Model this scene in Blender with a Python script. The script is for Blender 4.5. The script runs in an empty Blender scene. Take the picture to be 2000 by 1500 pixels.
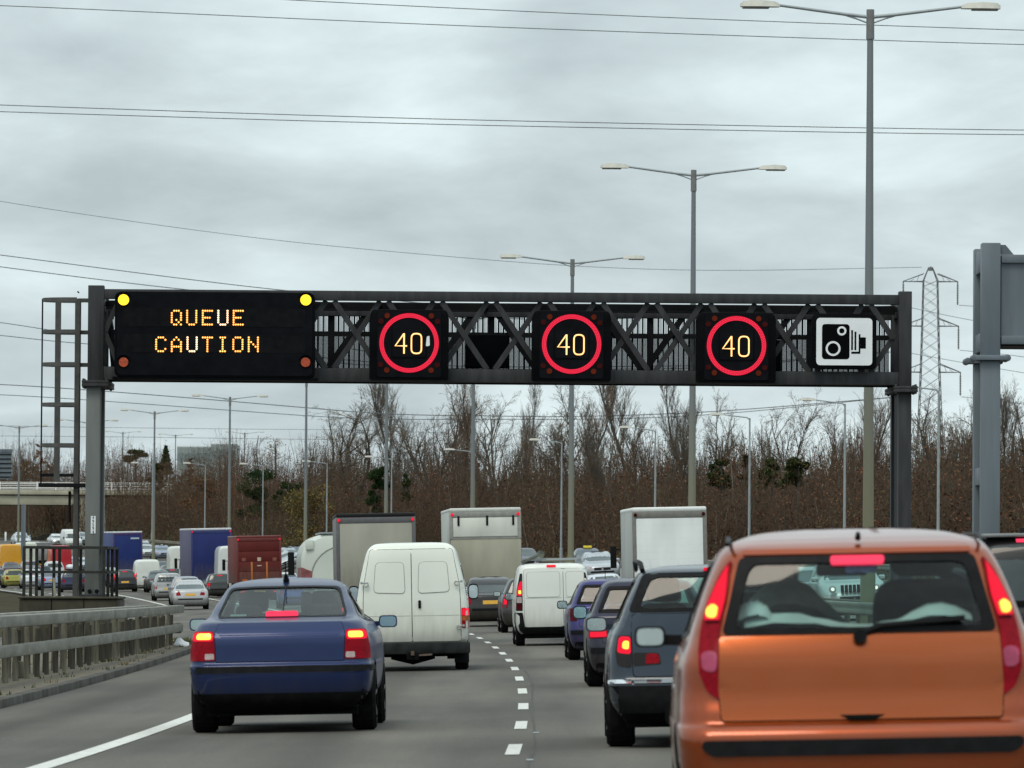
import bpy, bmesh, math, random
import numpy as np
from mathutils import Vector, Matrix
from mathutils.bvhtree import BVHTree
random.seed(7); np.random.seed(7)
C = bpy.context.scene.collection
R = math.radians

# ------------------------------------------------------------------ camera
F_PX = 11000.0; EYE = Vector((0, 0, 1.525)); PITCH = math.atan(375/F_PX); ROLL = R(0.37)
_f = Vector((0, math.cos(PITCH), math.sin(PITCH)))
_u = Vector((0, -math.sin(PITCH), math.cos(PITCH)))
_r = Vector((1, 0, 0))
CR = _r*math.cos(ROLL) + _u*math.sin(ROLL)
CU = _u*math.cos(ROLL) - _r*math.sin(ROLL)
cam = bpy.data.cameras.new('camera'); camo = bpy.data.objects.new('camera', cam); C.objects.link(camo)
camo.matrix_world = Matrix(((CR.x, CU.x, -_f.x, EYE.x), (CR.y, CU.y, -_f.y, EYE.y), (CR.z, CU.z, -_f.z, EYE.z), (0, 0, 0, 1)))
cam.sensor_width = 36; cam.lens = F_PX/2000*36; cam.clip_start = 1; cam.clip_end = 6000
cam.dof.use_dof = True; cam.dof.focus_distance = 118; cam.dof.aperture_fstop = 10.0
bpy.context.scene.camera = camo

# ------------------------------------------------------------------ world (overcast), sun, exposure
W = bpy.data.worlds.new('World'); bpy.context.scene.world = W; W.use_nodes = True
nt = W.node_tree; N = nt.nodes; L = nt.links; N.clear()
def wn(t, **k):
    n = N.new(t)
    for a, b in k.items(): setattr(n, a, b)
    return n
def wmath(op, a, b=None):
    n = wn('ShaderNodeMath', operation=op)
    for i, v in enumerate((a, b)):
        if v is None: continue
        if isinstance(v, (int, float)): n.inputs[i].default_value = v
        else: L.new(v, n.inputs[i])
    return n.outputs[0]
SUN_EL, SUN_AZ = 56, 205
sky = wn('ShaderNodeTexSky', sky_type='NISHITA'); sky.sun_disc = False
sky.sun_elevation = R(SUN_EL); sky.sun_rotation = R(SUN_AZ); sky.dust_density = 3; sky.air_density = 1.2
tc = wn('ShaderNodeTexCoord'); sp = wn('ShaderNodeSeparateXYZ'); L.new(tc.outputs['Generated'], sp.inputs[0])
zc = wmath('MAXIMUM', sp.outputs[2], 0.0)
den = wmath('ADD', zc, 0.30)
cb = wn('ShaderNodeCombineXYZ'); L.new(wmath('DIVIDE', sp.outputs[0], den), cb.inputs[0]); L.new(wmath('DIVIDE', sp.outputs[1], den), cb.inputs[1])
n1 = wn('ShaderNodeTexNoise'); n1.inputs['Scale'].default_value = 6.2; n1.inputs['Detail'].default_value = 6; n1.inputs['Roughness'].default_value = 0.56; n1.inputs['Distortion'].default_value = 0.25
mp = wn('ShaderNodeMapping'); mp.inputs['Location'].default_value = (3.1, 2.35, 0); mp.inputs['Rotation'].default_value = (0, 0, 0.5); L.new(cb.outputs[0], mp.inputs[0]); L.new(mp.outputs[0], n1.inputs['Vector'])
n2 = wn('ShaderNodeTexNoise'); n2.inputs['Scale'].default_value = 3.2; n2.inputs['Detail'].default_value = 3
mp2 = wn('ShaderNodeMapping'); mp2.inputs['Location'].default_value = (9.3, 1.2, 4); L.new(cb.outputs[0], mp2.inputs[0]); L.new(mp2.outputs[0], n2.inputs['Vector'])
nm = wmath('ADD', wmath('MULTIPLY', n1.outputs[0], 0.6), wmath('MULTIPLY', n2.outputs[0], 0.4))
rp = wn('ShaderNodeValToRGB'); L.new(nm, rp.inputs[0])
e = rp.color_ramp.elements
e[0].position = 0.36; e[0].color = (0.475, 0.56, 0.59, 1)
e[1].position = 0.62; e[1].color = (0.80, 0.925, 0.945, 1)
m_ = e.new(0.485); m_.color = (0.61, 0.71, 0.738, 1)
cie = wmath('ADD', wmath('MULTIPLY', zc, 0.85), 0.98)      # overcast sky brightens evenly towards the zenith
mulc = wn('ShaderNodeMixRGB', blend_type='MULTIPLY'); mulc.inputs[0].default_value = 1
L.new(rp.outputs[0], mulc.inputs[1]); L.new(wmath('MULTIPLY', cie, 10.0), mulc.inputs[2])
mx = wn('ShaderNodeMixRGB'); mx.inputs[0].default_value = 0.94
L.new(sky.outputs[0], mx.inputs[1]); L.new(mulc.outputs[0], mx.inputs[2])
bg = wn('ShaderNodeBackground'); bg.inputs[1].default_value = 0.1
L.new(mx.outputs[0], bg.inputs[0]); ow = wn('ShaderNodeOutputWorld'); L.new(bg.outputs[0], ow.inputs[0])
sl = bpy.data.lights.new('sun', 'SUN'); sl.energy = 1.25; sl.angle = R(22); sl.color = (1, 0.90, 0.76)
so = bpy.data.objects.new('sun', sl); C.objects.link(so)
az = R(SUN_AZ); el = R(SUN_EL)
sdir = Vector((math.sin(az)*math.cos(el), math.cos(az)*math.cos(el), math.sin(el)))
so.rotation_euler = sdir.to_track_quat('Z', 'Y').to_euler(); so.location = (0, -20, 60)
vs = bpy.context.scene.view_settings; vs.view_transform = 'Standard'; vs.look = 'None'; vs.gamma = 1; vs.exposure = 0; vs.use_curve_mapping = False
cy = bpy.context.scene.cycles; cy.max_bounces = 8; cy.transparent_max_bounces = 16; cy.use_denoising = True

# ------------------------------------------------------------------ helpers
def at(px, py, Y):
    """the point at distance Y down the road that lies on this line of sight"""
    d = _f + CR*((px-1000)/F_PX) + CU*((750-py)/F_PX)
    return EYE + d*((Y-EYE.y)/d.y)
def X(px, Y, py=1125): return at(px, py, Y).x
def Z(px, py, Y): return at(px, py, Y).z
K, Y0 = 0.000213, 72.0
def cx(y): return -K*(y-Y0)**2
def sstep(a, b, v):
    t = min(1, max(0, (v-a)/(b-a))); return t*t*(3-2*t)
def G(x, y):
    """ground height; crossfall to the left, the road climbing gently far away"""
    u = x-cx(y)
    yy = min(y, 760)
    z = 0.205*((75-max(y, 20))/51)**2 if y < 75 else 0.0
    z += 0.4*sstep(270, 400, y)
    z += 0.00002*max(0, yy-330)**2
    z += 0.025*max(-14, min(u, 8.6))
    o = sstep(9.0, 12.5, u)
    z += o*(0.1+1.2*sstep(140, 320, y)+.7*sstep(560, 660, y))
    z += 0.22*max(0, min(u-31, 14))
    z += sstep(150, 300, y)*0.16*max(0, min(-u-17, 22))
    return z
def frame(x, y):
    e = 0.6
    t = Vector((cx(y+e)-cx(y-e), 2*e, G(x+cx(y+e)-cx(y), y+e)-G(x+cx(y-e)-cx(y), y-e))).normalized()
    r = Vector((2*e, 0, G(x+e, y)-G(x-e, y))).normalized()
    n = r.cross(t).normalized(); r = t.cross(n)
    return Matrix(((r.x, t.x, n.x), (r.y, t.y, n.y), (r.z, t.z, n.z)))

def pm(name, col, rough=0.5, metal=0.0, coat=0.0, var=0.12, scale=6.0, bump=0.0, stretch=None, col2=None, emit=None, estr=0.0, spec=0.5, detail=4, dirt=None):
    m = bpy.data.materials.new(name); m.use_nodes = True
    t = m.node_tree; b = t.nodes['Principled BSDF']
    if max(col) < .035 and not coat and spec == 0.5: spec = 0.05
    b.inputs['Roughness'].default_value = rough; b.inputs['Metallic'].default_value = metal
    b.inputs['Coat Weight'].default_value = coat; b.inputs['Coat Roughness'].default_value = 0.06
    b.inputs['Specular IOR Level'].default_value = spec
    tcn = t.nodes.new('ShaderNodeTexCoord'); mpn = t.nodes.new('ShaderNodeMapping')
    t.links.new(tcn.outputs['Object'], mpn.inputs[0])
    if stretch: mpn.inputs['Scale'].default_value = stretch
    nz = t.nodes.new('ShaderNodeTexNoise'); nz.inputs['Scale'].default_value = scale; nz.inputs['Detail'].default_value = detail
    t.links.new(mpn.outputs[0], nz.inputs['Vector'])
    rr = t.nodes.new('ShaderNodeValToRGB'); t.links.new(nz.outputs[0], rr.inputs[0])
    c2 = col2 or tuple(min(1, c*(1+var)) for c in col); c1 = tuple(c*(1-var) for c in col) if not col2 else col
    rr.color_ramp.elements[0].position = 0.32; rr.color_ramp.elements[0].color = (*c1, 1)
    rr.color_ramp.elements[1].position = 0.68; rr.color_ramp.elements[1].color = (*c2, 1)
    t.links.new(rr.outputs[0], b.inputs['Base Color'])
    if dirt:        # road film thickening towards the sills: (top height, bottom height, colour, amount)
        sz = t.nodes.new('ShaderNodeSeparateXYZ'); t.links.new(tcn.outputs['Object'], sz.inputs[0])
        n2_ = t.nodes.new('ShaderNodeTexNoise'); n2_.inputs['Scale'].default_value = 3.2; n2_.inputs['Detail'].default_value = 5; mp3 = t.nodes.new('ShaderNodeMapping'); mp3.inputs['Scale'].default_value = (2.4, 1, .55); t.links.new(tcn.outputs['Object'], mp3.inputs[0]); t.links.new(mp3.outputs[0], n2_.inputs['Vector'])
        ma = t.nodes.new('ShaderNodeMath'); ma.operation = 'MULTIPLY_ADD'; ma.inputs[1].default_value = (dirt[0]-dirt[1])*1.1; t.links.new(n2_.outputs[0], ma.inputs[0]); t.links.new(sz.outputs[2], ma.inputs[2])
        mr = t.nodes.new('ShaderNodeMapRange'); mr.inputs[1].default_value = dirt[0]+(dirt[0]-dirt[1])*.5; mr.inputs[2].default_value = dirt[1]+(dirt[0]-dirt[1])*.5; mr.inputs[3].default_value = .04*dirt[3]; mr.inputs[4].default_value = dirt[3]; t.links.new(ma.outputs[0], mr.inputs[0])
        mxd = t.nodes.new('ShaderNodeMixRGB'); mxd.inputs[2].default_value = (*dirt[2], 1); t.links.new(mr.outputs[0], mxd.inputs[0]); t.links.new(rr.outputs[0], mxd.inputs[1]); t.links.new(mxd.outputs[0], b.inputs['Base Color'])
        mq = t.nodes.new('ShaderNodeMath'); mq.operation = 'MULTIPLY_ADD'; mq.inputs[1].default_value = .4; mq.inputs[2].default_value = rough; t.links.new(mr.outputs[0], mq.inputs[0]); t.links.new(mq.outputs[0], b.inputs['Roughness'])
    if bump:
        bn = t.nodes.new('ShaderNodeBump'); bn.inputs['Strength'].default_value = bump; bn.inputs['Distance'].default_value = 0.02
        t.links.new(nz.outputs[0], bn.inputs['Height']); t.links.new(bn.outputs[0], b.inputs['Normal'])
    if emit:
        b.inputs['Emission Color'].default_value = (*emit, 1); b.inputs['Emission Strength'].default_value = estr
    return m
def glass(name, tint, refl=1.0):
    m = bpy.data.materials.new(name); m.use_nodes = True; t = m.node_tree; t.nodes.clear()
    o = t.nodes.new('ShaderNodeOutputMaterial'); mi = t.nodes.new('ShaderNodeMixShader')
    tr = t.nodes.new('ShaderNodeBsdfTransparent'); gl = t.nodes.new('ShaderNodeBsdfGlossy'); fr = t.nodes.new('ShaderNodeFresnel')
    nz = t.nodes.new('ShaderNodeTexNoise'); nz.inputs['Scale'].default_value = 3; rr = t.nodes.new('ShaderNodeValToRGB')
    rr.color_ramp.elements[0].color = (*[c*0.93 for c in tint], 1); rr.color_ramp.elements[1].color = (*tint, 1)
    t.links.new(nz.outputs[0], rr.inputs[0]); t.links.new(rr.outputs[0], tr.inputs[0])
    gl.inputs['Roughness'].default_value = 0.04; fr.inputs[0].default_value = 1.5
    mu = t.nodes.new('ShaderNodeMath'); mu.operation = 'MULTIPLY'; mu.inputs[1].default_value = refl
    t.links.new(fr.outputs[0], mu.inputs[0]); t.links.new(mu.outputs[0], mi.inputs[0])
    t.links.new(tr.outputs[0], mi.inputs[1]); t.links.new(gl.outputs[0], mi.inputs[2]); t.links.new(mi.outputs[0], o.inputs[0])
    return m

def link(name, me, parent=None, mat=None):
    o = bpy.data.objects.new(name, me); C.objects.link(o)
    if parent: o.parent = parent
    if mat is not None and me is not None and not me.materials: me.materials.append(mat)
    return o
def tag(o, label, cat=None, group=None):
    o['label'] = label
    if cat: o['category'] = cat
    if group: o['group'] = group
    return o
def thing(name, label, cat, loc=(0, 0, 0), rot=None, group=None):
    o = bpy.data.objects.new(name, None); C.objects.link(o); o.location = loc; o.empty_display_size = 0.3
    if rot is not None: o.rotation_euler = rot.to_euler() if isinstance(rot, Matrix) else rot
    return tag(o, label, cat, group)
def kind(o, k): o['kind'] = k; return o
def to_mesh(name, bm, smooth=False, ang=None):
    me = bpy.data.meshes.new(name); bm.normal_update(); bm.to_mesh(me); bm.free()
    if smooth:
        me.polygons.foreach_set('use_smooth', [True]*len(me.polygons))
        if ang: me.set_sharp_from_angle(angle=R(ang))
    return me
def np_mesh(name, v, f, mi=None, smooth=False):
    """mesh from numpy arrays; every face has the same corner count"""
    me = bpy.data.meshes.new(name); v = np.asarray(v, np.float32); f = np.asarray(f, np.int32); k = f.shape[1]
    me.vertices.add(len(v)); me.vertices.foreach_set('co', v.ravel())
    me.loops.add(f.size); me.loops.foreach_set('vertex_index', f.ravel())
    me.polygons.add(len(f)); me.polygons.foreach_set('loop_start', np.arange(0, f.size, k, dtype=np.int32))
    if mi is not None: me.polygons.foreach_set('material_index', np.asarray(mi, np.int32))
    if smooth: me.polygons.foreach_set('use_smooth', np.ones(len(f), bool))
    me.update(calc_edges=True); return me
class MB:
    def __init__(s): s.v = []; s.f = []
    def add(s, vs_, fs_):
        b = len(s.v); s.v += [tuple(v) for v in vs_]; s.f += [tuple(i+b for i in f) for f in fs_]; return s
    def box(s, x0, x1, y0, y1, z0, z1):
        return s.add([(x0, y0, z0), (x1, y0, z0), (x1, y1, z0), (x0, y1, z0), (x0, y0, z1), (x1, y0, z1), (x1, y1, z1), (x0, y1, z1)],
                     [(3, 2, 1, 0), (4, 5, 6, 7), (0, 1, 5, 4), (1, 2, 6, 5), (2, 3, 7, 6), (3, 0, 4, 7)])
    def bar(s, p, q, w, h=None, up=(0, 0, 1)):
        p, q = Vector(p), Vector(q); h = h or w; d = (q-p).normalized(); a = d.cross(Vector(up))
        if a.length < 1e-4: a = d.cross(Vector((1, 0, 0)))
        a.normalize(); b = a.cross(d); vs_ = []
        for c in (p, q):
            for i, j in ((-1, -1), (1, -1), (1, 1), (-1, 1)): vs_.append(c+a*(w/2*i)+b*(h/2*j))
        return s.add(vs_, [(3, 2, 1, 0), (4, 5, 6, 7), (0, 1, 5, 4), (1, 2, 6, 5), (2, 3, 7, 6), (3, 0, 4, 7)])
    def tube(s, pts, rad, n=8, cap=True):
        pts = [Vector(p) for p in pts]; k = len(pts)
        if not hasattr(rad, '__len__'): rad = [rad]*k
        vs_ = []; fs_ = []; pa = None
        for i, p in enumerate(pts):
            d = (pts[min(i+1, k-1)]-pts[max(i-1, 0)]).normalized()
            if pa is None:
                pa = d.cross(Vector((0, 0, 1)))
                if pa.length < 1e-3: pa = Vector((1, 0, 0))
            pa = (pa-d*pa.dot(d)).normalized(); b = d.cross(pa)
            for j in range(n):
                t = 2*math.pi*j/n; vs_.append(p+pa*(rad[i]*math.cos(t))+b*(rad[i]*math.sin(t)))
        for i in range(k-1):
            for j in range(n): fs_.append((i*n+j, i*n+(j+1) % n, (i+1)*n+(j+1) % n, (i+1)*n+j))
        if cap: fs_ += [tuple(range(n-1, -1, -1)), tuple(range((k-1)*n, k*n))]
        return s.add(vs_, fs_)
    def prism(s, ol, y0, y1):          # outline in (x,z), pushed along y
        n = len(ol); return s.add([(x, y0, z) for x, z in ol]+[(x, y1, z) for x, z in ol],
            [tuple(range(n)), tuple(range(2*n-1, n-1, -1))]+[(i, i+n, (i+1) % n+n, (i+1) % n) for i in range(n)])
    def ringprism(s, a, b, y0, y1):    # ring between outlines a (outer) and b (inner)
        n = len(a); V = []
        for y in (y0, y1): V += [(x, y, z) for x, z in a]+[(x, y, z) for x, z in b]
        fs_ = []
        for i in range(n):
            j = (i+1) % n
            fs_ += [(i, j, n+j, n+i), (2*n+j, 2*n+i, 3*n+i, 3*n+j), (i, 2*n+i, 2*n+j, j), (n+j, 3*n+j, 3*n+i, n+i)]
        return s.add(V, fs_)
    def disc(s, x, y, z, r, n=10, t=0.01): return s.prism([(x+r*math.cos(2*math.pi*i/n), z+r*math.sin(2*math.pi*i/n)) for i in range(n)], y-t, y)
    def mesh(s, name, smooth=False, bevel=0, ang=35):
        bm = bmesh.new(); vv = [bm.verts.new(v) for v in s.v]
        for f in s.f:
            try: bm.faces.new([vv[i] for i in f])
            except ValueError: pass
        bmesh.ops.recalc_face_normals(bm, faces=bm.faces)
        if bevel:
            ed = [e for e in bm.edges if len(e.link_faces) == 2 and e.calc_face_angle(0) > 0.6]
            bmesh.ops.bevel(bm, geom=ed, offset=bevel, segments=2, affect='EDGES', profile=0.5)
            smooth = True
        return to_mesh(name, bm, smooth, ang if smooth else None)
    def build(s, name, mat, parent=None, smooth=False, bevel=0): return link(name, s.mesh(name, smooth, bevel), parent, mat)
def copy_tree(o, parent=None):
    c = o.copy(); C.objects.link(c); c.parent = parent
    for ch in list(o.children): copy_tree(ch, c)
    return c
def circ(x, z, r, n=24, rz=None): return [(x+r*math.cos(2*math.pi*i/n), z+(rz or r)*math.sin(2*math.pi*i/n)) for i in range(n)]
def rpoly(pts, r=0.03, n=4):
    """polygon with rounded corners"""
    out = []; k = len(pts)
    for i in range(k):
        rr = r[i] if hasattr(r, '__len__') else r
        p0, p, p1 = Vector(pts[i-1]), Vector(pts[i]), Vector(pts[(i+1) % k])
        a, b = p0-p, p1-p; m = min(rr, a.length*0.45, b.length*0.45)
        a = p+a.normalized()*m; b = p+b.normalized()*m
        for j in range(n+1):
            t = j/n; q = a*(1-t)**2+p*(2*t*(1-t))+b*t*t; out.append((q.x, q.y))
    return out
def rrect(x0, z0, x1, z1, r=0.03, n=4): return rpoly([(x0, z0), (x1, z0), (x1, z1), (x0, z1)], r, n)
def inset(ol, d):
    k = len(ol); c = Vector((sum(p[0] for p in ol)/k, sum(p[1] for p in ol)/k)); out = []
    for i in range(k):
        a, p, b = Vector(ol[i-1]), Vector(ol[i]), Vector(ol[(i+1) % k])
        t = (b-a).normalized(); n = Vector((-t.y, t.x))
        if n.dot(c-p) < 0: n = -n
        q = p+n*d; out.append((q.x, q.y))
    return out

def pchip(t, y, tt):
    t = np.asarray(t, float); y = np.asarray(y, float); h = np.diff(t); dl = np.diff(y)/h; d = np.zeros_like(y)
    for i in range(1, len(y)-1):
        if dl[i-1]*dl[i] > 0: d[i] = 2*dl[i-1]*dl[i]/(dl[i-1]+dl[i])
    d[0] = dl[0]; d[-1] = dl[-1]
    k = np.clip(np.searchsorted(t, tt)-1, 0, len(h)-1); s = (tt-t[k])/h[k]; hh = h[k]
    return (2*s**3-3*s**2+1)*y[k]+(s**3-2*s**2+s)*hh*d[k]+(-2*s**3+3*s**2)*y[k+1]+(s**3-s**2)*hh*d[k+1]
# ------------------------------------------------------------------ materials
M = {}
M['asphalt'] = None
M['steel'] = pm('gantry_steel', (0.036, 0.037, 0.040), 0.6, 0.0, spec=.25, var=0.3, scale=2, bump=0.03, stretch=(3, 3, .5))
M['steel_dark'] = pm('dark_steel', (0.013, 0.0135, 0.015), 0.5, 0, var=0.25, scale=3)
M['steel_mid'] = pm('ladder_steel', (0.075, 0.075, 0.07), 0.6, var=.15)
M['steel_pale'] = pm('pale_column_paint', (0.15, 0.163, 0.155), 0.6, var=0.14, scale=1.5, stretch=(2, 2, 0.5), bump=0.03)
M['steel_blue'] = pm('blue_grey_paint', (0.118, 0.145, 0.168), 0.5, var=0.16, scale=1.2, bump=0.03, stretch=(3, 3, .4))
M['sign_black'] = pm('sign_case', (0.0032, 0.0036, 0.0048), 0.6, var=0.3, scale=3)
M['sign_face'] = pm('sign_face', (0.0050, 0.0058, 0.008), 0.6, var=0.3, scale=4)
M['amber_on'] = pm('lit_amber_lamp', (0.8, 0.4, 0.02), 0.3, emit=(1.0, 0.72, 0.02), estr=1.5)
M['led'] = pm('lit_display_dot', (0.8, 0.3, 0.05), 0.4, emit=(1.0, 0.34, 0.035), estr=1.5)
M['led_white'] = pm('lit_display_dot_pale', (0.8, 0.5, 0.3), 0.4, emit=(1.0, 0.68, 0.42), estr=1.7)
M['led_core'] = pm('lit_display_dot_core', (0.8, 0.7, 0.3), 0.4, emit=(1.0, 0.78, 0.28), estr=1.3)
M['digit'] = pm('lit_digit', (0.8, 0.5, 0.2), 0.4, emit=(1.0, 0.66, 0.25), estr=1.4)
M['digit_edge'] = pm('lit_digit_edge', (0.6, 0.3, 0.1), 0.4, emit=(0.75, 0.26, 0.04), estr=0.9)
M['ring'] = pm('lit_red_ring', (0.2, 0.005, 0.015), 0.4, spec=.05, emit=(0.50, 0.006, 0.022), estr=1.0)
M['ring_dot'] = pm('lit_red_dot', (0.2, 0.005, 0.015), 0.4, spec=.05, emit=(0.95, 0.05, 0.11), estr=1.1)
M['lens_red'] = pm('unlit_red_lens', (0.05, 0.004, 0.004), 0.4, spec=.08, var=0.2)
M['lens_amber'] = pm('unlit_amber_lens', (0.13, 0.016, 0.005), 0.4, spec=.08, var=0.2)
M['lens_orange'] = pm('dim_orange_lens', (0.42, 0.06, 0.015), 0.3, var=0.3, scale=20)
M['sign_white'] = pm('sign_white', (0.80, 0.83, 0.85), 0.45, var=0.06, scale=2)
M['ink'] = pm('sign_ink', (0.0015, 0.0015, 0.002), 0.5)
M['concrete'] = pm('concrete', (0.15, 0.155, 0.135), 0.9, var=0.28, scale=3, bump=0.2)
M['concrete_dark'] = pm('stained_concrete', (0.048, 0.043, 0.029), 0.95, var=0.5, scale=2.2, bump=0.3)
M['cream_concrete'] = pm('pale_concrete', (0.40, 0.38, 0.29), 0.9, var=0.15, scale=0.6, bump=0.1)
M['timber'] = pm('weathered_timber', (0.13, 0.125, 0.095), 0.9, var=0.5, scale=4, stretch=(3, 3, 0.6), bump=0.3)
M['rail_grey'] = pm('weathered_rail', (0.195, 0.19, 0.162), 0.8, var=0.2, scale=1.2, stretch=(6, 1, 6), bump=0.08)
M['galv'] = pm('galvanised_steel', (0.30, 0.33, 0.34), 0.5, 0.2, var=0.12, scale=3)
M['white_rail'] = pm('white_rail', (0.75, 0.76, 0.74), 0.5, var=0.06)
M['lamp_head'] = pm('lamp_head', (0.55, 0.54, 0.48), 0.5, var=0.1)
M['lamp_under'] = pm('lamp_bowl', (0.20, 0.20, 0.17), 0.3, var=0.1)
M['wire'] = pm('cable', (0.10, 0.11, 0.12), 0.6)
M['lattice'] = pm('lattice_steel', (0.11, 0.118, 0.122), 0.6, var=0.1)
M['tyre'] = pm('tyre_rubber', (0.012, 0.012, 0.012), 0.85, var=0.3, scale=20)
M['rim'] = pm('wheel_rim', (0.16, 0.165, 0.17), 0.4, 0.6)
M['under'] = pm('underbody', (0.008, 0.008, 0.008), 0.9, var=0.4)
M['trim'] = pm('black_plastic', (0.014, 0.014, 0.015), 0.45, var=0.2, scale=14, bump=0.02)
M['gap'] = pm('panel_gap', (0.006, 0.006, 0.006), 0.8)
M['red_lens'] = pm('red_lens', (0.24, 0.004, 0.012), 0.3, spec=.08, var=0.2, scale=30)
M['red_lens_dark'] = pm('dark_red_lens', (0.07, 0.003, 0.006), 0.3, spec=.08, var=0.2, scale=30)
M['smoke_lens'] = pm('smoked_lens', (0.012, 0.007, 0.006), 0.15, spec=.3)
M['clear_lens'] = pm('clear_lens', (0.42, 0.32, 0.31), 0.15, coat=0.6, var=0.15, scale=30)
M['pink_lens'] = pm('pink_lens', (0.36, 0.05, 0.11), 0.2, spec=.3, var=0.2, scale=12)
M['orange_lens'] = pm('orange_lens', (0.42, 0.10, 0.015), 0.15, coat=0.5)
M['red_on'] = pm('lit_red_lamp', (0.2, 0.004, 0.008), 0.4, spec=.05, emit=(0.80, 0.012, 0.040), estr=1.0)
M['pink_on'] = pm('lit_pink_lamp', (0.3, 0.02, 0.04), 0.4, spec=.05, emit=(0.95, 0.05, 0.115), estr=1.0)
M['yellow_on'] = pm('lit_lamp_core', (0.8, 0.5, 0.1), 0.3, emit=(1.0, 0.60, 0.03), estr=1.25)
M['head_on'] = pm('lit_headlamp', (0.8, 0.8, 0.7), 0.3, emit=(1, 0.93, 0.75), estr=1.6)
M['chrome'] = pm('chrome', (0.62, 0.63, 0.64), 0.12, 1.0)
M['mirror'] = pm('mirror_glass', (0.55, 0.62, 0.63), 0.05, 1.0)
M['plate'] = pm('yellow_plate', (0.62, 0.33, 0.02), 0.5, var=0.15, scale=30)
M['fabric'] = pm('dark_seat_fabric', (0.018, 0.02, 0.022), 0.95, var=0.3, scale=30)
M['fabric_pale'] = pm('pale_seat_fabric', (0.27, 0.29, 0.24), 0.95, var=0.2, scale=8)
M['cabin'] = pm('cabin_trim', (0.03, 0.035, 0.036), 0.9, var=0.2)
M['white_cloth'] = pm('white_cloth', (0.80, 0.86, 0.84), 0.9, var=0.12, scale=6, bump=0.2)
M['sticker'] = pm('blue_sticker', (0.10, 0.17, 0.42), 0.5, var=0.5, scale=28)
M['window'] = pm('tinted_window', (0.035, 0.048, 0.05), 0.06, 0.0, spec=0.55, var=0.3, scale=1.2)
M['window_pale'] = pm('pale_window', (0.06, 0.082, 0.088), 0.08, 0.0, spec=0.7, var=0.25, scale=1.6)
M['glass'] = glass('car_glass', (0.70, 0.89, 0.86), 0.85)
M['glass_dark'] = glass('smoked_car_glass', (0.46, 0.58, 0.57), 0.9)
M['bag'] = pm('plastic_bag', (0.75, 0.77, 0.8), 0.4, var=0.1, scale=30)
M['hand_skin'] = pm('skin', (0.45, 0.25, 0.17), 0.6)
M['soil'] = pm('verge_soil', (0.075, 0.065, 0.05), 0.95, var=0.35, scale=2.5, bump=0.4, col2=(0.11, 0.105, 0.07))
def paint(name, col, metal=0.25, rough=0.32, coat=0.35, var=0.05):
    if name not in M: M[name] = pm(name, col, rough, metal, coat, var=var, scale=2.0, spec=.3, dirt=(.75, .2, (.09, .08, .065), .55))
    return M[name]
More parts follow.
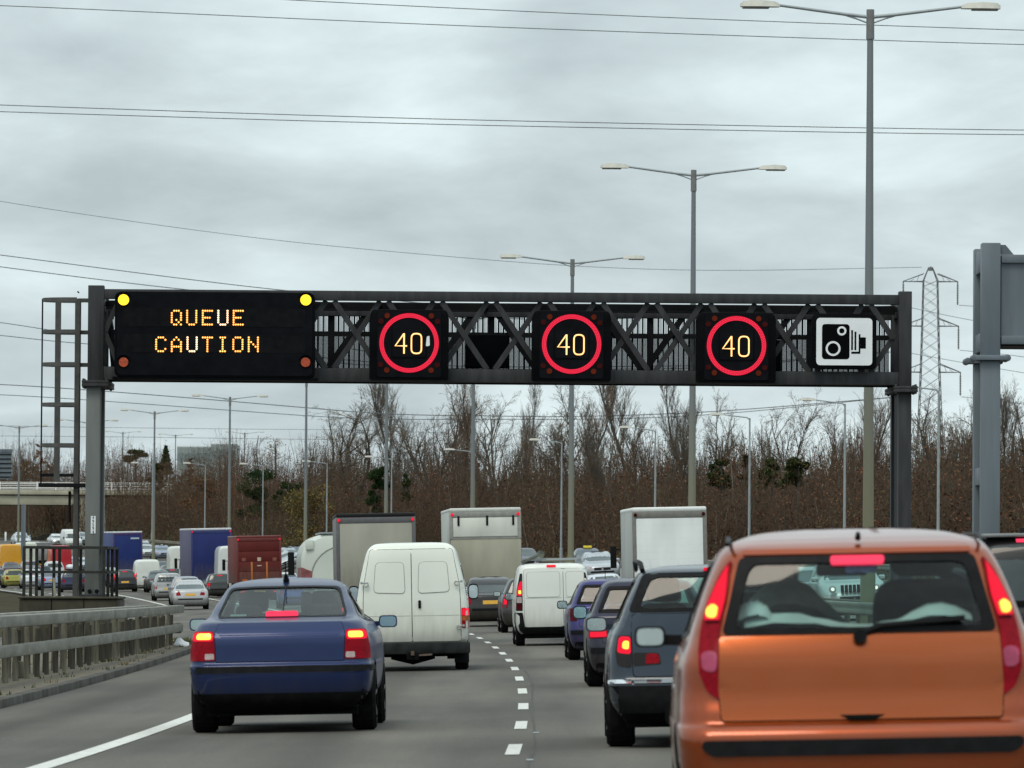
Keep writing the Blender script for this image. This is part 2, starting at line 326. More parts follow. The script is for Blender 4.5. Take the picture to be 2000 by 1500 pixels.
# ------------------------------------------------------------------ ground, road, markings
def strip(name, us, y0, y1, dy, mat, dz=0.0, parent=None, uv=None):
    ys = np.arange(y0, y1+dy*.5, dy); V = []; F = []; m = len(us)
    for y in ys:
        for u in us: x = cx(y)+u; V.append((x, y, G(x, y)+dz))
    for i in range(len(ys)-1):
        for j in range(m-1): a = i*m+j; F.append((a, a+1, a+m+1, a+m))
    me = np_mesh(name, V, F, smooth=True); ul = me.uv_layers.new(name='across'); q = np.array([(us[j], y) for y in ys for j in range(m)], np.float32)[np.array(F).ravel()]; ul.data.foreach_set('uv', q.ravel())
    return link(name, me, parent, mat)
LU0 = .165
def asphalt_mat():
    m = bpy.data.materials.new('asphalt'); m.use_nodes = True; t = m.node_tree; b = t.nodes['Principled BSDF']
    tcn = t.nodes.new('ShaderNodeTexCoord')
    def noise(scale, st, det=5):
        mpn = t.nodes.new('ShaderNodeMapping'); mpn.inputs['Scale'].default_value = st; t.links.new(tcn.outputs['Object'], mpn.inputs[0])
        n = t.nodes.new('ShaderNodeTexNoise'); n.inputs['Scale'].default_value = scale; n.inputs['Detail'].default_value = det; t.links.new(mpn.outputs[0], n.inputs['Vector']); return n
    a = noise(40, (1, 1, 1), 3); c = noise(1.0, (1.2, .05, 1), 4); g_ = noise(.25, (1, .35, 1), 4)
    def ramp(n, p0, c0, p1, c1):
        r = t.nodes.new('ShaderNodeValToRGB'); r.color_ramp.elements[0].position = p0; r.color_ramp.elements[0].color = (*c0, 1); r.color_ramp.elements[1].position = p1; r.color_ramp.elements[1].color = (*c1, 1); t.links.new(n.outputs[0], r.inputs[0]); return r
    r1 = ramp(a, .3, (.093, .088, .078), .72, (.158, .149, .131)); r2 = ramp(c, .33, (.74, .74, .76), .66, (1.08, 1.07, 1.04)); r3 = ramp(g_, .36, (.76, .765, .77), .64, (1.10, 1.09, 1.07))
    m1 = t.nodes.new('ShaderNodeMixRGB'); m1.blend_type = 'MULTIPLY'; m1.inputs[0].default_value = 1; t.links.new(r1.outputs[0], m1.inputs[1]); t.links.new(r2.outputs[0], m1.inputs[2])
    m2 = t.nodes.new('ShaderNodeMixRGB'); m2.blend_type = 'MULTIPLY'; m2.inputs[0].default_value = 1; t.links.new(m1.outputs[0], m2.inputs[1]); t.links.new(r3.outputs[0], m2.inputs[2])
    uvn = t.nodes.new('ShaderNodeUVMap'); uvn.uv_map = 'across'; su = t.nodes.new('ShaderNodeSeparateXYZ'); t.links.new(uvn.outputs[0], su.inputs[0])
    def mth(op, a_, b_=0.0):
        n_ = t.nodes.new('ShaderNodeMath'); n_.operation = op
        for i_, v_ in enumerate((a_, b_)):
            if isinstance(v_, (int, float)): n_.inputs[i_].default_value = v_
            else: t.links.new(v_, n_.inputs[i_])
        return n_.outputs[0]
    ph = mth('MULTIPLY', mth('SUBTRACT', su.outputs[0], LU0), 2*math.pi/3.65); c1 = mth('COSINE', ph); c2 = mth('COSINE', mth('MULTIPLY', ph, 2.0))
    oil = mth('POWER', mth('MAXIMUM', mth('MULTIPLY', c1, -1.0), 0.0), 5.0); w_ = noise(.5, (1, .06, 1), 3)
    f_ = mth('ADD', 1.0, mth('MULTIPLY', w_.outputs[0], mth('ADD', mth('MULTIPLY', oil, -.42), mth('MULTIPLY', c2, -.16))))
    m3 = t.nodes.new('ShaderNodeMixRGB'); m3.blend_type = 'MULTIPLY'; m3.inputs[0].default_value = 1; t.links.new(m2.outputs[0], m3.inputs[1]); t.links.new(f_, m3.inputs[2]); m2 = m3
    t.links.new(m2.outputs[0], b.inputs['Base Color']); b.inputs['Roughness'].default_value = .78; b.inputs['Specular IOR Level'].default_value = .1
    bn = t.nodes.new('ShaderNodeBump'); bn.inputs['Strength'].default_value = .25; bn.inputs['Distance'].default_value = .01; t.links.new(a.outputs[0], bn.inputs['Height']); t.links.new(bn.outputs[0], b.inputs['Normal'])
    return m
M['asphalt'] = asphalt_mat()
M['earth'] = pm('earth', (.030, .026, .017), .95, var=.4, scale=.4, col2=(.06, .05, .028), bump=.4)
M['line'] = pm('road_paint', (.56, .56, .52), .7, var=.2, scale=14, bump=.05)
M['joint'] = pm('road_joint', (.045, .043, .040), .85, var=.35, scale=3)
# terrain out to the horizon, a little below everything laid on it
us = [-900, -400, -200, -110, -70, -50, -39, -30, -24, -19, -14, -6, 2, 8.6, 10, 12.5, 20, 29.5, 31, 34, 38, 45, 60, 110, 220, 500, 1200]
ys = list(np.arange(-60, 800, 8))+[900, 1100, 1400, 2000, 3000, 4200]
V = []; F = []
for y in ys:
    for u in us:
        x = cx(min(y, 760))+u; V.append((x, y, G(x, min(y, 760))-.07))
for i in range(len(ys)-1):
    for j in range(len(us)-1): a = i*len(us)+j; F.append((a, a+1, a+len(us)+1, a+len(us)))
kind(link('ground', np_mesh('ground', V, F, smooth=True), None, M['earth']), 'structure')
road = kind(strip('road', [-6.3, -3.5, 0, 3.7, 7.4, 8.6], 0, 760, 4, M['asphalt']), 'structure')
kind(strip('slip_road', [-12.9, -9.5, -6.3], 140, 760, 4, M['asphalt'], -.002), 'structure')
kind(strip('opposite_road', [10.6, 12.5, 16, 20, 24, 29.2], 60, 760, 4, M['asphalt'], .0), 'structure')
M['grit'] = pm('verge_grit', (.085, .068, .046), .95, scale=5, col2=(.15, .13, .092), bump=.5)
vg = kind(strip('verge', [-9.6, -8.4, -7.4, -6.48], 30, 139, 2, M['grit'], .10), 'structure')
M['kerb'] = pm('dirty_kerb', (.06, .056, .047), .95, var=.4, scale=2.5, bump=.3)
for y in range(34, 139, 3):
    p = [(cx(q)+w, q, G(cx(q)+w, q)) for q in (y+.02, y+2.98) for w in (-6.48, -6.3)]
    k = MB(); k.add([(a, b_, c+h_) for h_ in (-.05, .112) for a, b_, c in p], [(0, 1, 3, 2), (4, 6, 7, 5), (0, 4, 5, 1), (1, 5, 7, 3), (3, 7, 6, 2), (2, 6, 4, 0)])
    k.build('kerb_stone', M['kerb'], vg, bevel=.015)
def dash(u0, y0, ln, w, parent=road, name='lane_dash', mat='line', dz=.006):
    n = max(1, int(ln/3)); V = []; F = []
    for i in range(n+1):
        y = y0+ln*i/n
        for s in (-.5, .5): x = cx(y)+u0+w*s; V.append((x, y, G(x, y)+dz))
    for i in range(n): F.append((2*i, 2*i+1, 2*i+3, 2*i+2))
    return link(name, np_mesh(name, V, F), parent, M[mat])
LU = .165
y = 37.0
while y < 420:
    dash(LU, y-.2, 3.3, .12); dash(LU+3.65, y+2, 3.2, .12)
    y += 9.0
y = 44.0
while y < 60:      # studs and worn sealant by the dashes
    link('road_stud', MB().box(-.03, .03, -.04, .04, 0, .015).mesh('road_stud', bevel=.008), road, M['galv']).location = (cx(y)+LU+.16, y, G(cx(y)+LU, y)+.004)
    y += 9.0
V = []; F = []; n = 0; rng = random.Random(4)
for yy in np.arange(38, 92, 1.0):
    j = LU+.13+.03*math.sin(yy*.17)+rng.uniform(-.008, .008); w = .007+.006*rng.random()
    for s in (-1, 1): x = cx(yy)+j+s*w; V.append((x, yy, G(x, yy)+.004))
for i in range(len(V)//2-1): F.append((2*i, 2*i+1, 2*i+3, 2*i+2))
link('road_joint', np_mesh('road_joint', V, F), road, M['joint'])
dash(-3.55, 30, 300, .20, name='edge_line'); dash(7.5, 30, 400, .2, name='edge_line')
dash(-7.4, 296, 270, .2, name='edge_line'); dash(-12.4, 300, 260, .2, name='edge_line')
y = 152.0
while y < 500: dash(-3.5, y+180, 3, .17, name='slip_dash'); dash(-10.9, y, 3, .17, name='slip_dash'); y += 9

# ------------------------------------------------------------------ roadside barrier of rails on timber posts
def barrier_u(y): return -7.22+.38*max(0, (y-78)/49)
ba = thing('safety_barrier', 'weathered grey double rail barrier on timber posts, left of the hard shoulder', 'barrier', (cx(80)-7.3, 80, 0))
def bx_(u, y, z): x = cx(y)+u; return (x-ba.location.x, y-80, G(x, y)+z)
for k, (z0, z1) in enumerate(((.93, 1.10), (.50, .67))):
    y = 58.0
    while y < 127.5:
        y1 = min(y+3.6, 127.8); a = bx_(barrier_u(y), y+.01, (z0+z1)/2); b_ = bx_(barrier_u(y1), y1-.01, (z0+z1)/2)
        for side in (0, -.62):
            if k == 1 and side: continue
            m = MB(); m.bar((a[0]+side, a[1], a[2]-.0022*max(0, y-78)), (b_[0]+side, b_[1], b_[2]-.0022*max(0, y1-78)), .20 if k == 0 else .16, z1-z0)
            m.build('rail_beam', M['rail_grey'], ba, bevel=.02)
        y = y1+.0001 if y1 < 127.5 else 200
rng = random.Random(11); post_me = [MB().box(-.036, .036, -.06, .06, -.15, .93-.03*i).mesh('post', bevel=.008) for i in range(4)]
M['timber_dark'] = pm('damp_timber', (.05, .048, .036), .9, var=.5, scale=4, stretch=(3, 3, .6))
for k_, me in enumerate(post_me): me.materials.append(M['timber' if k_ < 2 else 'timber_dark'])
pl_me = MB().box(-.10, .10, -.19, .19, .1, .36).mesh('post_block', bevel=.01); pl_me.materials.append(M['timber'])
y = 58.4
while y < 127.5:
    for side, dy in ((-.13, 0), (-.34, .45), (-.52, 1.2)):
        p = bx_(barrier_u(y)+side, y+dy, -.0018*max(0, y-78)); o = link('post', post_me[rng.randrange(4)], ba); o.location = p; o.rotation_euler = (rng.uniform(-.03, .03), rng.uniform(-.03, .03), rng.uniform(-.1, .1))
    if rng.random() < .25:
        p = bx_(barrier_u(y)-.3, y+.7, 0); link('post_block', pl_me, ba).location = p
    y += 1.75+rng.uniform(-.25, .25)
link('rail_end', MB().bar((bx_(barrier_u(127.6), 127.6, .47)), (bx_(barrier_u(127.6)-.5, 127.9, .48)), .2, .24).mesh('rail_end', bevel=.02), ba, M['rail_grey'])
bg_ = MB(); rng = random.Random(3)
bmb = bmesh.new(); bmesh.ops.create_icosphere(bmb, subdivisions=2, radius=.16)
for v in bmb.verts: v.co = Vector((v.co.x*1.05, v.co.y, max(-.02, v.co.z*.75)))*(1+rng.uniform(-.16, .16))
for v in bmb.verts:
    if v.co.z > .10: v.co += Vector((-.02, 0, .09*rng.random()))
bo = link('plastic_bag', to_mesh('plastic_bag', bmb, True, 50), None, M['bag']); xb = X(355, 124); bo.location = (xb, 124, G(xb, 124)+.12)
tag(bo, 'white plastic bag lying at the far end of the barrier', 'bag')
# tufts along the verge
def blades(name, pts, h, w, mats, lab=None):
    rng = np.random.default_rng(5); V = []; F = []; mi = []
    for (x, y_, z) in pts:
        k = rng.integers(5, 12); m_i = int(rng.integers(0, len(mats)))
        for _ in range(k):
            a = rng.uniform(0, 6.28); q = rng.uniform(0, .12); hh = h*rng.uniform(.4, 1.1); b0 = len(V); ww = w*rng.uniform(.6, 1.2)
            bx, by = x+q*math.cos(a), y_+q*math.sin(a); tx, ty = bx+.4*hh*math.cos(a), by+.4*hh*math.sin(a)
            V += [(bx-ww, by, z-.02), (bx+ww, by, z-.02), (tx, ty, z+hh)]; F.append((b0, b0+1, b0+2)); mi.append(m_i)
    me = np_mesh(name, V, F, mi)
    for m_ in mats: me.materials.append(m_)
    o = link(name, me); return kind(o, 'stuff')
rng = random.Random(9); pts = []
for _ in range(90):
    y = rng.uniform(60, 138); u = rng.choice([rng.uniform(-9.3, -7.3), rng.uniform(-7.1, -6.5)]); x = cx(y)+u; pts.append((x, y, G(x, y)+.10))
for _ in range(120):
    y = rng.uniform(126, 138); u = rng.uniform(-8.2, -6.5); x = cx(y)+u; pts.append((x, y, G(x, y)+.10))
M['grass'] = pm('grass', (.045, .065, .02), .9, var=.3); M['grass_dry'] = pm('dry_grass', (.13, .11, .05), .9, var=.3)
blades('grass', pts, .08, .012, [M['grass'], M['grass_dry'], M['grass_dry']])['label'] = 'short grass tufts along the verge'

# ------------------------------------------------------------------ gantry
GD = 126.7
def gp(px, py): p = at(px, py, GD); return p.x, p.z
def gx(px): return at(px, 700, GD).x
ga = thing('sign_gantry', 'dark grey steel lattice gantry spanning the carriageway and carrying the lit signs', 'gantry', (0, GD, 0), (0, 0, R(1.1)))
xl0, xl1 = gx(172), gx(203); xr0, xr1 = gx(1757), gx(1782); D2 = 2.2
ZT, ZC, ZB = 8.0, 7.92, 5.88
zgr = G(gx(1770), GD)-.1
zpl = 1.0
cL = gx(170), gx(197)
for (a, b_, zb_) in ((xl0, xl1, zpl), (xr0, xr1, zgr)):
    up = MB().box(a, b_, 0, .36, ZB-.02, ZT); up.box(a, b_, D2-.3, D2+.05, ZB-.02, ZT); up.box(a+.04, b_-.04, .36, D2-.3, 7.45, 7.9); up.box(a+.04, b_-.04, .36, D2-.3, ZB-.02, 6.3)
    up.build('end_frame', M['steel'], ga, bevel=.012)
    lo0, lo1 = (cL if a < 0 else (xr0, xr1))
    lw = MB().box(lo0, lo1, .02, .34, zb_, ZB-.16); lw.box(lo0, lo1, D2-.28, D2+.03, zb_, ZB-.16)
    lw.build('column', M['steel_pale'] if a < 0 else M['steel'], ga, bevel=.012)
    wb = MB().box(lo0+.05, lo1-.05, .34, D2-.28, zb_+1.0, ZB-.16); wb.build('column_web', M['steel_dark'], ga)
    fl = MB().box(a-.12, b_+.13, -.14, D2+.16, ZB-.085, ZB-.02); fl.box(a-.12, b_+.13, -.14, D2+.16, ZB-.16, ZB-.09)
    for bx0 in (a-.08, b_+.08):
        for by in (-.1, .45, D2-.4): fl.tube([(bx0, by, ZB-.20), (bx0, by, ZB+.02)], .03, 6)
    fl.build('bolted_flange', M['steel'], ga, bevel=.008)
for q in (.12, .28): MB().disc(cL[0]+q, .0, zpl+.12, .05, 8, .03).build('base_bolt', M['steel_dark'], ga)
MB().prism(rpoly([(cL[0]-.1, zpl), (cL[1]+.1, zpl), (cL[1]+.1, zpl+.05), (cL[0]-.1, zpl+.05)], .005), -.1, D2+.15).build('base_plate', M['steel'], ga)
# chords
MB().box(xl1, xr0, .02, .24, 7.70, ZC).build('top_chord', M['steel'], ga, bevel=.012)
MB().box(xl1, xr0, .02, .26, ZB, 6.17).build('bottom_chord', M['steel'], ga, bevel=.012)
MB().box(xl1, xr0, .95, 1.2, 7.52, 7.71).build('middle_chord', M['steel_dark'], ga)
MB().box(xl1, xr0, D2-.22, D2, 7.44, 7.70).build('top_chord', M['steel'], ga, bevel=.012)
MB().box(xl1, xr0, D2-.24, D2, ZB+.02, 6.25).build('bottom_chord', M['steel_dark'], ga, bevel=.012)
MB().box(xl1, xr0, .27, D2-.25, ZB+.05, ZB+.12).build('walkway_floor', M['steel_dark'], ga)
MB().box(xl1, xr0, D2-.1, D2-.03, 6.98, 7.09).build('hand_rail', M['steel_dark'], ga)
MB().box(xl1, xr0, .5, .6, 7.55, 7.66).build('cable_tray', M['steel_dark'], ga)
# front diagonals: crossed bars, bay after bay
bay = 105/86.8; x = gx(232); n = 0; wd = 90/86.8
while x < xr0-.3:
    for a, b_ in (((x, .10, 7.70), (x+wd, .10, 6.17)), ((x+wd, .17, 7.70), (x, .17, 6.17))):
        if max(a[0], b_[0]) > xr0-.02:      # the last, half bay at the column
            mz = 6.935
            if a[0] < b_[0]: b_ = ((a[0]+b_[0])/2, b_[1], mz)
            else: a = ((a[0]+b_[0])/2, a[1], mz)
        MB().bar(a, b_, .125, .07, up=(0, 1, 0)).build('brace', M['steel'], ga)
    n += 1; x += bay
a0 = gx(203); MB().bar((a0+.3, .12, 7.6), (a0+.02, .12, 6.95), .11, .07, up=(0, 1, 0)).build('brace', M['steel'], ga); MB().bar((a0+.02, .12, 6.95), (a0+.35, .12, 6.17), .11, .07, up=(0, 1, 0)).build('brace', M['steel'], ga)
x = gx(635-420)
while x < xr0-1:        # rear truss
    for q in (-.95, .95):
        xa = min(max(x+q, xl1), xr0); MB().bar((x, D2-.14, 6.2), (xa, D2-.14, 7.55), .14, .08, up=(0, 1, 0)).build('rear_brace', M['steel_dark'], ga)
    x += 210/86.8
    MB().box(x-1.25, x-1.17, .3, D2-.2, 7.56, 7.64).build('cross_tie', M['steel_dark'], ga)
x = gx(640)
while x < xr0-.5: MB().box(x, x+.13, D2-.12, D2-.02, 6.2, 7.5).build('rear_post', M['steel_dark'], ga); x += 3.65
mb = MB(); x = xl1+.05; rng = random.Random(2)
while x < xr0-.05: mb.box(x, x+.032, D2-.03, D2-.004, 6.2, 7.52); x += .118
kind(mb.build('railing_bars', M['steel_dark'], ga), 'stuff')
mb = MB(); x = xl1+.05
while x < xr0-.05: mb.box(x, x+.0165, D2+.02, D2+.026, 6.2, 7.10); x += .021
x = xl1+.05
while x < xr0-.05: mb.box(x, x+.013, D2+.02, D2+.026, 7.10, 7.52); x += .028
kind(mb.build('mesh_screen', M['steel_dark'], ga), 'stuff')
for (p0, p1, q0, q1) in ((910, 995, 650, 715), (1062, 1075, 640, 700), (1508, 1530, 660, 722)):
    (a, z1), (b_, z0) = gp(p0, q0), gp(p1, q1); MB().box(a, b_, .9, 1.6, z0, z1).build('equipment_cabinet', M['sign_black'], ga, bevel=.02)
# ladder frame beyond the left column
def lz(py, px=120): return at(px, py, GD).z
xa, xb_, xc, xd = gx(77), gx(108), gx(147), gx(172)
MB().box(xc-.055, xc+.055, .9, 1.0, zpl, lz(580)).build('ladder_stile', M['steel_mid'], ga)
MB().box(xc-.055, xc+.055, 1.35, 1.45, zpl, lz(580)).build('ladder_stile', M['steel_mid'], ga)
MB().box(xb_-.065, xb_+.065, 1.12, 1.2, lz(940), lz(580)).build('cage_strip', M['steel_mid'], ga)
MB().tube([(xa, 1.16, lz(945)), (xa, 1.16, lz(580))], .018, 6).build('cage_strip', M['steel_dark'], ga)
for py, e in ((582, xd), (645, xd), (709, xd), (788, xc), (868, xc)):
    h_ = MB(); z = lz(py)
    for i in range(9):
        a = math.pi*i/8; b_ = math.pi*(i+1)/8
        if i < 8: h_.bar((xc-(xc-xa)*math.sin(a), 1.18-.5*math.cos(a), z), (xc-(xc-xa)*math.sin(b_), 1.18-.5*math.cos(b_), z), .012, .085)
    if e > xc: h_.box(xc, e, 1.1, 1.2, z-.05, z+.04)
    h_.build('cage_hoop', M['steel_mid'], ga)
z = lz(945); h_ = MB().box(xa-.03, xc+.2, .8, 1.6, z-.06, z+.02); h_.build('ladder_gate', M['steel_dark'], ga)
MB().box(xa-.02, xc, 1.14, 1.2, lz(928)-.02, lz(928)+.05).build('ladder_gate', M['steel_dark'], ga)
MB().tube([(gx(134), 1.1, lz(958)), (gx(134), 1.1, lz(1020))], .03, 6).build('padlock_bar', M['steel_dark'], ga)
zz = zpl+.3
while zz < 8.0: MB().tube([(xc, 1.0, zz), (xc, 1.35, zz)], .018, 6).build('rung', M['steel_dark'], ga); zz += .3
# number plate of the column, lettered from top to bottom
a, z1 = gp(178.5, 1008); b_, z0 = gp(187.5, 1042); MB().box(a, b_, .005, .0195, z0, z1).build('column_plate', M['sign_white'], ga)
def text_mesh(s, size):
    cu = bpy.data.curves.new('lettering', 'FONT'); cu.body = s; cu.size = size; cu.align_x = 'CENTER'; cu.align_y = 'CENTER'; cu.extrude = .0015
    tmp = bpy.data.objects.new('lettering', cu); C.objects.link(tmp); dg = bpy.context.evaluated_depsgraph_get()
    me = bpy.data.meshes.new_from_object(tmp.evaluated_get(dg)); bpy.data.objects.remove(tmp); return me
for i, ch in enumerate('49594'):
    o = link('lettering', text_mesh(ch, .095), ga, M['ink']); o.location = ((a+b_)/2, .002, z1-.04-.08*i); o.rotation_euler = (R(90), 0, 0)
# concrete plinth and railing at the left foot
pa, pb = gx(46), gx(236)
pn = thing('concrete_plinth', 'dark stained concrete plinth under the left foot of the gantry', 'plinth', (0, GD, 0), (0, 0, R(1.1)))
pm_ = MB(); pm_.box(pa, pb, -.45, 2.9, -.5, zpl-.06); pm_.box(pa-.03, pb+.03, -.5, 2.95, zpl-.055, zpl); o = pm_.build('block', M['concrete_dark'], pn, bevel=.03)
for q in (.33, .66): MB().box(pa+(pb-pa)*q-.01, pa+(pb-pa)*q+.01, -.456, -.44, .0, zpl-.06).build('cast_joint', M['gap'], pn)
M['rail_dark'] = pm('railing_paint', (.03, .032, .028), .7, var=.3, spec=.15)
rlg = thing('guard_railing', 'dark steel railing standing on the plinth round the gantry foot', 'railing', (0, GD, 0), (0, 0, R(1.1)))
zt_ = zpl+1.1; ra, rb = gx(54), gx(222)
corner = [(ra, -.3), (ra+.45, 2.5), (rb, 2.5), (rb-.1, -.3)]
for i in range(4):
    p, q = corner[i], corner[(i+1) % 4]
    for z in (zt_, zpl+.55): MB().bar((p[0], p[1], z), (q[0], q[1], z), .05, .06).build('rail', M['rail_dark'], rlg)
for px, yy in ((54, -.3), (63, .4), (71, 1.0), (79, 1.7), (97, 2.5), (108, 2.5), (150, 2.5), (209, -.3), (213, .6), (217, 1.5), (222, 2.5)):
    MB().box(gx(px)-.034, gx(px)+.034, yy-.035, yy+.035, zpl, zt_).build('upright', M['rail_dark'], rlg)
pt_ = MB(); pt_.tube([(gx(112), .1, zpl), (gx(110), .1, zpl+.42)], .03, 6); pt_.build('stake', M['cream_concrete'], rlg)

# --- message sign
def dots(cells, x0, z1, p, r, y, name, parent, mat):
    V = []; F = []
    for (i, j) in cells:
        b = len(V); X_, Z_ = x0+i*p, z1-j*p
        V += [(X_+r*math.cos(math.pi*k/4), y, Z_+r*math.sin(math.pi*k/4)) for k in range(8)]+[(X_+.6*r*math.cos(math.pi*k/4), y-.008, Z_+.6*r*math.sin(math.pi*k/4)) for k in range(8)]
        F += [tuple(range(b+8, b+16))]+[(b+k, b+(k+1) % 8, b+8+(k+1) % 8, b+8+k) for k in range(8)]
    mb = MB(); mb.v = V; mb.f = F; return mb.build(name, mat, parent)
FONT = {'Q': ('01110', '10001', '10001', '10001', '10101', '10010', '01101'), 'U': ('10001',)*6+('01110',), 'E': ('11111', '10000', '10000', '11110', '10000', '10000', '11111'),
        'C': ('01110', '10001', '10000', '10000', '10000', '10001', '01110'), 'A': ('00100', '01010', '10001', '10001', '11111', '10001', '10001'), 'T': ('11111',)+('00100',)*6,
        'I': ('01110',)+('00100',)*5+('01110',), 'O': ('01110',)+('10001',)*5+('01110',), 'N': ('10001', '10001', '11001', '10101', '10011', '10001', '10001')}
ms = thing('message_sign', 'large black electronic sign with amber dot letters reading QUEUE CAUTION', 'sign', (0, GD, 0), (0, 0, R(1.1)))
(a, z1), (b_, z0) = gp(228, 572), gp(615, 741)
cs = MB().prism(rrect(a, z0, b_, z1, .16, 6), -.62, -.02); cs.build('sign_case', M['sign_black'], ms, bevel=.02)
MB().prism(rrect(a+.05, z0+.05, b_-.05, z1-.05, .13, 6), -.632, -.60).build('sign_face', M['sign_face'], ms)
MB().box(a-.04, b_+.08, -.60, .0, z0-.05, z0+.01).build('sign_sill', M['sign_black'], ms, bevel=.01)
for q in (.2, .5, .8): MB().box(a+(b_-a)*q-.05, a+(b_-a)*q+.05, -.03, .05, 6.0, 7.85).build('mounting_rail', M['steel_dark'], ms)
for r0, r1 in ((604, 642), (655, 692)):
    (p0, q1), (p1, q0) = gp(243, r0), gp(597, r1); MB().prism(rrect(p0, q0, p1, q1, .02), -.638, -.63).build('display_panel', pm('display_panel', (.007, .0075, .0085), .3, var=.3), ms)
    n = 6
    for i in range(1, n): xx = p0+(p1-p0)*i/n; MB().box(xx-.006, xx+.006, -.640, -.637, q0+.02, q1-.02).build('panel_seam', M['sign_face'], ms)
P = 4.45/86.8
def word(cols, top, pale):
    for ch, px, wht in zip(cols[0], cols[1], pale):
        x0, zt0 = gp(px, top); cells = [(i, j) for j, row in enumerate(FONT[ch]) for i, c in enumerate(row) if c == '1']
        lt = dots(cells, x0, zt0, P, .0235, -.640, 'lit_letter', ms, M['led_white'] if wht else M['led'])
        lt['label'] = 'letter %s in amber dots' % ch
        dots(cells, x0, zt0, P, .012, -.650, 'bright_dots', lt, M['led_white'] if wht else M['led_core'])
word(('QUEUE', (338.6, 368.3, 398.7, 428.8, 458.5)), 610.2, (0, 0, 0, 1, 0)); word(('CAUTION', (308.3, 338.6, 369, 398.7, 428.3, 457.9, 487.8)), 662, (0, 0, 1, 0, 0, 0, 0))
for px, py, r, mt in ((245, 589, 10.6, 'amber_on'), (598.5, 589, 10.6, 'amber_on'), (245, 710, 9.2, 'lens_orange'), (598, 710, 9.2, 'lens_orange')):
    X_, Z_ = gp(px, py); q = MB().prism(circ(X_, Z_, (r+1.5)/86.8, 20), -.645, -.63).build('lamp_bezel', M['sign_black'], ms); MB().prism(circ(X_, Z_, r/86.8, 20), -.668, -.64).build('lantern', M[mt], ms)
    hd = MB(); n = 10
    for i in range(n):
        a1, a2 = math.pi*(.1+.8*i/n), math.pi*(.1+.8*(i+1)/n); rr = (r+5)/86.8
        hd.bar((X_+rr*math.cos(a1), -.66, Z_+rr*math.sin(a1)), (X_+rr*math.cos(a2), -.66, Z_+rr*math.sin(a2)), .008, .05, up=(0, 1, 0))
    hd.build('lamp_hood', M['sign_black'], ms)

# --- three speed signs
def tube_path(mb, pts, r): mb.tube(pts, r, 6)
def speed_sign(px, py, label):
    X0, Z0 = gp(px, py); s = 1/86.8
    t_ = thing('speed_sign', label, 'sign', (0, GD, 0), (0, 0, R(1.1)), 'lit speed limit signs on the gantry')
    w, h0, h1 = 77*s, -72*s, 65*s
    ol = rpoly([(X0-w, Z0+h0), (X0+w, Z0+h0), (X0+w, Z0+h1*.82), (X0+w*.93, Z0+h1), (X0-w*.93, Z0+h1), (X0-w, Z0+h1*.82)], .07, 4)
    MB().prism(ol, -.55, -.02).build('sign_case', M['sign_black'], t_, bevel=.015)
    f = 62*s; MB().prism(rrect(X0-f, Z0+h0+.06, X0+f, Z0+h1-.05, .06), -.57, -.54).build('sign_face', M['sign_face'], t_)
    for q in (-1, 1):       # angled side flaps
        k = MB(); k.add([(X0+q*f, -.56, Z0+h0+.05), (X0+q*w, -.40, Z0+h0+.02), (X0+q*w, -.40, Z0+h1-.14), (X0+q*f, -.56, Z0+h1-.05), (X0+q*f, -.54, Z0+h0+.05), (X0+q*w, -.36, Z0+h0+.02), (X0+q*w, -.36, Z0+h1-.14), (X0+q*f, -.54, Z0+h1-.05)], [(0, 1, 2, 3), (4, 7, 6, 5), (0, 4, 5, 1), (1, 5, 6, 2), (2, 6, 7, 3), (3, 7, 4, 0)]); k.build('side_flap', M['sign_black'], t_)
    MB().prism(rrect(X0-35*s, Z0-30*s, X0+35*s, Z0+30*s, .05), -.578, -.565).build('digit_panel', M['sign_black'], t_, bevel=.006)
    MB().prism(rrect(X0-32*s, Z0-27*s, X0+32*s, Z0+27*s, .04), -.582, -.575).build('digit_screen', M['sign_face'], t_)
    rg = MB().ringprism(circ(X0, Z0, 58*s, 72), circ(X0, Z0, 49.3*s, 72), -.582, -.56).build('lit_ring', M['ring'], t_)
    V = MB()
    for k, rr in enumerate((50.4, 53.4, 56.3)):
        n = 96
        for i in range(n):
            a = 2*math.pi*(i+.5*(k % 2))/n; V.prism([(X0+rr*s*math.cos(a)+1.25*s*math.cos(b), Z0+rr*s*math.sin(a)+1.25*s*math.sin(b)) for b in (0, 1.57, 3.14, 4.71)], -.588, -.581)
    kind(V.build('ring_dots', M['ring_dot'], rg), 'stuff')
    for mt, r, yy in (('digit_edge', .0205, -.588), ('digit', .0145, -.602)):
        def pt(x, z): return (X0+(x-799)*s, yy, Z0+(672-z)*s)
        m4 = MB(); m4.tube([pt(788.5, 654.5), pt(772, 678), pt(795, 678)], r, 6); m4.tube([pt(789.2, 653.5), pt(789.2, 693)], r, 6)
        a_ = m4.build('lit_digit', M[mt], t_); a_['label'] = 'digit 4'
        o = rrect(803.5, 654, 823, 692.5, 9, 5); mz = MB(); mz.tube([pt(*q) for q in o]+[pt(*o[0])], r, 6); a_ = mz.build('lit_digit', M[mt], t_); a_['label'] = 'digit 0'
    for q in (-1, 1):
        for v in (-1, 1):
            for (dx_, dz_, mt) in ((43, 54, 'lens_amber'), (55, 43, 'lens_red')):
                MB().prism(circ(X0+q*dx_*s, Z0+v*dz_*s*(.98), .062, 14), -.585, -.565).build('flasher', M[mt], t_)
    MB().box(X0-.3, X0+.3, -.05, .05, Z0-.75, Z0+.7).build('mounting_rail', M['steel_dark'], t_)
    return t_
ss = speed_sign(799, 672, 'lit red ring 40 sign next to the message sign, leftmost of three')
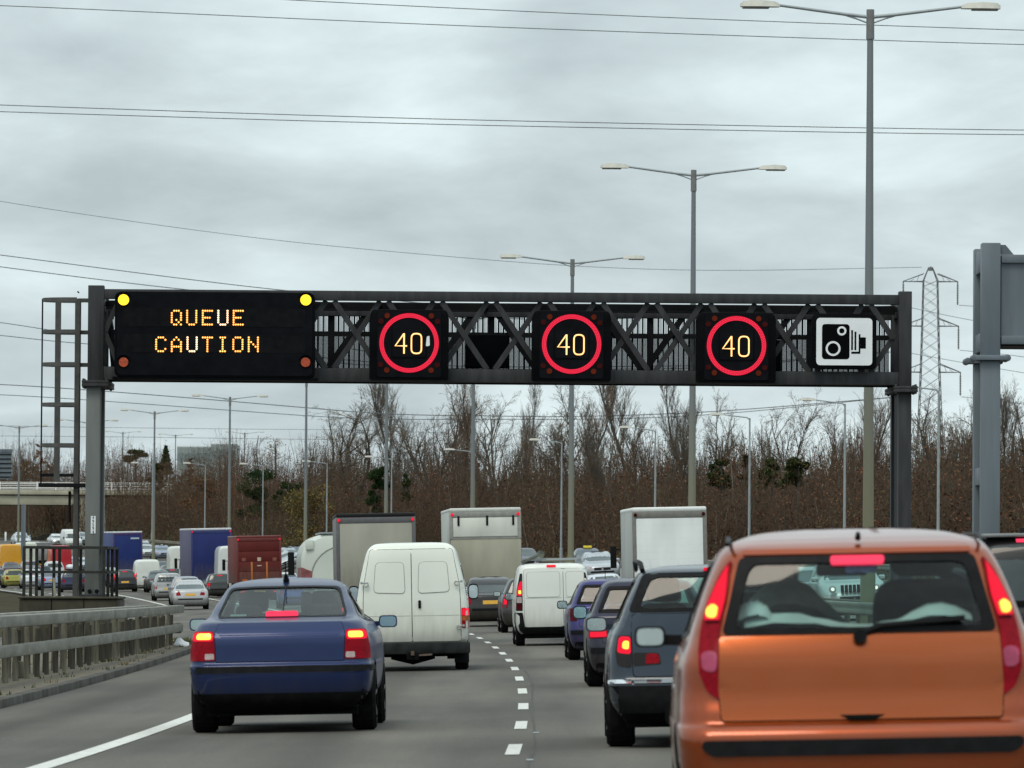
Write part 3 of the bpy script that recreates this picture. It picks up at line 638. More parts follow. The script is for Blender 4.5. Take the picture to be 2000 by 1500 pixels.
q = gp(835, 669); MB().prism(rpoly([(q[0]-.04, q[1]-.11), (q[0]+.05, q[1]-.10), (q[0]+.04, q[1]+.13), (q[0]-.02, q[1]+.11)], .03), -.584, -.57).build('bird_dropping', M['sign_white'], ss)
speed_sign(1115, 674, 'lit red ring 40 sign over the middle lane, second of three'); speed_sign(1436, 677, 'lit red ring 40 sign beside the camera sign, rightmost of three')

# --- speed camera sign
c_ = thing('camera_sign', 'square white sign with a black camera symbol at the right end of the gantry', 'sign', (0, GD, 0), (0, 0, R(1.1)))
(a, z1), (b_, z0) = gp(1588, 615), gp(1709, 719); MB().prism(rrect(a-.03, z0-.03, b_+.03, z1+.03, .14, 6), -.20, -.03).build('sign_frame', M['sign_black'], c_, bevel=.012)
(a, z1), (b_, z0) = gp(1594, 621), gp(1703, 714); MB().prism(rrect(a, z0, b_, z1, .10, 6), -.212, -.19).build('sign_panel', M['sign_white'], c_)
Y = -.216; S = 1/86.8
def sgn(px, py): return gp(px, py)
(a, z1), (b_, z0) = sgn(1605, 633), sgn(1658.5, 702); MB().prism(rrect(a, z0, b_, z1, .08, 5), Y, -.20).build('camera_symbol', M['ink'], c_)
X_, Z_ = sgn(1643.5, 646.5); MB().ringprism(circ(X_, Z_, 9*S, 28), circ(X_, Z_, 5.2*S, 28), Y-.004, Y+.004).build('lens_symbol', M['sign_white'], c_)
X_, Z_ = sgn(1626.5, 681); MB().ringprism(circ(X_, Z_, 14.5*S, 32), circ(X_, Z_, 10.6*S, 32), Y-.004, Y+.004).build('lens_symbol', M['sign_white'], c_)
for p0, q0, p1, q1 in ((1662, 645, 1665.3, 684), (1668.4, 648, 1671.8, 684), (1676.6, 653, 1679.8, 691), (1662, 687, 1679.8, 691.2), (1680, 659, 1690.5, 681)):
    (a, z1), (b_, z0) = sgn(p0, q0), sgn(p1, q1); MB().box(a, b_, Y, -.20, z0, z1).build('bellows_symbol', M['ink'], c_)

# ------------------------------------------------------------------ second gantry at the right edge
GD2 = 108.0
def g2(px, py): p = at(px, py, GD2); return p.x, p.z
g = thing('sign_gantry', 'blue grey portal column with open sides at the right edge, carrying a plain beam', 'gantry', (0, GD2, 0))
x0, x1 = g2(1917, 700)[0], g2(1954, 700)[0]; zt2 = g2(1940, 474)[1]; zf = g2(1930, 697)[1]; zb2 = G(x0, GD2)-.2; D3 = 2.05
up = MB(); up.box(x0, x1, 0, .36, zf, zt2); up.build('upper_post', M['steel_blue'], g, bevel=.02); MB().box(x0, x1, D3-.36, D3, zf, zt2-.02).build('upper_post', M['steel_blue'], g, bevel=.02)
for p0, p1 in ((484, 528), (648, 684)):
    MB().box(x0+.02, x1-.02, .36, D3-.36, g2(1920, p1)[1], g2(1920, p0)[1]).build('web_plate', M['steel_blue'], g, bevel=.01)
MB().box(x0+.16, x1-.02, .36, D3-.36, zf, zt2-.4).build('web_opening_shade', M['steel_dark'], g)  # dark plate painting the shade inside the open column sides
MB().box(x0, x1, 0, .36, zb2, zf-.07).build('column', M['steel_blue'], g, bevel=.02); MB().box(x0, x1, D3-.36, D3, zb2, zf-.07).build('column', M['steel_blue'], g, bevel=.02)
for p0, p1 in ((912, 946), ): MB().box(x0+.02, x1-.02, .36, D3-.36, g2(1920, p1)[1], g2(1920, p0)[1]).build('web_plate', M['steel_blue'], g, bevel=.01)
MB().box(x0+.16, x1-.02, .36, D3-.36, zb2, zf-.1).build('web_opening_shade', M['steel_dark'], g)  # same painted shade for the lower openings
for yy in (0, D3-.36):
    k = MB().box(x0-.14, x1+.14, yy-.12, yy+.48, zf-.065, zf+.03)
    for xx in (x0-.13, x1+.13): k.tube([(xx, yy-.1, zf-.02), (xx, yy+.46, zf-.02)], .07, 8)
    k.build('bolted_flange', M['steel_blue'], g, bevel=.01)
bz1, bz0 = g2(1980, 497)[1], g2(1980, 672)[1]
k = MB(); k.box(x1+.02, x1+7, .02, .30, bz1-.16, bz1); k.box(x1+.02, x1+7, .02, .30, bz0, bz0+.16); k.build('beam_flange', M['steel_blue'], g, bevel=.01)
MB().box(x1+.02, x1+7, .10, .26, bz0+.16, bz1-.16).build('beam_web', M['steel_blue'], g)
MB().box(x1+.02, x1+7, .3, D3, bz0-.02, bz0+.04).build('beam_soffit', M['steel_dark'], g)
MB().prism([(x1, bz1), (x1+.26, bz1), (x1+.10, bz1+.19), (x1, bz1+.19)], .1, .14).build('lifting_lug', M['steel_blue'], g)
MB().box(x1+5.0, x1+5.4, 0, D3, zb2, bz0).build('far_column', M['steel_blue'], g)

# ------------------------------------------------------------------ lamp columns
def galv_pole():
    m = bpy.data.materials.new('column_galvanising'); m.use_nodes = True; t = m.node_tree; b = t.nodes['Principled BSDF']; b.inputs['Roughness'].default_value = .55; b.inputs['Metallic'].default_value = .15
    tcn = t.nodes.new('ShaderNodeTexCoord'); sp_ = t.nodes.new('ShaderNodeSeparateXYZ'); t.links.new(tcn.outputs['Object'], sp_.inputs[0])
    nz = t.nodes.new('ShaderNodeTexNoise'); nz.inputs['Scale'].default_value = 1.2; t.links.new(tcn.outputs['Object'], nz.inputs['Vector'])
    ad = t.nodes.new('ShaderNodeMath'); ad.operation = 'MULTIPLY_ADD'; ad.inputs[1].default_value = 2.2; t.links.new(nz.outputs[0], ad.inputs[0]); t.links.new(sp_.outputs[2], ad.inputs[2])
    mr = t.nodes.new('ShaderNodeMapRange'); mr.inputs[1].default_value = 4.5; mr.inputs[2].default_value = 9.5; t.links.new(ad.outputs[0], mr.inputs[0])
    rp_ = t.nodes.new('ShaderNodeValToRGB'); e_ = rp_.color_ramp.elements; e_[0].color = (.20, .193, .125, 1); e_[1].color = (.175, .195, .205, 1); t.links.new(mr.outputs[0], rp_.inputs[0]); t.links.new(rp_.outputs[0], b.inputs['Base Color'])
    return m
M['pole'] = galv_pole()
def lamp_head_mb(s, x0, z0, w=.95):
    mb = MB(); V = []; prof = [(0, .10, .045), (.12, .15, .08), (.55*w, .17, .10), (w*.92, .14, .085), (w, .08, .05)]
    for x, hw, hh in prof: V += [(x0+s*x, -hw, z0-.05), (x0+s*x, hw, z0-.05), (x0+s*x, hw*.7, z0-.05+hh*1.6), (x0+s*x, -hw*.7, z0-.05+hh*1.6)]
    fs = [(k*4+i, k*4+(i+1) % 4, (k+1)*4+(i+1) % 4, (k+1)*4+i) for k in range(len(prof)-1) for i in range(4)]+[(3, 2, 1, 0), tuple(range(len(V)-4, len(V)))]
    mb.add(V, fs); return mb
def double_lamp():
    r_ = thing('street_lamp', '', 'lamp post'); H = 15.0
    MB().tube([(0, 0, 0), (0, 0, 2.2), (0, 0, 2.21), (0, 0, H)], [.19, .18, .135, .072], 14, ).build('column', M['pole'], r_, True)
    MB().tube([(0, 0, H-.62), (0, 0, H+.10)], [.10, .095], 12).build('bracket_sleeve', pm('lamp_bracket', (.17, .17, .165), .6), r_, True)
    for s in (-1, 1):
        MB().tube([(s*.06, 0, H-.08), (s*.6, 0, H-.02), (s*2.25, 0, H+.19)], [.045, .042, .034], 8).tube([(s*.08, 0, H-.22), (s*.35, 0, H-.12), (s*.75, 0, H+.0)], .022, 6).build('arm', M['galv'], r_, True)
        hd = lamp_head_mb(s, s*2.2, H+.19).build('lamp_head', M['lamp_head'], r_, True)
        MB().box(min(s*2.45, s*3.1), max(s*2.45, s*3.1), -.12, .12, H+.10, H+.15).build('lamp_bowl', M['lamp_under'], hd, bevel=.02)
    return r_
words = ['nearest and tallest, at the right', 'second from the right', 'third from the right, behind the middle lane sign', 'fourth from the right, its top hidden by the gantry', 'fifth from the right, rising behind the grey lorry', 'just right of the message sign, its head hidden', 'above the blue curtain sided lorry', 'standing between the gantry foot and the blue lorry', 'half hidden behind the gantry foot', 'at the far left in front of the bridge']
pr = double_lamp()
for i in range(10):
    d = 135.8+54*i; o = pr if i == 0 else copy_tree(pr); x = X((1697, 1353, 1117, 925, 756, 599, 450, 303, 172, 39)[i], d, 700); o.location = (x, d, G(x, d)-.05); o.rotation_euler = (0, 0, -cx(d)*0+math.atan(2*K*(d-Y0)))
    tag(o, 'double armed lamp post '+words[i], 'lamp post', 'double armed lamp posts along the central reserve')
def single_lamp():
    r_ = thing('street_lamp', '', 'lamp post'); H = 9.5
    MB().tube([(0, 0, 0), (0, 0, 1.6), (0, 0, 1.61), (0, 0, H)], [.13, .12, .085, .05], 10).build('column', M['galv'], r_, True)
    MB().tube([(0, 0, H-.12), (-.15, 0, H+.02), (-1.7, 0, H+.20)], [.045, .04, .03], 8).build('arm', M['galv'], r_, True)
    hd = lamp_head_mb(-1, -1.6, H+.21, .85).build('lamp_head', M['lamp_head'], r_, True); MB().box(-2.3, -1.85, -.1, .1, H+.12, H+.165).build('lamp_bowl', M['lamp_under'], hd)
    return r_
def solve_d(px, u):
    s = (px-1000)/F_PX; b_ = s-2*K*Y0; c = K*Y0*Y0-u; return (-b_+np.sqrt(b_*b_-4*K*c))/(2*K)
words = ['right of the gantry column', 'between the nearest tall pole and the camera sign', 'below the rightmost 40 sign', 'above the rightmost box lorry', 'beside the third tall pole', 'beside the fourth tall pole', 'beside the fifth tall pole', 'right of the message sign pole', 'above the maroon lorry', 'above the blue curtain sided lorry', 'beside the pole by the gantry foot', 'just left of the gantry foot']
ps = single_lamp()
for i, px in enumerate((1834, 1651, 1465, 1281, 1098, 927, 766, 640, 515, 402, 299, 205)):
    d = float(solve_d(px, 9.4+20.5)); o = ps if i == 0 else copy_tree(ps); x = cx(d)+29.9; o.location = (x, d, G(x, d)-.05); o.rotation_euler = (0, 0, math.atan(2*K*(d-Y0))*.6)
    tag(o, 'single armed lamp post '+words[i], 'lamp post', 'single armed lamp posts on the far verge')
# small lamp columns on the skyline
for px, py, d, lab in ((240, 845, 980, 'tiny distant double armed lamp post left of the dark conifer'), (343, 850, 1010, 'tiny distant double armed lamp post right of the dark conifer'), (478, 846, 900, 'tiny distant lamp post by the office block')):
    o = copy_tree(pr); p = at(px, py, d); o.location = (p.x, d, p.z-15); tag(o, lab, 'lamp post', 'distant lamp posts on the skyline')

# ------------------------------------------------------------------ steel beam barriers
def beam(label, u, y0, y1, side, h0=.45):
    b_ = thing('crash_barrier', label, 'barrier', (cx(y0)+u, y0, 0), None, 'steel beam barriers')
    V = []; F = []; n = 0
    prof = [(0, h0), (.04*side, h0+.04), (0, h0+.11), (0, h0+.18), (.04*side, h0+.25), (0, h0+.30), (.03, h0+.30), (.03, h0)]
    yy = np.arange(y0, y1+.1, 6.0); k = len(prof)
    for y in yy:
        x = cx(y)+u; z = G(x, y)
        for a, h_ in prof: V.append((x+a-b_.location.x, y-y0, z+h_))
    for i in range(len(yy)-1):
        for j in range(k): F.append((i*k+j, i*k+(j+1) % k, (i+1)*k+(j+1) % k, (i+1)*k+j))
    link('beam', np_mesh('beam', V, F), b_, pm('barrier_steel', (.19, .17, .13), .6, var=.2, scale=.6))
    mb = MB()
    for y in np.arange(y0, y1, 3.2): x = cx(y)+u; z = G(x, y); mb.box(x-b_.location.x+.03, x-b_.location.x+.13, y-y0-.05, y-y0+.05, z-.1, z+h0+.28)
    kind(mb.build('posts', M['timber'], b_), 'stuff')
beam('long steel barrier beam along the far verge below the trees', 29.7, 200, 700, -1, .5)
beam('steel barrier beam along the near side of the central reserve', 9.0, 70, 640, -1)
beam('steel barrier beam along the far side of the central reserve', 9.9, 70, 640, 1)
for px, py, d, lab in ((316, 1066, 560, 'small white marker post on the far verge left of the blue lorry'), (11, 1041, 700, 'small white marker post at the far left')):
    p = at(px, py, d); o = MB().box(-.11, .11, -.06, .06, -1.0, .12).build('marker_post', M['sign_white'], None, bevel=.02); o.location = p; tag(o, lab, 'marker post')

# ------------------------------------------------------------------ bridge, far sign, office block
BD = 725.0
def bp(px, py): p = at(px, py, BD); return p.x, p.z
br = thing('road_bridge', 'pale concrete bridge with white railings crossing at the far left', 'bridge', (0, BD, 0))
xl, xr = bp(-260, 960)[0], bp(330, 960)[0]; zd1 = bp(80, 957)[1]; zd0 = bp(80, 986)[1]; zm = bp(80, 966)[1]; zp = bp(80, 941)[1]
MB().box(xl, xr, 0, 12, zm, zd1).build('deck_edge', M['cream_concrete'], br, bevel=.05)
MB().box(xl, bp(170, 960)[0], .4, 11.6, zd0, zm-.12).build('girder', M['cream_concrete'], br, bevel=.05)
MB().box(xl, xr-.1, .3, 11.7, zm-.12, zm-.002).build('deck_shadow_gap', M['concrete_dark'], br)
ab0, ab1 = bp(158, 960)[0], bp(170, 960)[0]; MB().add([(ab0, .3, zd0), (ab1+.2, .3, zd0), (ab1+.2, 11, zd0), (ab0, 11, zd0), (ab0-.8, .3, 3), (ab1-.5, .3, 3), (ab1-.5, 11, 3), (ab0-.8, 11, 3)], [(0, 1, 5, 4), (1, 2, 6, 5), (2, 3, 7, 6), (3, 0, 4, 7)]).build('abutment', M['cream_concrete'], br)
for f in (0, .5, 1.0):
    z = zd1+.12+(zp-zd1-.2)*f; MB().box(xl, xr, -.02, .06, z-.045, z+.045).build('parapet_rail', M['white_rail'], br)
for yy in (11.5, ):
    for f in (.4, 1.0): z = zd1+.12+(zp-zd1-.2)*f; MB().box(xl, xr, yy, yy+.06, z-.05, z+.05).build('parapet_rail', M['white_rail'], br)
x = bp(30, 950)[0]-9.2
while x < xr: MB().box(x-.09, x+.09, -.06, .08, zd1, zp).build('parapet_post', M['white_rail'], br); x += 2.4
sd = 560.0
p0 = at(-30, 877, sd); p1 = at(22, 936, sd)
sg = thing('direction_sign', 'back of a large blue grey ribbed road sign cut by the left edge', 'sign', (0, sd, 0))
MB().box(p0.x, p1.x, 0, .12, p1.z, p0.z).build('panel', M['steel_blue'], sg); MB().box(p0.x, p1.x+.1, -.05, .15, p0.z-.3, p0.z).build('top_rail', M['steel_blue'], sg)
n = 6
for i in range(n): z = p1.z+(p0.z-.3-p1.z)*(i+.5)/n; MB().box(p0.x, p1.x, -.07, -.005, z-.05, z+.05).build('stiffening_rib', M['steel_dark'], sg)
for px in (-12, 46): q = at(px, 950, sd).x; MB().box(q-.22, q+.22, .13, .5, G(q, sd)-.2, p0.z if px < 0 else at(46, 985, sd).z).build('post', M['steel_blue'], sg)
od = 1250.0
ob = thing('office_block', 'distant grey green office block on the skyline behind the trees', 'building', (0, od, 0))
fac = pm('facade_panel', (.25, .285, .28), .5, var=.12, scale=.2); fac2 = pm('facade_glass', (.19, .23, .23), .4, var=.2, scale=.15); wl = pm('facade_rail', (.33, .37, .355), .6)
for (q0, q1, top, yo) in ((346, 413, 872, 0), (413, 461, 867, -1.0)):
    a = at(q0, top, od); b_ = at(q1, top, od); MB().box(a.x, b_.x, yo, yo+18, 2, a.z).build('wall', wl, ob)
    n = int((b_.x-a.x)/.95); w_ = (b_.x-a.x)/n
    for r_i in range(3):
        for i in range(n):
            z1 = a.z-.25-r_i*1.45; MB().box(a.x+i*w_+.05, a.x+(i+1)*w_-.05, yo-.10, yo-.002, z1-1.32, z1).build('facade_panel', fac2 if r_i % 2 else fac, ob)

V = []; F = []
xs_ = np.linspace(-260, 260, 60)
for j, (yy, zz) in enumerate(((790, 1.5), (815, 7), (840, 11.5), (862, 12.5), (900, 9), (960, 2))):
    for i, xx in enumerate(xs_): V.append((xx-30, yy, zz+(0 if zz < 3 else 1.2*math.sin(xx*.05)+.7*math.sin(xx*.13))))
for j in range(5):
    for i in range(59): a = j*60+i; F.append((a, a+1, a+61, a+60))
kind(link('hills', np_mesh('hills', V, F, smooth=True), None, M['earth']), 'structure')
# ------------------------------------------------------------------ pylon and power lines
PD = 800.0
def pp(px, py): p = at(px, py, PD); return Vector((p.x, 0, p.z))
py_ = thing('pylon', 'tall lattice electricity pylon at the right behind the bare trees', 'pylon', (0, PD, 0))
zb3 = G(pp(1815, 1000).x, 760)-1
axis = pp(1817, 640).x
lev = [(zb3, 3.6), (pp(0, 980).z, 2.5), (pp(0, 860).z, 1.75), (pp(1817, 735).z, 1.35), (pp(1817, 637).z, 1.15), (pp(1817, 548).z, 1.0), (pp(1817, 522).z, .25)]
def wz(z):
    for (za, wa), (zb_, wb_) in zip(lev, lev[1:]):
        if z <= zb_: return wa+(wb_-wa)*(z-za)/(zb_-za)
    return .25
lg = 0.095
for sx in (-1, 1):
    for sy in (-1, 1):
        m = MB()
        for (za, wa), (zb_, wb_) in zip(lev, lev[1:]): m.bar((axis+sx*wa, sy*wa, za), (axis+sx*wb_, sy*wb_, zb_), lg)
        m.build('leg', M['lattice'], py_)
m = MB(); z = zb3
while z < lev[-2][0]:
    st = wz(z)*1.35; z1 = min(z+st, lev[-2][0]); a, b_ = wz(z), wz(z1)
    for fx, fy, gx_, gy_ in ((-1, -1, 1, -1), (-1, 1, 1, 1), (-1, -1, -1, 1), (1, -1, 1, 1)):
        m.bar((axis+fx*a, fy*a, z), (axis+gx_*b_, gy_*b_, z1), .045); m.bar((axis+gx_*a, gy_*a, z), (axis+fx*b_, fy*b_, z1), .045)
    z = z1
m.build('lattice_bracing', M['lattice'], py_)
MB().tube([(axis, 0, lev[-1][0]-.5), (axis, 0, lev[-1][0]+.1)], [.35, .12], 8).build('peak', M['lattice'], py_)
ins = pm('insulator', (.16, .17, .17), .4)
for (ya, yb, e) in ((550, 535, 54), (637, 622, 56), (727, 711, 60)):
    za, zb_ = pp(1817, ya).z, pp(1817, yb).z; w = wz(za); e_ = e/13.75
    for s in (-1, 1):
        a_ = MB()
        for sy in (-1, 1):
            a_.bar((axis+s*w, sy*w, za), (axis+s*e_, 0, za), .10); a_.bar((axis+s*w, sy*w, zb_), (axis+s*e_, 0, za), .10)
        for f in (.33, .66): a_.bar((axis+s*(w+(e_-w)*f), 0, za), (axis+s*(w+(e_-w)*f*.7), 0, za+(zb_-za)*(1-f)), .06)
        a_.build('cross_arm', M['lattice'], py_)
        i_ = MB(); i_.tube([(axis+s*(e_-.06), 0, za), (axis+s*(e_-.06), 0, za-3.3)], .09, 6)
        for k in range(8): i_.tube([(axis+s*(e_-.06), 0, za-.5-k*.35), (axis+s*(e_-.06), 0, za-.6-k*.35)], .16, 6)
        i_.build('insulator', ins, py_)
def wire(label, pts, th=1.7, group='power cables across the sky'):
    """pts: (px, py, distance); a smooth curve through them"""
    P_ = [at(a, b_, d) for a, b_, d in pts]; t_ = np.arange(len(P_)); tt = np.linspace(0, len(P_)-1, 16*(len(P_)-1)+1)
    arr = np.stack([pchip(t_, [p[k] for p in P_], tt) if len(P_) > 2 else np.interp(tt, t_, [p[k] for p in P_]) for k in range(3)], 1)
    r = [th*p[1]/F_PX/2 for p in arr]
    o = MB().tube([tuple(p) for p in arr], r, 5).build('power_line', M['wire'], None, True); tag(o, label, 'cable', group)
wire('topmost cable starting at the top left corner of the sky', ((-400, -3, 240), (0, 11, 240), (1000, 54, 240), (2000, 87, 240), (2500, 98, 240)))
wire('cable cutting the top right of the sky above its neighbour', ((100, -28, 250), (570, 0, 250), (1300, 34, 250), (2000, 59, 250), (2500, 74, 250)))
wire('upper of the close pair of cables above the second lamp post', ((-400, 190, 260), (0, 205, 260), (1000, 236, 260), (2000, 254, 260), (2500, 258, 260)))
wire('lower of the close pair of cables above the second lamp post', ((-400, 205, 262), (0, 218, 262), (1000, 246, 262), (2000, 263, 262), (2500, 266, 262)))
wire('thin faint cable sloping down to the third lamp post', ((-300, 345, 420), (0, 393, 450), (480, 462, 520), (960, 508, 600), (1400, 528, 720), (1800, 522, 800)), 1.0)
wire('cable ending behind the message sign, upper one', ((-300, 460, 380), (0, 498, 400), (480, 559, 450), (900, 600, 500), (1300, 610, 640), (1761, 597, 800)), 1.7)
wire('cable ending behind the left gantry column top', ((-300, 484, 390), (0, 521, 410), (330, 562, 450), (900, 615, 520), (1300, 620, 640), (1761, 597, 801)), 1.7)
wire('cable crossing the ladder frame, upper one', ((-300, 590, 420), (0, 630, 440), (180, 653, 450), (700, 705, 520), (1300, 715, 640), (1759, 686, 800)), 1.5)
wire('cable crossing the ladder frame, lower one', ((-300, 622, 420), (0, 655, 440), (175, 672, 450), (700, 712, 520), (1300, 720, 640), (1759, 686, 801)), 1.5)
wire('cable below the gantry beam running in front of the bare trees, upper one', ((-300, 728, 440), (0, 751, 450), (640, 800, 520), (1000, 813, 600), (1350, 806, 700), (1756, 775, 800)), 1.7)
wire('cable below the gantry beam running in front of the bare trees, lower one', ((-300, 752, 440), (0, 771, 450), (600, 812, 520), (1000, 819, 600), (1350, 812, 700), (1756, 775, 801)), 1.4)
wire('faint low cable far behind the gantry foot, upper', ((-200, 828, 900), (210, 835, 900), (600, 839, 900), (1000, 850, 950)), .8); wire('faint low cable far behind the gantry foot, lower', ((-200, 850, 900), (210, 853, 900), (600, 858, 900), (1000, 870, 950)), .8)
wire('short cable from the pylon to the right edge, top', ((1873, 596, 800), (1960, 603, 780), (2100, 622, 740)), 1.1); wire('short cable from the pylon to the right edge, middle', ((1875, 684, 800), (1960, 692, 780), (2100, 712, 740)), 1.1); wire('short cable from the pylon to the right edge, bottom', ((1878, 775, 800), (1960, 784, 780), (2100, 804, 740)), 1.1)
wire('cable on the pylon\'s far side sloping to the right edge, upper', ((1761, 597, 800), (1880, 622, 760), (2100, 660, 700)), 1.1); wire('cable on the pylon\'s far side sloping to the right edge, lower', ((1759, 686, 800), (1880, 708, 760), (2100, 745, 700)), 1.1)
# ------------------------------------------------------------------ vehicle kit
def shell(slices, sub=3, nr=8, nc=5, ns=14, nf=6, cr=0.14, cf=0.35, bulge=0.06, fb=0.15, barrel=0.035):
    """a body lofted from level slices (height, half width, rear y, front y)"""
    S = np.array(slices, float); k = len(S); tt = np.linspace(0, k-1, (k-1)*sub+1)
    Q = np.stack([pchip(np.arange(k), S[:, j], tt) for j in range(4)], 1)
    ymin = S[:, 2].min(); ymax = S[:, 3].max(); ym = (ymin+ymax)/2; hl = (ymax-ymin)/2
    bm = bmesh.new(); rings = []
    for z, w, yr, yf in Q:
        c = min(cr, w*0.4); c2 = min(cf, w*0.5); h = []
        for i in range(nr): x = (w-c)*i/nr; h.append((x, yr+bulge*(x/w)**2))
        yc = yr+bulge*((w-c)/w)**2
        for i in range(nc): a = math.pi/2*i/nc; h.append((w-c+c*math.sin(a), yc+c*(1-math.cos(a))))
        xf = w-c2; yc2 = yf-fb*(xf/w)**2
        for i in range(ns): t = i/ns; h.append((w, (yc+c)*(1-t)+(yc2-c2)*t))
        for i in range(nc): a = math.pi/2*i/nc; h.append((w-c2+c2*math.cos(a), yc2-c2+c2*math.sin(a)))
        for i in range(nf+1): x = xf*(1-i/nf); h.append((x, yf-fb*(x/w)**2))
        h = [(x*(1-barrel*abs((y-ym)/hl)**3), y) for x, y in h]
        loop = h+[(-x, y) for x, y in h[-2:0:-1]]
        rings.append([bm.verts.new((x, y, z)) for x, y in loop])
    n = len(rings[0])
    for a, b in zip(rings, rings[1:]):
        for i in range(n): bm.faces.new((a[i], a[(i+1) % n], b[(i+1) % n], b[i]))
    bm.faces.new(rings[0][::-1]); bm.faces.new(rings[-1])
    bmesh.ops.recalc_face_normals(bm, faces=bm.faces); bm.normal_update()
    return bm
AX = {'R': lambda a, b: (Vector((a, -20, b)), Vector((0, 1, 0)), Vector((a, 0, b))),
      'F': lambda a, b: (Vector((a, 30, b)), Vector((0, -1, 0)), Vector((a, 5, b))),
      'L': lambda a, b: (Vector((-20, a, b)), Vector((1, 0, 0)), Vector((-1, a, b))),
      'P': lambda a, b: (Vector((20, a, b)), Vector((-1, 0, 0)), Vector((1, a, b))),
      'T': lambda a, b: (Vector((a, b, 20)), Vector((0, 0, -1)), Vector((a, b, 2)))}
def _grid(bm, step):
    xs = [v.co.x for v in bm.verts]; ys = [v.co.y for v in bm.verts]
    for ax, lo, hi in ((0, min(xs), max(xs)), (1, min(ys), max(ys))):
        n = int((hi-lo)/step)
        for i in range(1, n+1):
            c = lo+(hi-lo)*i/(n+1); co = Vector((c, 0, 0)) if ax == 0 else Vector((0, c, 0)); no = Vector((1, 0, 0)) if ax == 0 else Vector((0, 1, 0))
            bmesh.ops.bisect_plane(bm, geom=bm.verts[:]+bm.edges[:]+bm.faces[:], plane_co=co, plane_no=no, dist=1e-5)
def patch(bvh, ol, axis, name, mat, parent, t=0.006, sink=0.02, step=0.09, inner=None, far=None):
    """a panel of outline `ol` laid onto the body and standing `t` proud of it"""
    bm = bmesh.new()
    if inner is None:
        bm.faces.new([bm.verts.new((a, b, 0)) for a, b in ol])
    else:
        o = [bm.verts.new((a, b, 0)) for a, b in ol]; q = [bm.verts.new((a, b, 0)) for a, b in inner]; n = len(o)
        for i in range(n): bm.faces.new((o[i], o[(i+1) % n], q[(i+1) % n], q[i]))
    bmesh.ops.recalc_face_normals(bm, faces=bm.faces)
    _grid(bm, step)
    hits = {}
    for v in bm.verts:
        o, d, nr = AX[axis](v.co.x, v.co.y); loc, no, _, _ = bvh.ray_cast(o, d)
        if loc is None or (far is not None and (loc-nr).length > far): loc, no, _, _ = bvh.find_nearest(nr)
        if no.dot(d) > 0: no = -no
        hits[v] = (loc, (no*0.6-d*0.4).normalized())
    bed = [e for e in bm.edges if len(e.link_faces) == 1]
    back = {}
    if sink:
        for e in bed:
            for v in e.verts:
                if v not in back: l, n = hits[v]; back[v] = bm.verts.new(l-n*sink)
    for v, (l, n) in hits.items(): v.co = l+n*t
    if sink:
        for e in bed:
            a, b = e.verts
            try: bm.faces.new((a, b, back[b], back[a]))
            except ValueError: pass
        bmesh.ops.recalc_face_normals(bm, faces=bm.faces)
    me = to_mesh(name, bm, True, 40)
    return link(name, me, parent, mat)
def cut(bm, ol, axis):
    """saw a convex opening through the side of the body that faces `axis`"""
    d = AX[axis](0, 0)[1]; ia, ib = {'R': (0, 2), 'F': (0, 2), 'L': (1, 2), 'P': (1, 2), 'T': (0, 1)}[axis]
    A = [p[0] for p in ol]; B = [p[1] for p in ol]; a0, a1, b0, b1 = min(A)-.3, max(A)+.3, min(B)-.3, max(B)+.3
    def near(f):
        c = f.calc_center_median(); return f.normal.dot(d) < -0.12 and a0 < c[ia] < a1 and b0 < c[ib] < b1
    cen = (sum(A)/len(A), sum(B)/len(B)); k = len(ol)
    for i in range(k):
        p, q = ol[i], ol[(i+1) % k]
        if abs(p[0]-q[0])+abs(p[1]-q[1]) < 1e-5: continue
        fs = [f for f in bm.faces if near(f)]
        es = {e for f in fs for e in f.edges}; vs_ = {v for f in fs for v in f.verts}
        n2 = Vector((q[1]-p[1], -(q[0]-p[0])))
        co = Vector((0, 0, 0)); no = Vector((0, 0, 0)); co[ia] = p[0]; co[ib] = p[1]; no[ia] = n2.x; no[ib] = n2.y
        bmesh.ops.bisect_plane(bm, geom=list(vs_)+list(es)+fs, plane_co=co, plane_no=no, dist=1e-5)
    def inside(c):
        s0 = None
        for i in range(k):
            p, q = ol[i], ol[(i+1) % k]; cr_ = (q[0]-p[0])*(c[ib]-p[1])-(q[1]-p[1])*(c[ia]-p[0])
            s1 = (q[0]-p[0])*(cen[1]-p[1])-(q[1]-p[1])*(cen[0]-p[0])
            if cr_*s1 < -1e-9: return False
        return True
    dl = [f for f in bm.faces if near(f) and inside(f.calc_center_median())]
    bmesh.ops.delete(bm, geom=dl, context='FACES')
def mir(ol): return [(-a, b) for a, b in ol][::-1]
_wheel = {}
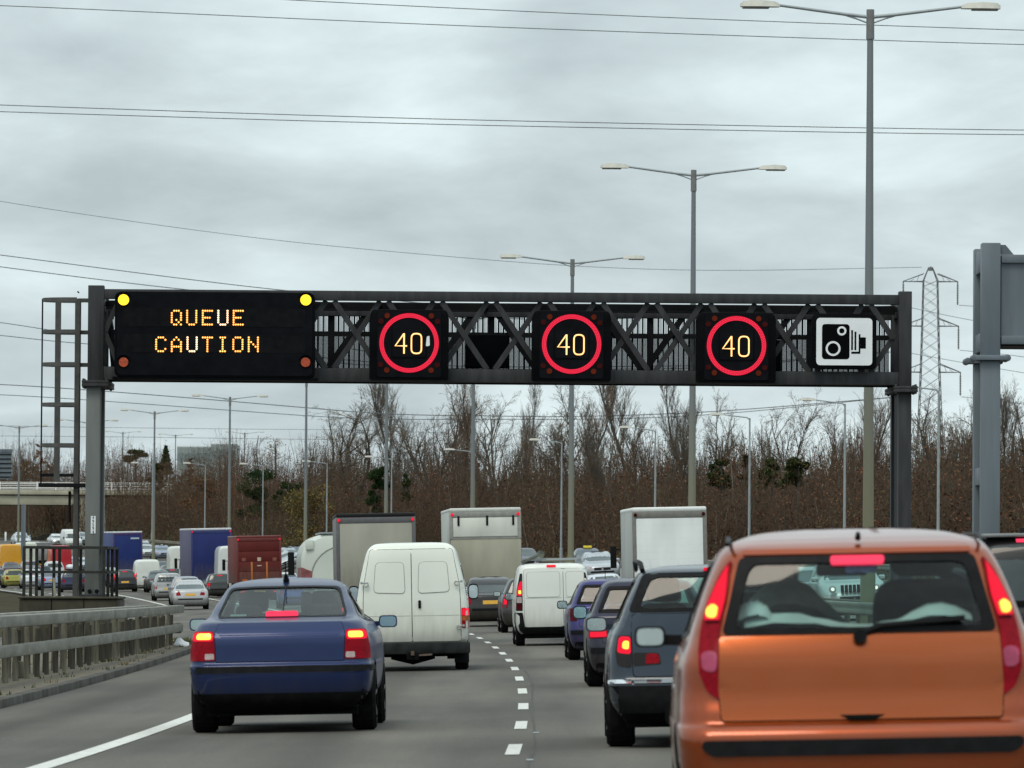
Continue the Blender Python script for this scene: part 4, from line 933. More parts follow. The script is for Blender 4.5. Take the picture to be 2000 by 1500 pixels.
def wheel_mesh(r, w):
    if (r, w) not in _wheel:
        mb = MB(); n = 26; prof = [(-w/2, r*0.66), (-w/2, r*0.92), (-w/2+0.03, r), (w/2-0.03, r), (w/2, r*0.92), (w/2, r*0.66)]
        V = [(x, q*math.cos(2*math.pi*i/n), q*math.sin(2*math.pi*i/n)) for i in range(n) for x, q in prof]; k = len(prof)
        fs = [(i*k+j, i*k+j+1, ((i+1) % n)*k+j+1, ((i+1) % n)*k+j) for i in range(n) for j in range(k-1)]
        mb.add(V, fs)
        for i in range(n):
            if i % 2 == 0:     # tread grooves read as ribs
                a = 2*math.pi*i/n; mb.bar((-w/2+0.03, (r+.001)*math.cos(a), (r+.001)*math.sin(a)), (w/2-0.03, (r+.001)*math.cos(a), (r+.001)*math.sin(a)), 0.02, 0.006, up=(0, math.cos(a), math.sin(a)))
        t = mb.mesh('wheel', True)
        t.materials.append(M['tyre'])
        m2 = MB(); R0 = r*0.67
        V = []; fs = []
        for s_ in (-1, 1):
            b = len(V); x = s_*w*0.36
            V.append((x*0.8, 0, 0)); V += [(x, R0*math.cos(2*math.pi*i/20), R0*math.sin(2*math.pi*i/20)) for i in range(20)]
            fs += [(b, b+1+i, b+1+(i+1) % 20) for i in range(20)]
        m2.add(V, fs)
        for s_ in (-1, 1):
            for i in range(5):
                a = 2*math.pi*i/5+.3; m2.bar((s_*w*0.34, 0.05*math.cos(a), 0.05*math.sin(a)), (s_*w*0.40, R0*math.cos(a), R0*math.sin(a)), 0.05, 0.02)
        rm = m2.mesh('rim', False); rm.materials.append(M['rim'])
        _wheel[(r, w)] = (t, rm)
    return _wheel[(r, w)]
def wheels(root, xs, ys, r=0.31, w=0.2, rim=True):
    t, rm = wheel_mesh(r, w)
    for y in ys:
        for s in (-1, 1):
            o = link('wheel', t, root); o.location = (s*xs, y, r)
            if rim: link('rim', rm, o)
def arches(bm, root, ys, r, hw):
    for y in ys:
        ol = circ(y, r, r+0.055, 18)
        cut(bm, ol, 'L'); cut(bm, ol, 'P')
        for s in (-1, 1):
            mb = MB(); n = 14; q = r+0.056; x0, x1 = s*(hw-0.03), s*(hw-0.38)
            V = []
            for i in range(n+1):
                a = math.pi*(-0.12+1.24*i/n); V += [(x0, y+q*math.cos(a), r+q*math.sin(a)), (x1, y+q*math.cos(a), r+q*math.sin(a))]
            mb.add(V, [(2*i, 2*i+1, 2*i+3, 2*i+2) for i in range(n)])
            b = len(mb.v); mb.add([(x1, y+q*math.cos(math.pi*(-0.12+1.24*i/n)), r+q*math.sin(math.pi*(-0.12+1.24*i/n))) for i in range(n+1)], [tuple(range(n+1))])
            mb.build('wheel_arch', M['under'], root, True)
def mirror(root, x, y, z, w=0.2, h=0.13, mat=None, side=-1, glassmat=None):
    """wing mirror; x is the inner edge of its housing"""
    mb = MB(); x1 = x+side*w; lo, hi = min(x, x1), max(x, x1)
    ol = rrect(lo, z-h/2, hi, z+h/2, h*0.36); n = len(ol); c = ((lo+hi)/2, z)
    V = [(a, y, b) for a, b in ol]+[(c[0]+(a-c[0])*0.95, y+0.07, c[1]+(b-c[1])*0.92) for a, b in ol]+[(c[0]+(a-c[0])*0.6, y+0.12, c[1]+(b-c[1])*0.6) for a, b in ol]
    mb.add(V, [tuple(range(n-1, -1, -1)), tuple(range(2*n, 3*n))]+[(k*n+i, k*n+(i+1) % n, (k+1)*n+(i+1) % n, (k+1)*n+i) for k in range(2) for i in range(n)])
    mb.bar((x-side*0.10, y+0.06, z-h*0.2), (x+side*0.04, y+0.05, z-h*0.15), 0.06, 0.05)
    o = mb.build('wing_mirror', mat or M['trim'], root, True)
    g = MB().prism([(c[0]+(a-c[0])*0.86, c[1]+(b-c[1])*0.82) for a, b in ol], y-0.006, y+0.002).build('mirror_glass', glassmat or M['mirror'], o)
    return o
def seat(root, x, y, mat, z0=0.45, h=0.62, w=0.50, head=True):
    mb = MB(); ol = rpoly([(x-w/2, z0), (x+w/2, z0), (x+w*0.42, z0+h), (x-w*0.42, z0+h)], 0.12)
    mb.prism(ol, y, y+0.16)
    o = mb.build('seat', mat, root, bevel=0.03)
    if head:
        hd = MB().prism(rrect(x-0.15, z0+h+0.01, x+0.15, z0+h+0.22, 0.07), y+0.02, y+0.13).build('headrest', mat, o, bevel=0.03)
    return o
def lamp_pair(bvh, root, ol, lit=None, core=None, mat='red_lens', t=0.012, extra=()):
    """a tail lamp on each side; `lit` and `core` are outlines inside it, `extra` further coloured fields"""
    for m in (False, True):
        f = (lambda q: mir(q)) if m else (lambda q: q)
        o = patch(bvh, f(ol), 'R', 'tail_light', M[mat], root, t=t, far=0.9, step=.045)
        for q, mt in extra: patch(bvh, f(q), 'R', 'lens_field', M[mt], o, t=t+0.003, sink=0.004, far=0.9, step=.045)
        if lit: patch(bvh, f(lit), 'R', 'lit_bulb_field', M['red_on'], o, t=t+0.004, sink=0.004, far=0.9, step=.045)
        if core: patch(bvh, f(core), 'R', 'lit_bulb_core', M['yellow_on'], o, t=t+0.014, sink=0.006, far=0.9, step=.045)

def slices_for(kind, L_, W_, H):
    h = W_/2; b = 0.635*H
    low = [(.17, .80*h, .28, L_-.3), (.24, .91*h, .09, L_-.12), (.36, .97*h, .02, L_-.02), (.52, h, 0, L_), (.63, h, .02, L_-.02)]
    if kind == 'saloon':
        return low+[(.76, .995*h, .06, L_-.08), (b-.05, .97*h, .09, L_-.5), (b-.005, .95*h, .13, L_-.95), (b+.025, .92*h, .24, L_-1.2), (b+.05, .88*h, .58, L_-1.38),
            (b+.20, .80*h, .92, L_-1.75), (H-.12, .70*h, 1.25, L_-2.02), (H-.045, .62*h, 1.5, L_-2.25), (H-.012, .46*h, 1.75, L_-2.45), (H, .2*h, 2.1, L_-2.7)]
    q = {'hatch': (.15, .30, .37, .43), 'estate': (.11, .22, .28, .36), 'suv': (.09, .17, .22, .30)}[kind]
    return low+[(.78, h, .07, L_-.08), (b-.04, .985*h, .09, L_-.45), (b+.02, .965*h, .11, L_-.85), (b+.07, .93*h, q[0], L_-1.1),
        (H-.22, .80*h, q[1], L_-1.62), (H-.10, .72*h, q[2], L_-1.85), (H-.045, .655*h, q[3], L_-2.0), (H-.012, .5*h, q[3]+.2, L_-2.2), (H, .22*h, q[3]+.6, L_-2.5)]
def car(label, kind_, col, px, d, W_=1.72, L_=4.2, H=1.44, lights='corner', lit=True, plate=True, facing='away', high=True, lod=2, win='window', dx=None,
        group='vehicles queueing on the motorway', trim=True, mirrors=True, metal=0.3, name=None, headlit=False, taxi=False, roofbox=False, rails=False, cat='car', yaw=0, stop='red_on'):
    x = X(px, d) if dx is None else dx
    fr = frame(x, d)
    if facing == 'towards': fr = fr @ Matrix.Rotation(math.pi, 3, 'Z')
    if yaw: fr = fr @ Matrix.Rotation(R(yaw), 3, 'Z')
    loc = Vector((x, d, G(x, d)))
    if facing == 'towards': loc = loc-fr @ Vector((0, L_, 0))
    root = thing(name or {'hatch': 'hatchback', 'saloon': 'saloon_car', 'estate': 'estate_car', 'suv': 'off_road_car'}[kind_], label, cat, loc, fr, group)
    pt = paint('paint_%.3f_%.3f_%.3f' % col, col, metal)
    h = W_/2; b = 0.635*H
    bm = shell(slices_for(kind_, L_, W_, H), sub=lod, nr=6, nc=4, ns=8, nf=5); bvh = BVHTree.FromBMesh(bm)
    link('body', to_mesh('body', bm, True, 50), root, pt)
    sal = kind_ == 'saloon'
    zb = b+.075; zt = H-.105
    fr_w = rpoly([(-.80*h, zb), (.80*h, zb), (.62*h, zt), (-.62*h, zt)], .06, 3)
    patch(bvh, fr_w, 'R', 'rear_window', M[win], root, t=.004, step=.2)
    patch(bvh, fr_w, 'F', 'windscreen', M[win], root, t=.004, step=.2)
    yw0 = 1.2 if sal else .55
    sd = rpoly([(yw0-.1, zb), (L_-1.45, zb), (L_-2.0, zt), (yw0+.25, zt)], .05, 3)
    for a in 'LP': patch(bvh, sd, a, 'side_window', M['window'], root, t=.004, step=.3)
    # rear lamps
    if lights == 'corner': ol = rpoly([(-.97*h, .66), (-.68*h, .66), (-.70*h, .66+.22), (-.94*h, .90)], .03, 2)
    elif lights == 'tall': ol = rpoly([(-.97*h, .66), (-.80*h, .66), (-.77*h, 1.0), (-.90*h, 1.05)], .03, 2)
    elif lights == 'high': ol = rpoly([(-.99*h, .78), (-.85*h, .78), (-.70*h, 1.28), (-.78*h, 1.28)], .03, 2)
    else: ol = rpoly([(-.97*h, .67), (-.50*h, .68), (-.60*h, .90), (-.93*h, .93)], .03, 2)
    if lights:
        c = Vector((sum(p[0] for p in ol)/len(ol), sum(p[1] for p in ol)/len(ol)))
        core = [(c.x+(p[0]-c.x)*.62, c.y+(p[1]-c.y)*.62+.02) for p in ol] if lit else None
        for m in (0, 1):
            f = mir if m else (lambda q: q)
            o = patch(bvh, f(ol), 'R', 'tail_light', M['red_lens'], root, t=.008, step=.2, far=.9)
            if core: patch(bvh, f(core), 'R', 'lit_bulb_field', M[stop], o, t=.012, sink=.004, step=.2, far=.9)
    if lit and high:
        zz = zt-.02 if not sal else zb+.03
        patch(bvh, rrect(-.16, zz-.02, .16, zz+.02, .01, 2), 'R', 'brake_light', M['red_on'], root, t=.012, step=.3)
    if trim:
        patch(bvh, rrect(-.93*h, .47, .93*h, .535, .02, 2), 'R', 'bumper_strip', M['trim'], root, t=.006, step=.3, far=.9)
        patch(bvh, rrect(-.93*h, .44, .93*h, .52, .02, 2), 'F', 'bumper_strip', M['trim'], root, t=.006, step=.3, far=.9)
    if plate: patch(bvh, rrect(-.26, .62 if not sal else .66, .26, .73 if not sal else .77, .01, 2), 'R', 'number_plate', M['plate'], root, t=.01, step=.3)
    # front
    for s in (-1, 1):
        hl = rpoly([(s*.52*h, .60), (s*.92*h, .62), (s*.90*h, .76), (s*.55*h, .73)], .03, 2)
        o = patch(bvh, hl, 'F', 'headlight', M['clear_lens'], root, t=.008, step=.3, far=1.0)
        if headlit: patch(bvh, circ(s*.72*h, .68, .10, 10, .075), 'F', 'lit_bulb', M['head_on'], o, t=.014, step=.3, far=1.0)
    patch(bvh, rrect(-.45*h, .56, .45*h, .69, .03, 2), 'F', 'grille', M['trim'], root, t=.006, step=.3)
    patch(bvh, rrect(-.7*h, .26, .7*h, .38, .03, 2), 'F', 'air_intake', M['under'], root, t=.005, step=.3)
    r = .30; ys = (.78, L_-.85)
    for y in ys:
        for a in 'LP': patch(bvh, [p for p in circ(y, r, r+.05, 16) if p[1] > .19], a, 'wheel_arch', M['under'], root, t=.003, step=.3, far=.5)
    MB().box(-h*.78, h*.78, .25, L_-.4, .15, .30).build('underbody', M['under'], root)
    wheels(root, h-.095, ys, r, .19, rim=d < 200)
    if mirrors:
        for s in (-1, 1): mirror(root, s*(h*.93), L_-1.75, b+.10, .19, .13, pt if d > 150 else M['trim'], s)
    if rails:
        for s in (-1, 1): MB().tube([(s*.55*h, .55, H-.03), (s*.56*h, .8, H+.03), (s*.56*h, L_-2.6, H+.04), (s*.55*h, L_-2.3, H-.01)], .018, 6).build('roof_rail', M['trim'], root, True)
    if taxi:
        bx = MB().prism(rrect(-.24, H-.01, .24, H+.13, .05), L_-2.45, L_-2.3).build('roof_sign', pm('taxi_sign', (.75, .6, .05), .4), root, bevel=.01)
    if roofbox:
        bmx = shell([(H+.06, .30, .9, 2.6), (H+.10, .38, .75, 2.8), (H+.24, .40, .72, 2.85), (H+.36, .34, .85, 2.7), (H+.40, .18, 1.1, 2.4)], sub=2, nr=4, ns=6, nf=4, cr=.15, cf=.3)
        link('roof_box', to_mesh('roof_box', bmx, True, 50), root, pm('roof_box_shell', (.6, .63, .66), .35))
        for y in (1.1, 2.2): MB().bar((-.5, y, H+.035), (.5, y, H+.035), .05).build('roof_bar', M['trim'], root)
    return root, bvh

def box_lorry(label, px, d, W_=2.5, ztop=3.5, zbot=1.0, L_=8.0, side=(.5, .5, .48), rear=(.5, .5, .45), frame_c=(.25, .25, .25), top=None, style='plain', name='box_lorry', marker=True, cabcol=(.6, .62, .6), group='lorries standing in the traffic', yaw=0, cat='lorry', mirrors=True):
    x = X(px, d); fr = frame(x, d)
    if yaw: fr = fr @ Matrix.Rotation(R(yaw), 3, 'Z')
    root = thing(name, label, cat, (x, d, G(x, d)), fr, group); h = W_/2
    sp_ = pm(name+'_side', side, .6, spec=.2, dirt=(zbot+1.0, zbot-.2, (.13, .12, .095), .5), var=.10, scale=.8, stretch=(1, 1, .4)); rp_ = pm(name+'_rear', rear, .6, spec=.2, dirt=(zbot+1.2, zbot-.2, (.15, .135, .105), .5), var=.11, scale=1.4, stretch=(1, 1, .35)); fp = pm(name+'_frame', frame_c, .5, var=.15)
    MB().box(-h+.012, h-.012, .03, L_, zbot, ztop-.06).build('box', sp_, root, bevel=.02)
    tp = pm(name+'_cap', top or frame_c, .45, var=.06)
    MB().box(-h, h, .0, L_, ztop-.13, ztop).build('roof_edge', tp, root, bevel=.05)
    f = MB()
    f.box(-h, -h+.11, -.01, .10, zbot, ztop-.13); f.box(h-.11, h, -.01, .10, zbot, ztop-.13)
    f.box(-h+.11, h-.11, -.01, .10, ztop-.31, ztop-.131); f.box(-h+.11, h-.11, -.01, .10, zbot, zbot+.10)
    f.build('rear_frame', fp, root, bevel=.012)
    a0, a1, b0, b1 = -h+.115, h-.115, zbot+.105, ztop-.315
    if style == 'shutter':
        n = 12; st = (b1-b0)/n
        for i in range(n): MB().box(a0, a1, .0, .03, b0+i*st+.0006, b0+(i+1)*st-.0006).build('shutter_slat', rp_, root)
    elif style == 'flaps':     # upper flap over a tail lift
        MB().box(a0, a1, -.005, .03, b1-.62, b1).build('door_panel', rp_, root, bevel=.01)
        lo = pm(name+'_tail_lift', (.36, .35, .27), .6, var=.18, scale=1.3, stretch=(1, 1, .25))
        MB().box(-h+.02, h-.02, -.06, -.012, b0-.05, b1-.70).build('tail_lift', lo, root, bevel=.012)
        mb = MB().box(-h, h, -.075, -.013, b1-.695, b1-.645); mb.build('lift_edge', fp, root)
        for k in (-.75, 0.05, .78): MB().box(k*h-.035, k*h+.035, -.03, -.004, b1-.26, b1+.06).build('hinge', M['trim'], root, bevel=.006)
    elif style == 'doors':
        for s in (-1, 1):
            o = MB().box(min(s*.006, s*a1), max(s*.006, s*a1), .0, .035, b0, b1).build('rear_door', rp_, root, bevel=.008)
            for k in (.22, .6): MB().tube([(s*k*h, -.02, b0+.03), (s*k*h, -.02, b1-.03)], .018, 6).build('lock_bar', fp, o)
    elif style == 'ribbed':
        n = 4; st = (b1-b0)/n
        for i in range(n): MB().box(a0, a1, -.0, .03, b0+i*st+.012, b0+(i+1)*st-.012).build('door_panel', rp_, root, bevel=.01)
        for k in (-.42, .42):
            MB().box(k-.05, k+.05, -.03, -.001, b0, b0+1.1).build('lift_rail', pm('orange_rail', (.42, .13, .02), .5), root, bevel=.01)
        MB().box(-.10, .10, -.012, -.001, b0+1.15, b0+1.35).build('badge', pm('pale_badge', (.5, .4, .3), .5), root)
        MB().box(-.12, .12, -.012, -.001, b0+.86, b0+.92).build('badge', pm('pale_badge', (.5, .4, .3), .5), root)
        for s in (-1, 1):
            MB().box(s*.86-.11, s*.86+.11, -.012, -.001, b0+1.15, b0+1.33).build('vent', pm('vent_grey', (.20, .06, .04), .6), root)
        for s in (-1, 1): MB().box(s*.82-.14, s*.82+.14, -.02, -.001, b0+.02, b0+.15).build('tail_light', M['orange_lens'], root)
    else:
        MB().box(a0, a1, .0, .03, b0, b1).build('door_panel', rp_, root, bevel=.008)
    if marker:
        for s in (-1, 1):
            o = MB().disc(s*(h-.09), -.015, ztop-.21, .05, 10, .03).build('marker_light', M['red_on' if marker == True else 'lens_red'], root)
    MB().box(-h*.9, h*.9, .2, L_-1, zbot-.28, zbot-.005).build('chassis', M['under'], root)
    MB().box(-h*.92, h*.92, .05, .17, zbot-.5, zbot-.36).build('rear_bumper', M['trim'], root)
    for s in (-1, 1): MB().box(s*h*.75-.17, s*h*.75+.17, .0, .045, zbot-.49, zbot-.37).build('tail_light', M['red_on'], root)
    MB().box(-.3, .3, .0, .045, zbot-.50, zbot-.37).build('number_plate', M['plate'], root)
    wheels(root, h-.30, (1.6,), .48, .5, False); wheels(root, h-.2, (L_+1.0,), .48, .3, False)
    cs = [(.6, h*.9, L_+.35, L_+2.2), (.8, h*.94, L_+.3, L_+2.3), (1.6, h*.94, L_+.3, L_+2.25), (2.3, h*.90, L_+.35, L_+2.0), (2.7, h*.84, L_+.4, L_+1.7), (2.78, h*.5, L_+.6, L_+1.5)]
    bm = shell(cs, 2, 5, 4, 6, 5); bv = BVHTree.FromBMesh(bm); cb_ = link('cab', to_mesh('cab', bm, True, 50), root, pm(name+'_cab', cabcol, .4, coat=.4))
    for a in 'LP': patch(bv, rrect(L_+.8, 1.65, L_+1.6, 2.25, .06), a, 'cab_window', M['window'], cb_, step=.3)
    patch(bv, rrect(-.95*h*.9, 1.65, .95*h*.9, 2.3, .06), 'F', 'windscreen', M['window'], cb_, step=.3)
    for s in (-1, 1) if mirrors else (): MB().box(s*(h+.12)-.09, s*(h+.12)+.09, L_+1.7, L_+1.78, 1.65, 2.3).bar((s*h*.9, L_+1.74, 2.2), (s*(h+.05), L_+1.74, 2.2), .04).build('wing_mirror', M['trim'], cb_)
    return root
def van(label, col, px, d, W_=1.8, L_=4.6, H=1.9, name='panel_van', group='vehicles queueing on the motorway', facing='away', lit=True, rack=False, plate=True, zb=.42, windows=False):
    x = X(px, d); fr = frame(x, d)
    if facing == 'towards': fr = fr @ Matrix.Rotation(math.pi, 3, 'Z')
    loc = Vector((x, d, G(x, d)))
    if facing == 'towards': loc = loc-fr @ Vector((0, L_, 0))
    root = thing(name, label, 'van', loc, fr, group); h = W_/2; pt = paint('vpaint_%.3f_%.3f_%.3f' % col, col, 0, .35, .4)
    s_ = [(.22, .85*h, .2, L_-.2), (.34, .95*h, .03, L_-.05), (.55, h, 0, L_), (.9, h, .0, L_-.1), (1.0, .995*h, .01, L_-.55), (1.15, .98*h, .02, L_-.95), (H-.35, .90*h, .05, L_-1.45), (H-.15, .84*h, .08, L_-1.75), (H-.06, .76*h, .14, L_-1.9), (H-.015, .6*h, .3, L_-2.1), (H, .3*h, .6, L_-2.4)]
    bm = shell(s_, 2, 6, 4, 8, 5, cr=.10, bulge=.03); bvh = BVHTree.FromBMesh(bm); link('body', to_mesh('body', bm, True, 50), root, pt)
    for s in (-1, 1):
        o = patch(bvh, rrect(min(s*.008, s*.84*h), zb, max(s*.008, s*.84*h), H-.17, .05), 'R', 'rear_door', pt, root, t=.014, step=.25)
        if windows: patch(bvh, rrect(min(s*.12, s*.7*h), H*.58, max(s*.12, s*.7*h), H-.27, .05), 'R', 'rear_window', M['window'], o, t=.018, step=.25)
        patch(bvh, rrect(s*.91*h-.075, .68, s*.91*h+.075, 1.25, .02), 'R', 'tail_light', M['red_on' if lit else 'red_lens'], root, t=.01, step=.2, far=.9)
        patch(bvh, rpoly([(L_-2.0, 1.12), (L_-1.15, 1.12), (L_-1.6, H-.3), (L_-2.0, H-.25)], .05), 'P' if s > 0 else 'L', 'side_window', M['window'], root, step=.3)
        mirror(root, s*h*.97, L_-1.5, 1.15, .18, .22, M['trim'], s)
        o = patch(bvh, rrect(s*.72*h-.14, .66, s*.72*h+.14, .84, .04), 'F', 'headlight', M['clear_lens'], root, step=.3, far=.9)
    patch(bvh, rpoly([(-.86*h, 1.12), (.86*h, 1.12), (.74*h, H-.25), (-.74*h, H-.25)], .05), 'F', 'windscreen', M['window'], root, step=.25)
    patch(bvh, rrect(-.96*h, .24, .96*h, .40, .03), 'R', 'bumper', M['trim'], root, t=.02, step=.3, far=.9)
    patch(bvh, rrect(-.8*h, .3, .8*h, .55, .03), 'F', 'bumper', M['trim'], root, t=.02, step=.3, far=.9)
    if plate: patch(bvh, rrect(-.26+.2, .46, .26+.2, .57, .01), 'R', 'number_plate', M['plate'], root, t=.02, step=.3)
    MB().box(-h*.7, h*.7, .25, L_-.5, .18, .32).build('underbody', M['under'], root)
    wheels(root, h-.11, (.85, L_-.95), .31, .2, False)
    return root
# ------------------------------------------------------------------ the nearest vehicles, one by one
def hero(root, sl_, pt, rear_ol, rear_in, wind_ol, sides, wheel_y, r, hw, glassm='glass', sub=4, cr=.16, bulge=.06, barrel=.035, gasket='trim', tyre_w=.2):
    bm = shell(sl_, sub, 10, 6, 22, 8, cr=cr, bulge=bulge, barrel=barrel); bvh = BVHTree.FromBMesh(bm)
    patch(bvh, rear_ol, 'R', 'window_gasket', M[gasket], root, t=.005, inner=rear_in)
    patch(bvh, rear_in, 'R', 'rear_window', M[glassm], root, t=-.004, sink=0)
    patch(bvh, wind_ol, 'F', 'windscreen', M[glassm], root, t=-.004, sink=0)
    for s in sides:
        for a in 'LP':
            patch(bvh, s, a, 'window_gasket', M['trim'], root, t=.004, inner=inset(s, .022))
            patch(bvh, inset(s, .022), a, 'side_window', M['glass_dark'], root, t=-.004, sink=0)
    cut(bm, inset(rear_ol, .008), 'R'); cut(bm, inset(wind_ol, .004), 'F')
    for s in sides:
        for a in 'LP': cut(bm, inset(s, .006), a)
    arches(bm, root, wheel_y, r, hw)
    link('body', to_mesh('body', bm, True, 38), root, pt)
    wheels(root, hw-.115, wheel_y, r, tyre_w)
    return bvh
def place(name, label, cat, px, d, group=None, yaw=0):
    x = X(px, d); fr = frame(x, d)
    if yaw: fr = fr @ Matrix.Rotation(R(yaw), 3, 'Z')
    return thing(name, label, cat, (x, d, G(x, d)), fr, group)
NG = 'vehicles queueing on the motorway'

# --- orange hatchback
o = place('hatchback', 'orange metallic hatchback with tall red lamps, nearest of all the traffic', 'car', 1694, 24.5, NG)
orange = pm('orange_metallic', (0.29, 0.050, 0.008), 0.28, 0.6, coat=.7, spec=.2, var=0.04, scale=1.5, dirt=(.7, .2, (.14, .07, .035), .5))
tail_or = pm('orange_tailgate_sheen', (0.315, 0.066, 0.011), 0.26, 0.66, coat=.55, spec=.2, var=.05, scale=1.2)  # body paint's golden angle sheen put into the tailgate colour
sl_ = [(.20, .66, .30, 3.5), (.27, .765, .07, 3.68), (.40, .805, .0, 3.78), (.58, .82, -.005, 3.8), (.63, .82, .02, 3.79), (.652, .815, .048, 3.78), (.70, .812, .062, 3.76), (.76, .808, .084, 3.72), (.80, .804, .089, 3.68), (.90, .795, .091, 3.55), (.955, .78, .107, 3.2), (1.02, .755, .135, 2.95), (1.10, .73, .155, 2.78),
       (1.25, .675, .205, 2.45), (1.36, .625, .255, 2.15), (1.40, .60, .285, 2.05), (1.432, .57, .36, 1.95), (1.457, .52, .50, 1.85), (1.488, .42, .86, 1.7), (1.507, .28, 1.25, 1.55), (1.515, .12, 1.4, 1.45)]
gz = rpoly([(-.603, 1.035), (.603, 1.035), (.515, 1.378), (-.515, 1.378)], .035)
gi = rpoly([(-.545, 1.062), (.545, 1.062), (.468, 1.345), (-.468, 1.345)], .045)
ws = rpoly([(-.63, 1.06), (.63, 1.06), (.50, 1.39), (-.50, 1.39)], .06)
sw = [rpoly([(.62, 1.04), (1.55, 1.02), (1.60, 1.375), (.78, 1.365)], .08), rpoly([(1.62, 1.02), (2.62, 1.02), (2.15, 1.36), (1.67, 1.375)], .06)]
bv = hero(o, sl_, orange, gz, gi, ws, sw, (.62, 3.05), .30, .82)
# tailgate skin, standing proud so that its shut line reads
tg = rpoly([(-.610, .660), (.610, .660), (.622, .80), (.612, 1.028), (-.612, 1.028), (-.622, .80)], .015)
patch(bv, [(a*1.008, .85+(b-.85)*1.018) for a, b in tg], 'R', 'shut_line', M['gap'], o, t=.002)
tgo = patch(bv, tg, 'R', 'tailgate', tail_or, o, t=.010)
patch(bv, rpoly([(-.10, .680), (.10, .680), (.055, .658), (-.055, .658)], .01), 'R', 'handle_recess', M['gap'], tgo, t=.013)
patch(bv, rrect(-.50, 1.383, .50, 1.402, .008), 'R', 'spoiler_edge', orange, o, t=.012)
lo = rpoly([(-.548, 1.368), (-.600, 1.30), (-.655, 1.185), (-.683, 1.09), (-.703, .975), (-.702, .87), (-.668, .785), (-.617, .752), (-.622, .80), (-.616, 1.03), (-.577, 1.19)], .02, 3)
lit = rpoly([(-.56, 1.345), (-.600, 1.285), (-.650, 1.18), (-.674, 1.095), (-.612, 1.092), (-.581, 1.19)], .02, 3)
core = rpoly([(-.652, 1.155), (-.662, 1.112), (-.622, 1.108), (-.612, 1.16), (-.632, 1.17)], .018, 3)
rev = rpoly([(-.690, .965), (-.692, .885), (-.628, .872), (-.622, .965)], .03, 3)
lamp_pair(bv, o, lo, lit, core, extra=((rev, 'pink_lens'),), mat='red_lens')
for m in (0, 1):
    f = mir if m else (lambda q: q)
    patch(bv, f([(-.672+.01, 1.10), (-.676+.01, 1.092), (-.61, 1.092), (-.61, 1.10)][::1]), 'R', 'lens_seam', M['red_lens_dark'], o, t=.021, sink=.004)
patch(bv, rrect(-.118, 1.338, .118, 1.372, .016), 'R', 'brake_light', M['pink_on'], o, t=.018)
bs = rpoly([(-.69, .578), (.69, .578), (.70, .548), (.66, .508), (-.66, .508), (-.70, .548)], .03)
patch(bv, bs, 'R', 'bumper_strip', M['trim'], o, t=.016)
patch(bv, rrect(-.30, .33, .30, .44, .02), 'R', 'plate_recess', M['trim'], o, t=.004)
wp = MB(); wp.tube([(.0, .105, 1.035), (.03, .125, 1.045), (.10, .12, 1.068), (.44, .13, 1.088)], [.020, .016, .012, .008], 8)
wp.bar((.06, .125, 1.066), (.46, .132, 1.096), .012, .022)
wp.prism(circ(.0, 1.022, .03, 12), .085, .125)
wo = wp.build('rear_wiper', M['trim'], o, True)
for s in (-1, 1): MB().tube([(s*.565, .34, 1.435), (s*.555, .6, 1.463), (s*.545, 1.5, 1.478)], .011, 6).build('roof_seam', M['trim'], o, True)
MB().tube([(.01, .37, 1.452), (.01, .33, 1.474)], [.014, .010], 6).build('washer_jet', M['trim'], o)
mirror(o, -.835, 2.2, 1.03, .145, .098, M['trim'], -1, pm('mirror_pale', (.62, .70, .68), .18, 1)); mirror(o, .80, 2.35, 1.0, .19, .125, orange, 1)
pale_grey = pm('grey_seat', (.022, .028, .029), .95, var=.2, scale=9)
seat(o, -.36, 1.75, pale_grey, .55, .68, .56); seat(o, .37, 1.75, M['fabric'], .52, .76, .54)
mb = MB().prism(rpoly([(-.62, .72), (.62, .72), (.62, 1.04), (-.62, 1.04)], .06), .92, 1.06); mb.build('rear_bench', M['cabin'], o, bevel=.03)
mb = MB(); mb.box(-.60, .60, .24, .90, 1.015, 1.03)
sh = mb.build('parcel_shelf', M['cabin'], o)
def heap(name, parent, mat, x0, x1, y0, y1, z0, prof, seed, n=16):
    """soft cloth lying in folds: prof(t) gives its height along x"""
    rng = random.Random(seed); V = []; F = []; m = 7
    for i in range(n+1):
        t = i/n; x = x0+(x1-x0)*t
        for j in range(m+1):
            q = j/m; hh = prof(t)*math.sin(math.pi*min(1, .12+q*.8))**.6
            V.append((x, y0+(y1-y0)*q, z0+max(.002, hh+rng.uniform(-.006, .006))))
    for i in range(n):
        for j in range(m): a = i*(m+1)+j; F.append((a, a+m+1, a+m+2, a+1))
    return MB().add(V, F).build(name, mat, parent, True)
cl = heap('white_cloth', None, M['white_cloth'], -.50, .50, .26, .62, 1.035, lambda t: .065+.03*math.sin(9*t)+.035*(t > .7)*math.sin((t-.7)*10), 3)
cl.matrix_world = Matrix.LocRotScale(o.location, o.rotation_euler, None); tag(cl, 'crumpled white cloth lying on the parcel shelf of the orange car', 'cloth')
bgm = heap('white_bag', None, M['white_cloth'], -.53, -.38, .28, .52, 1.04, lambda t: .15*math.sin(math.pi*(.1+.8*t))**.4, 5)
bgm.matrix_world = cl.matrix_world; tag(bgm, 'rounded white bag at the left end of the orange car\'s rear shelf', 'bag')
ct = heap('pale_coat', None, M['fabric_pale'], -.46, .02, .95, 1.35, 1.03, lambda t: .02+.24*max(0, math.sin(math.pi*min(1, .22+.78*t)))**1.2, 8)
ct.matrix_world = cl.matrix_world; tag(ct, 'pale cream coat slung over the seat back inside the orange car', 'coat')
MB().prism(rrect(-.05, 1.30, .09, 1.335, .012), .30, .304).build('window_sticker', M['sticker'], o)
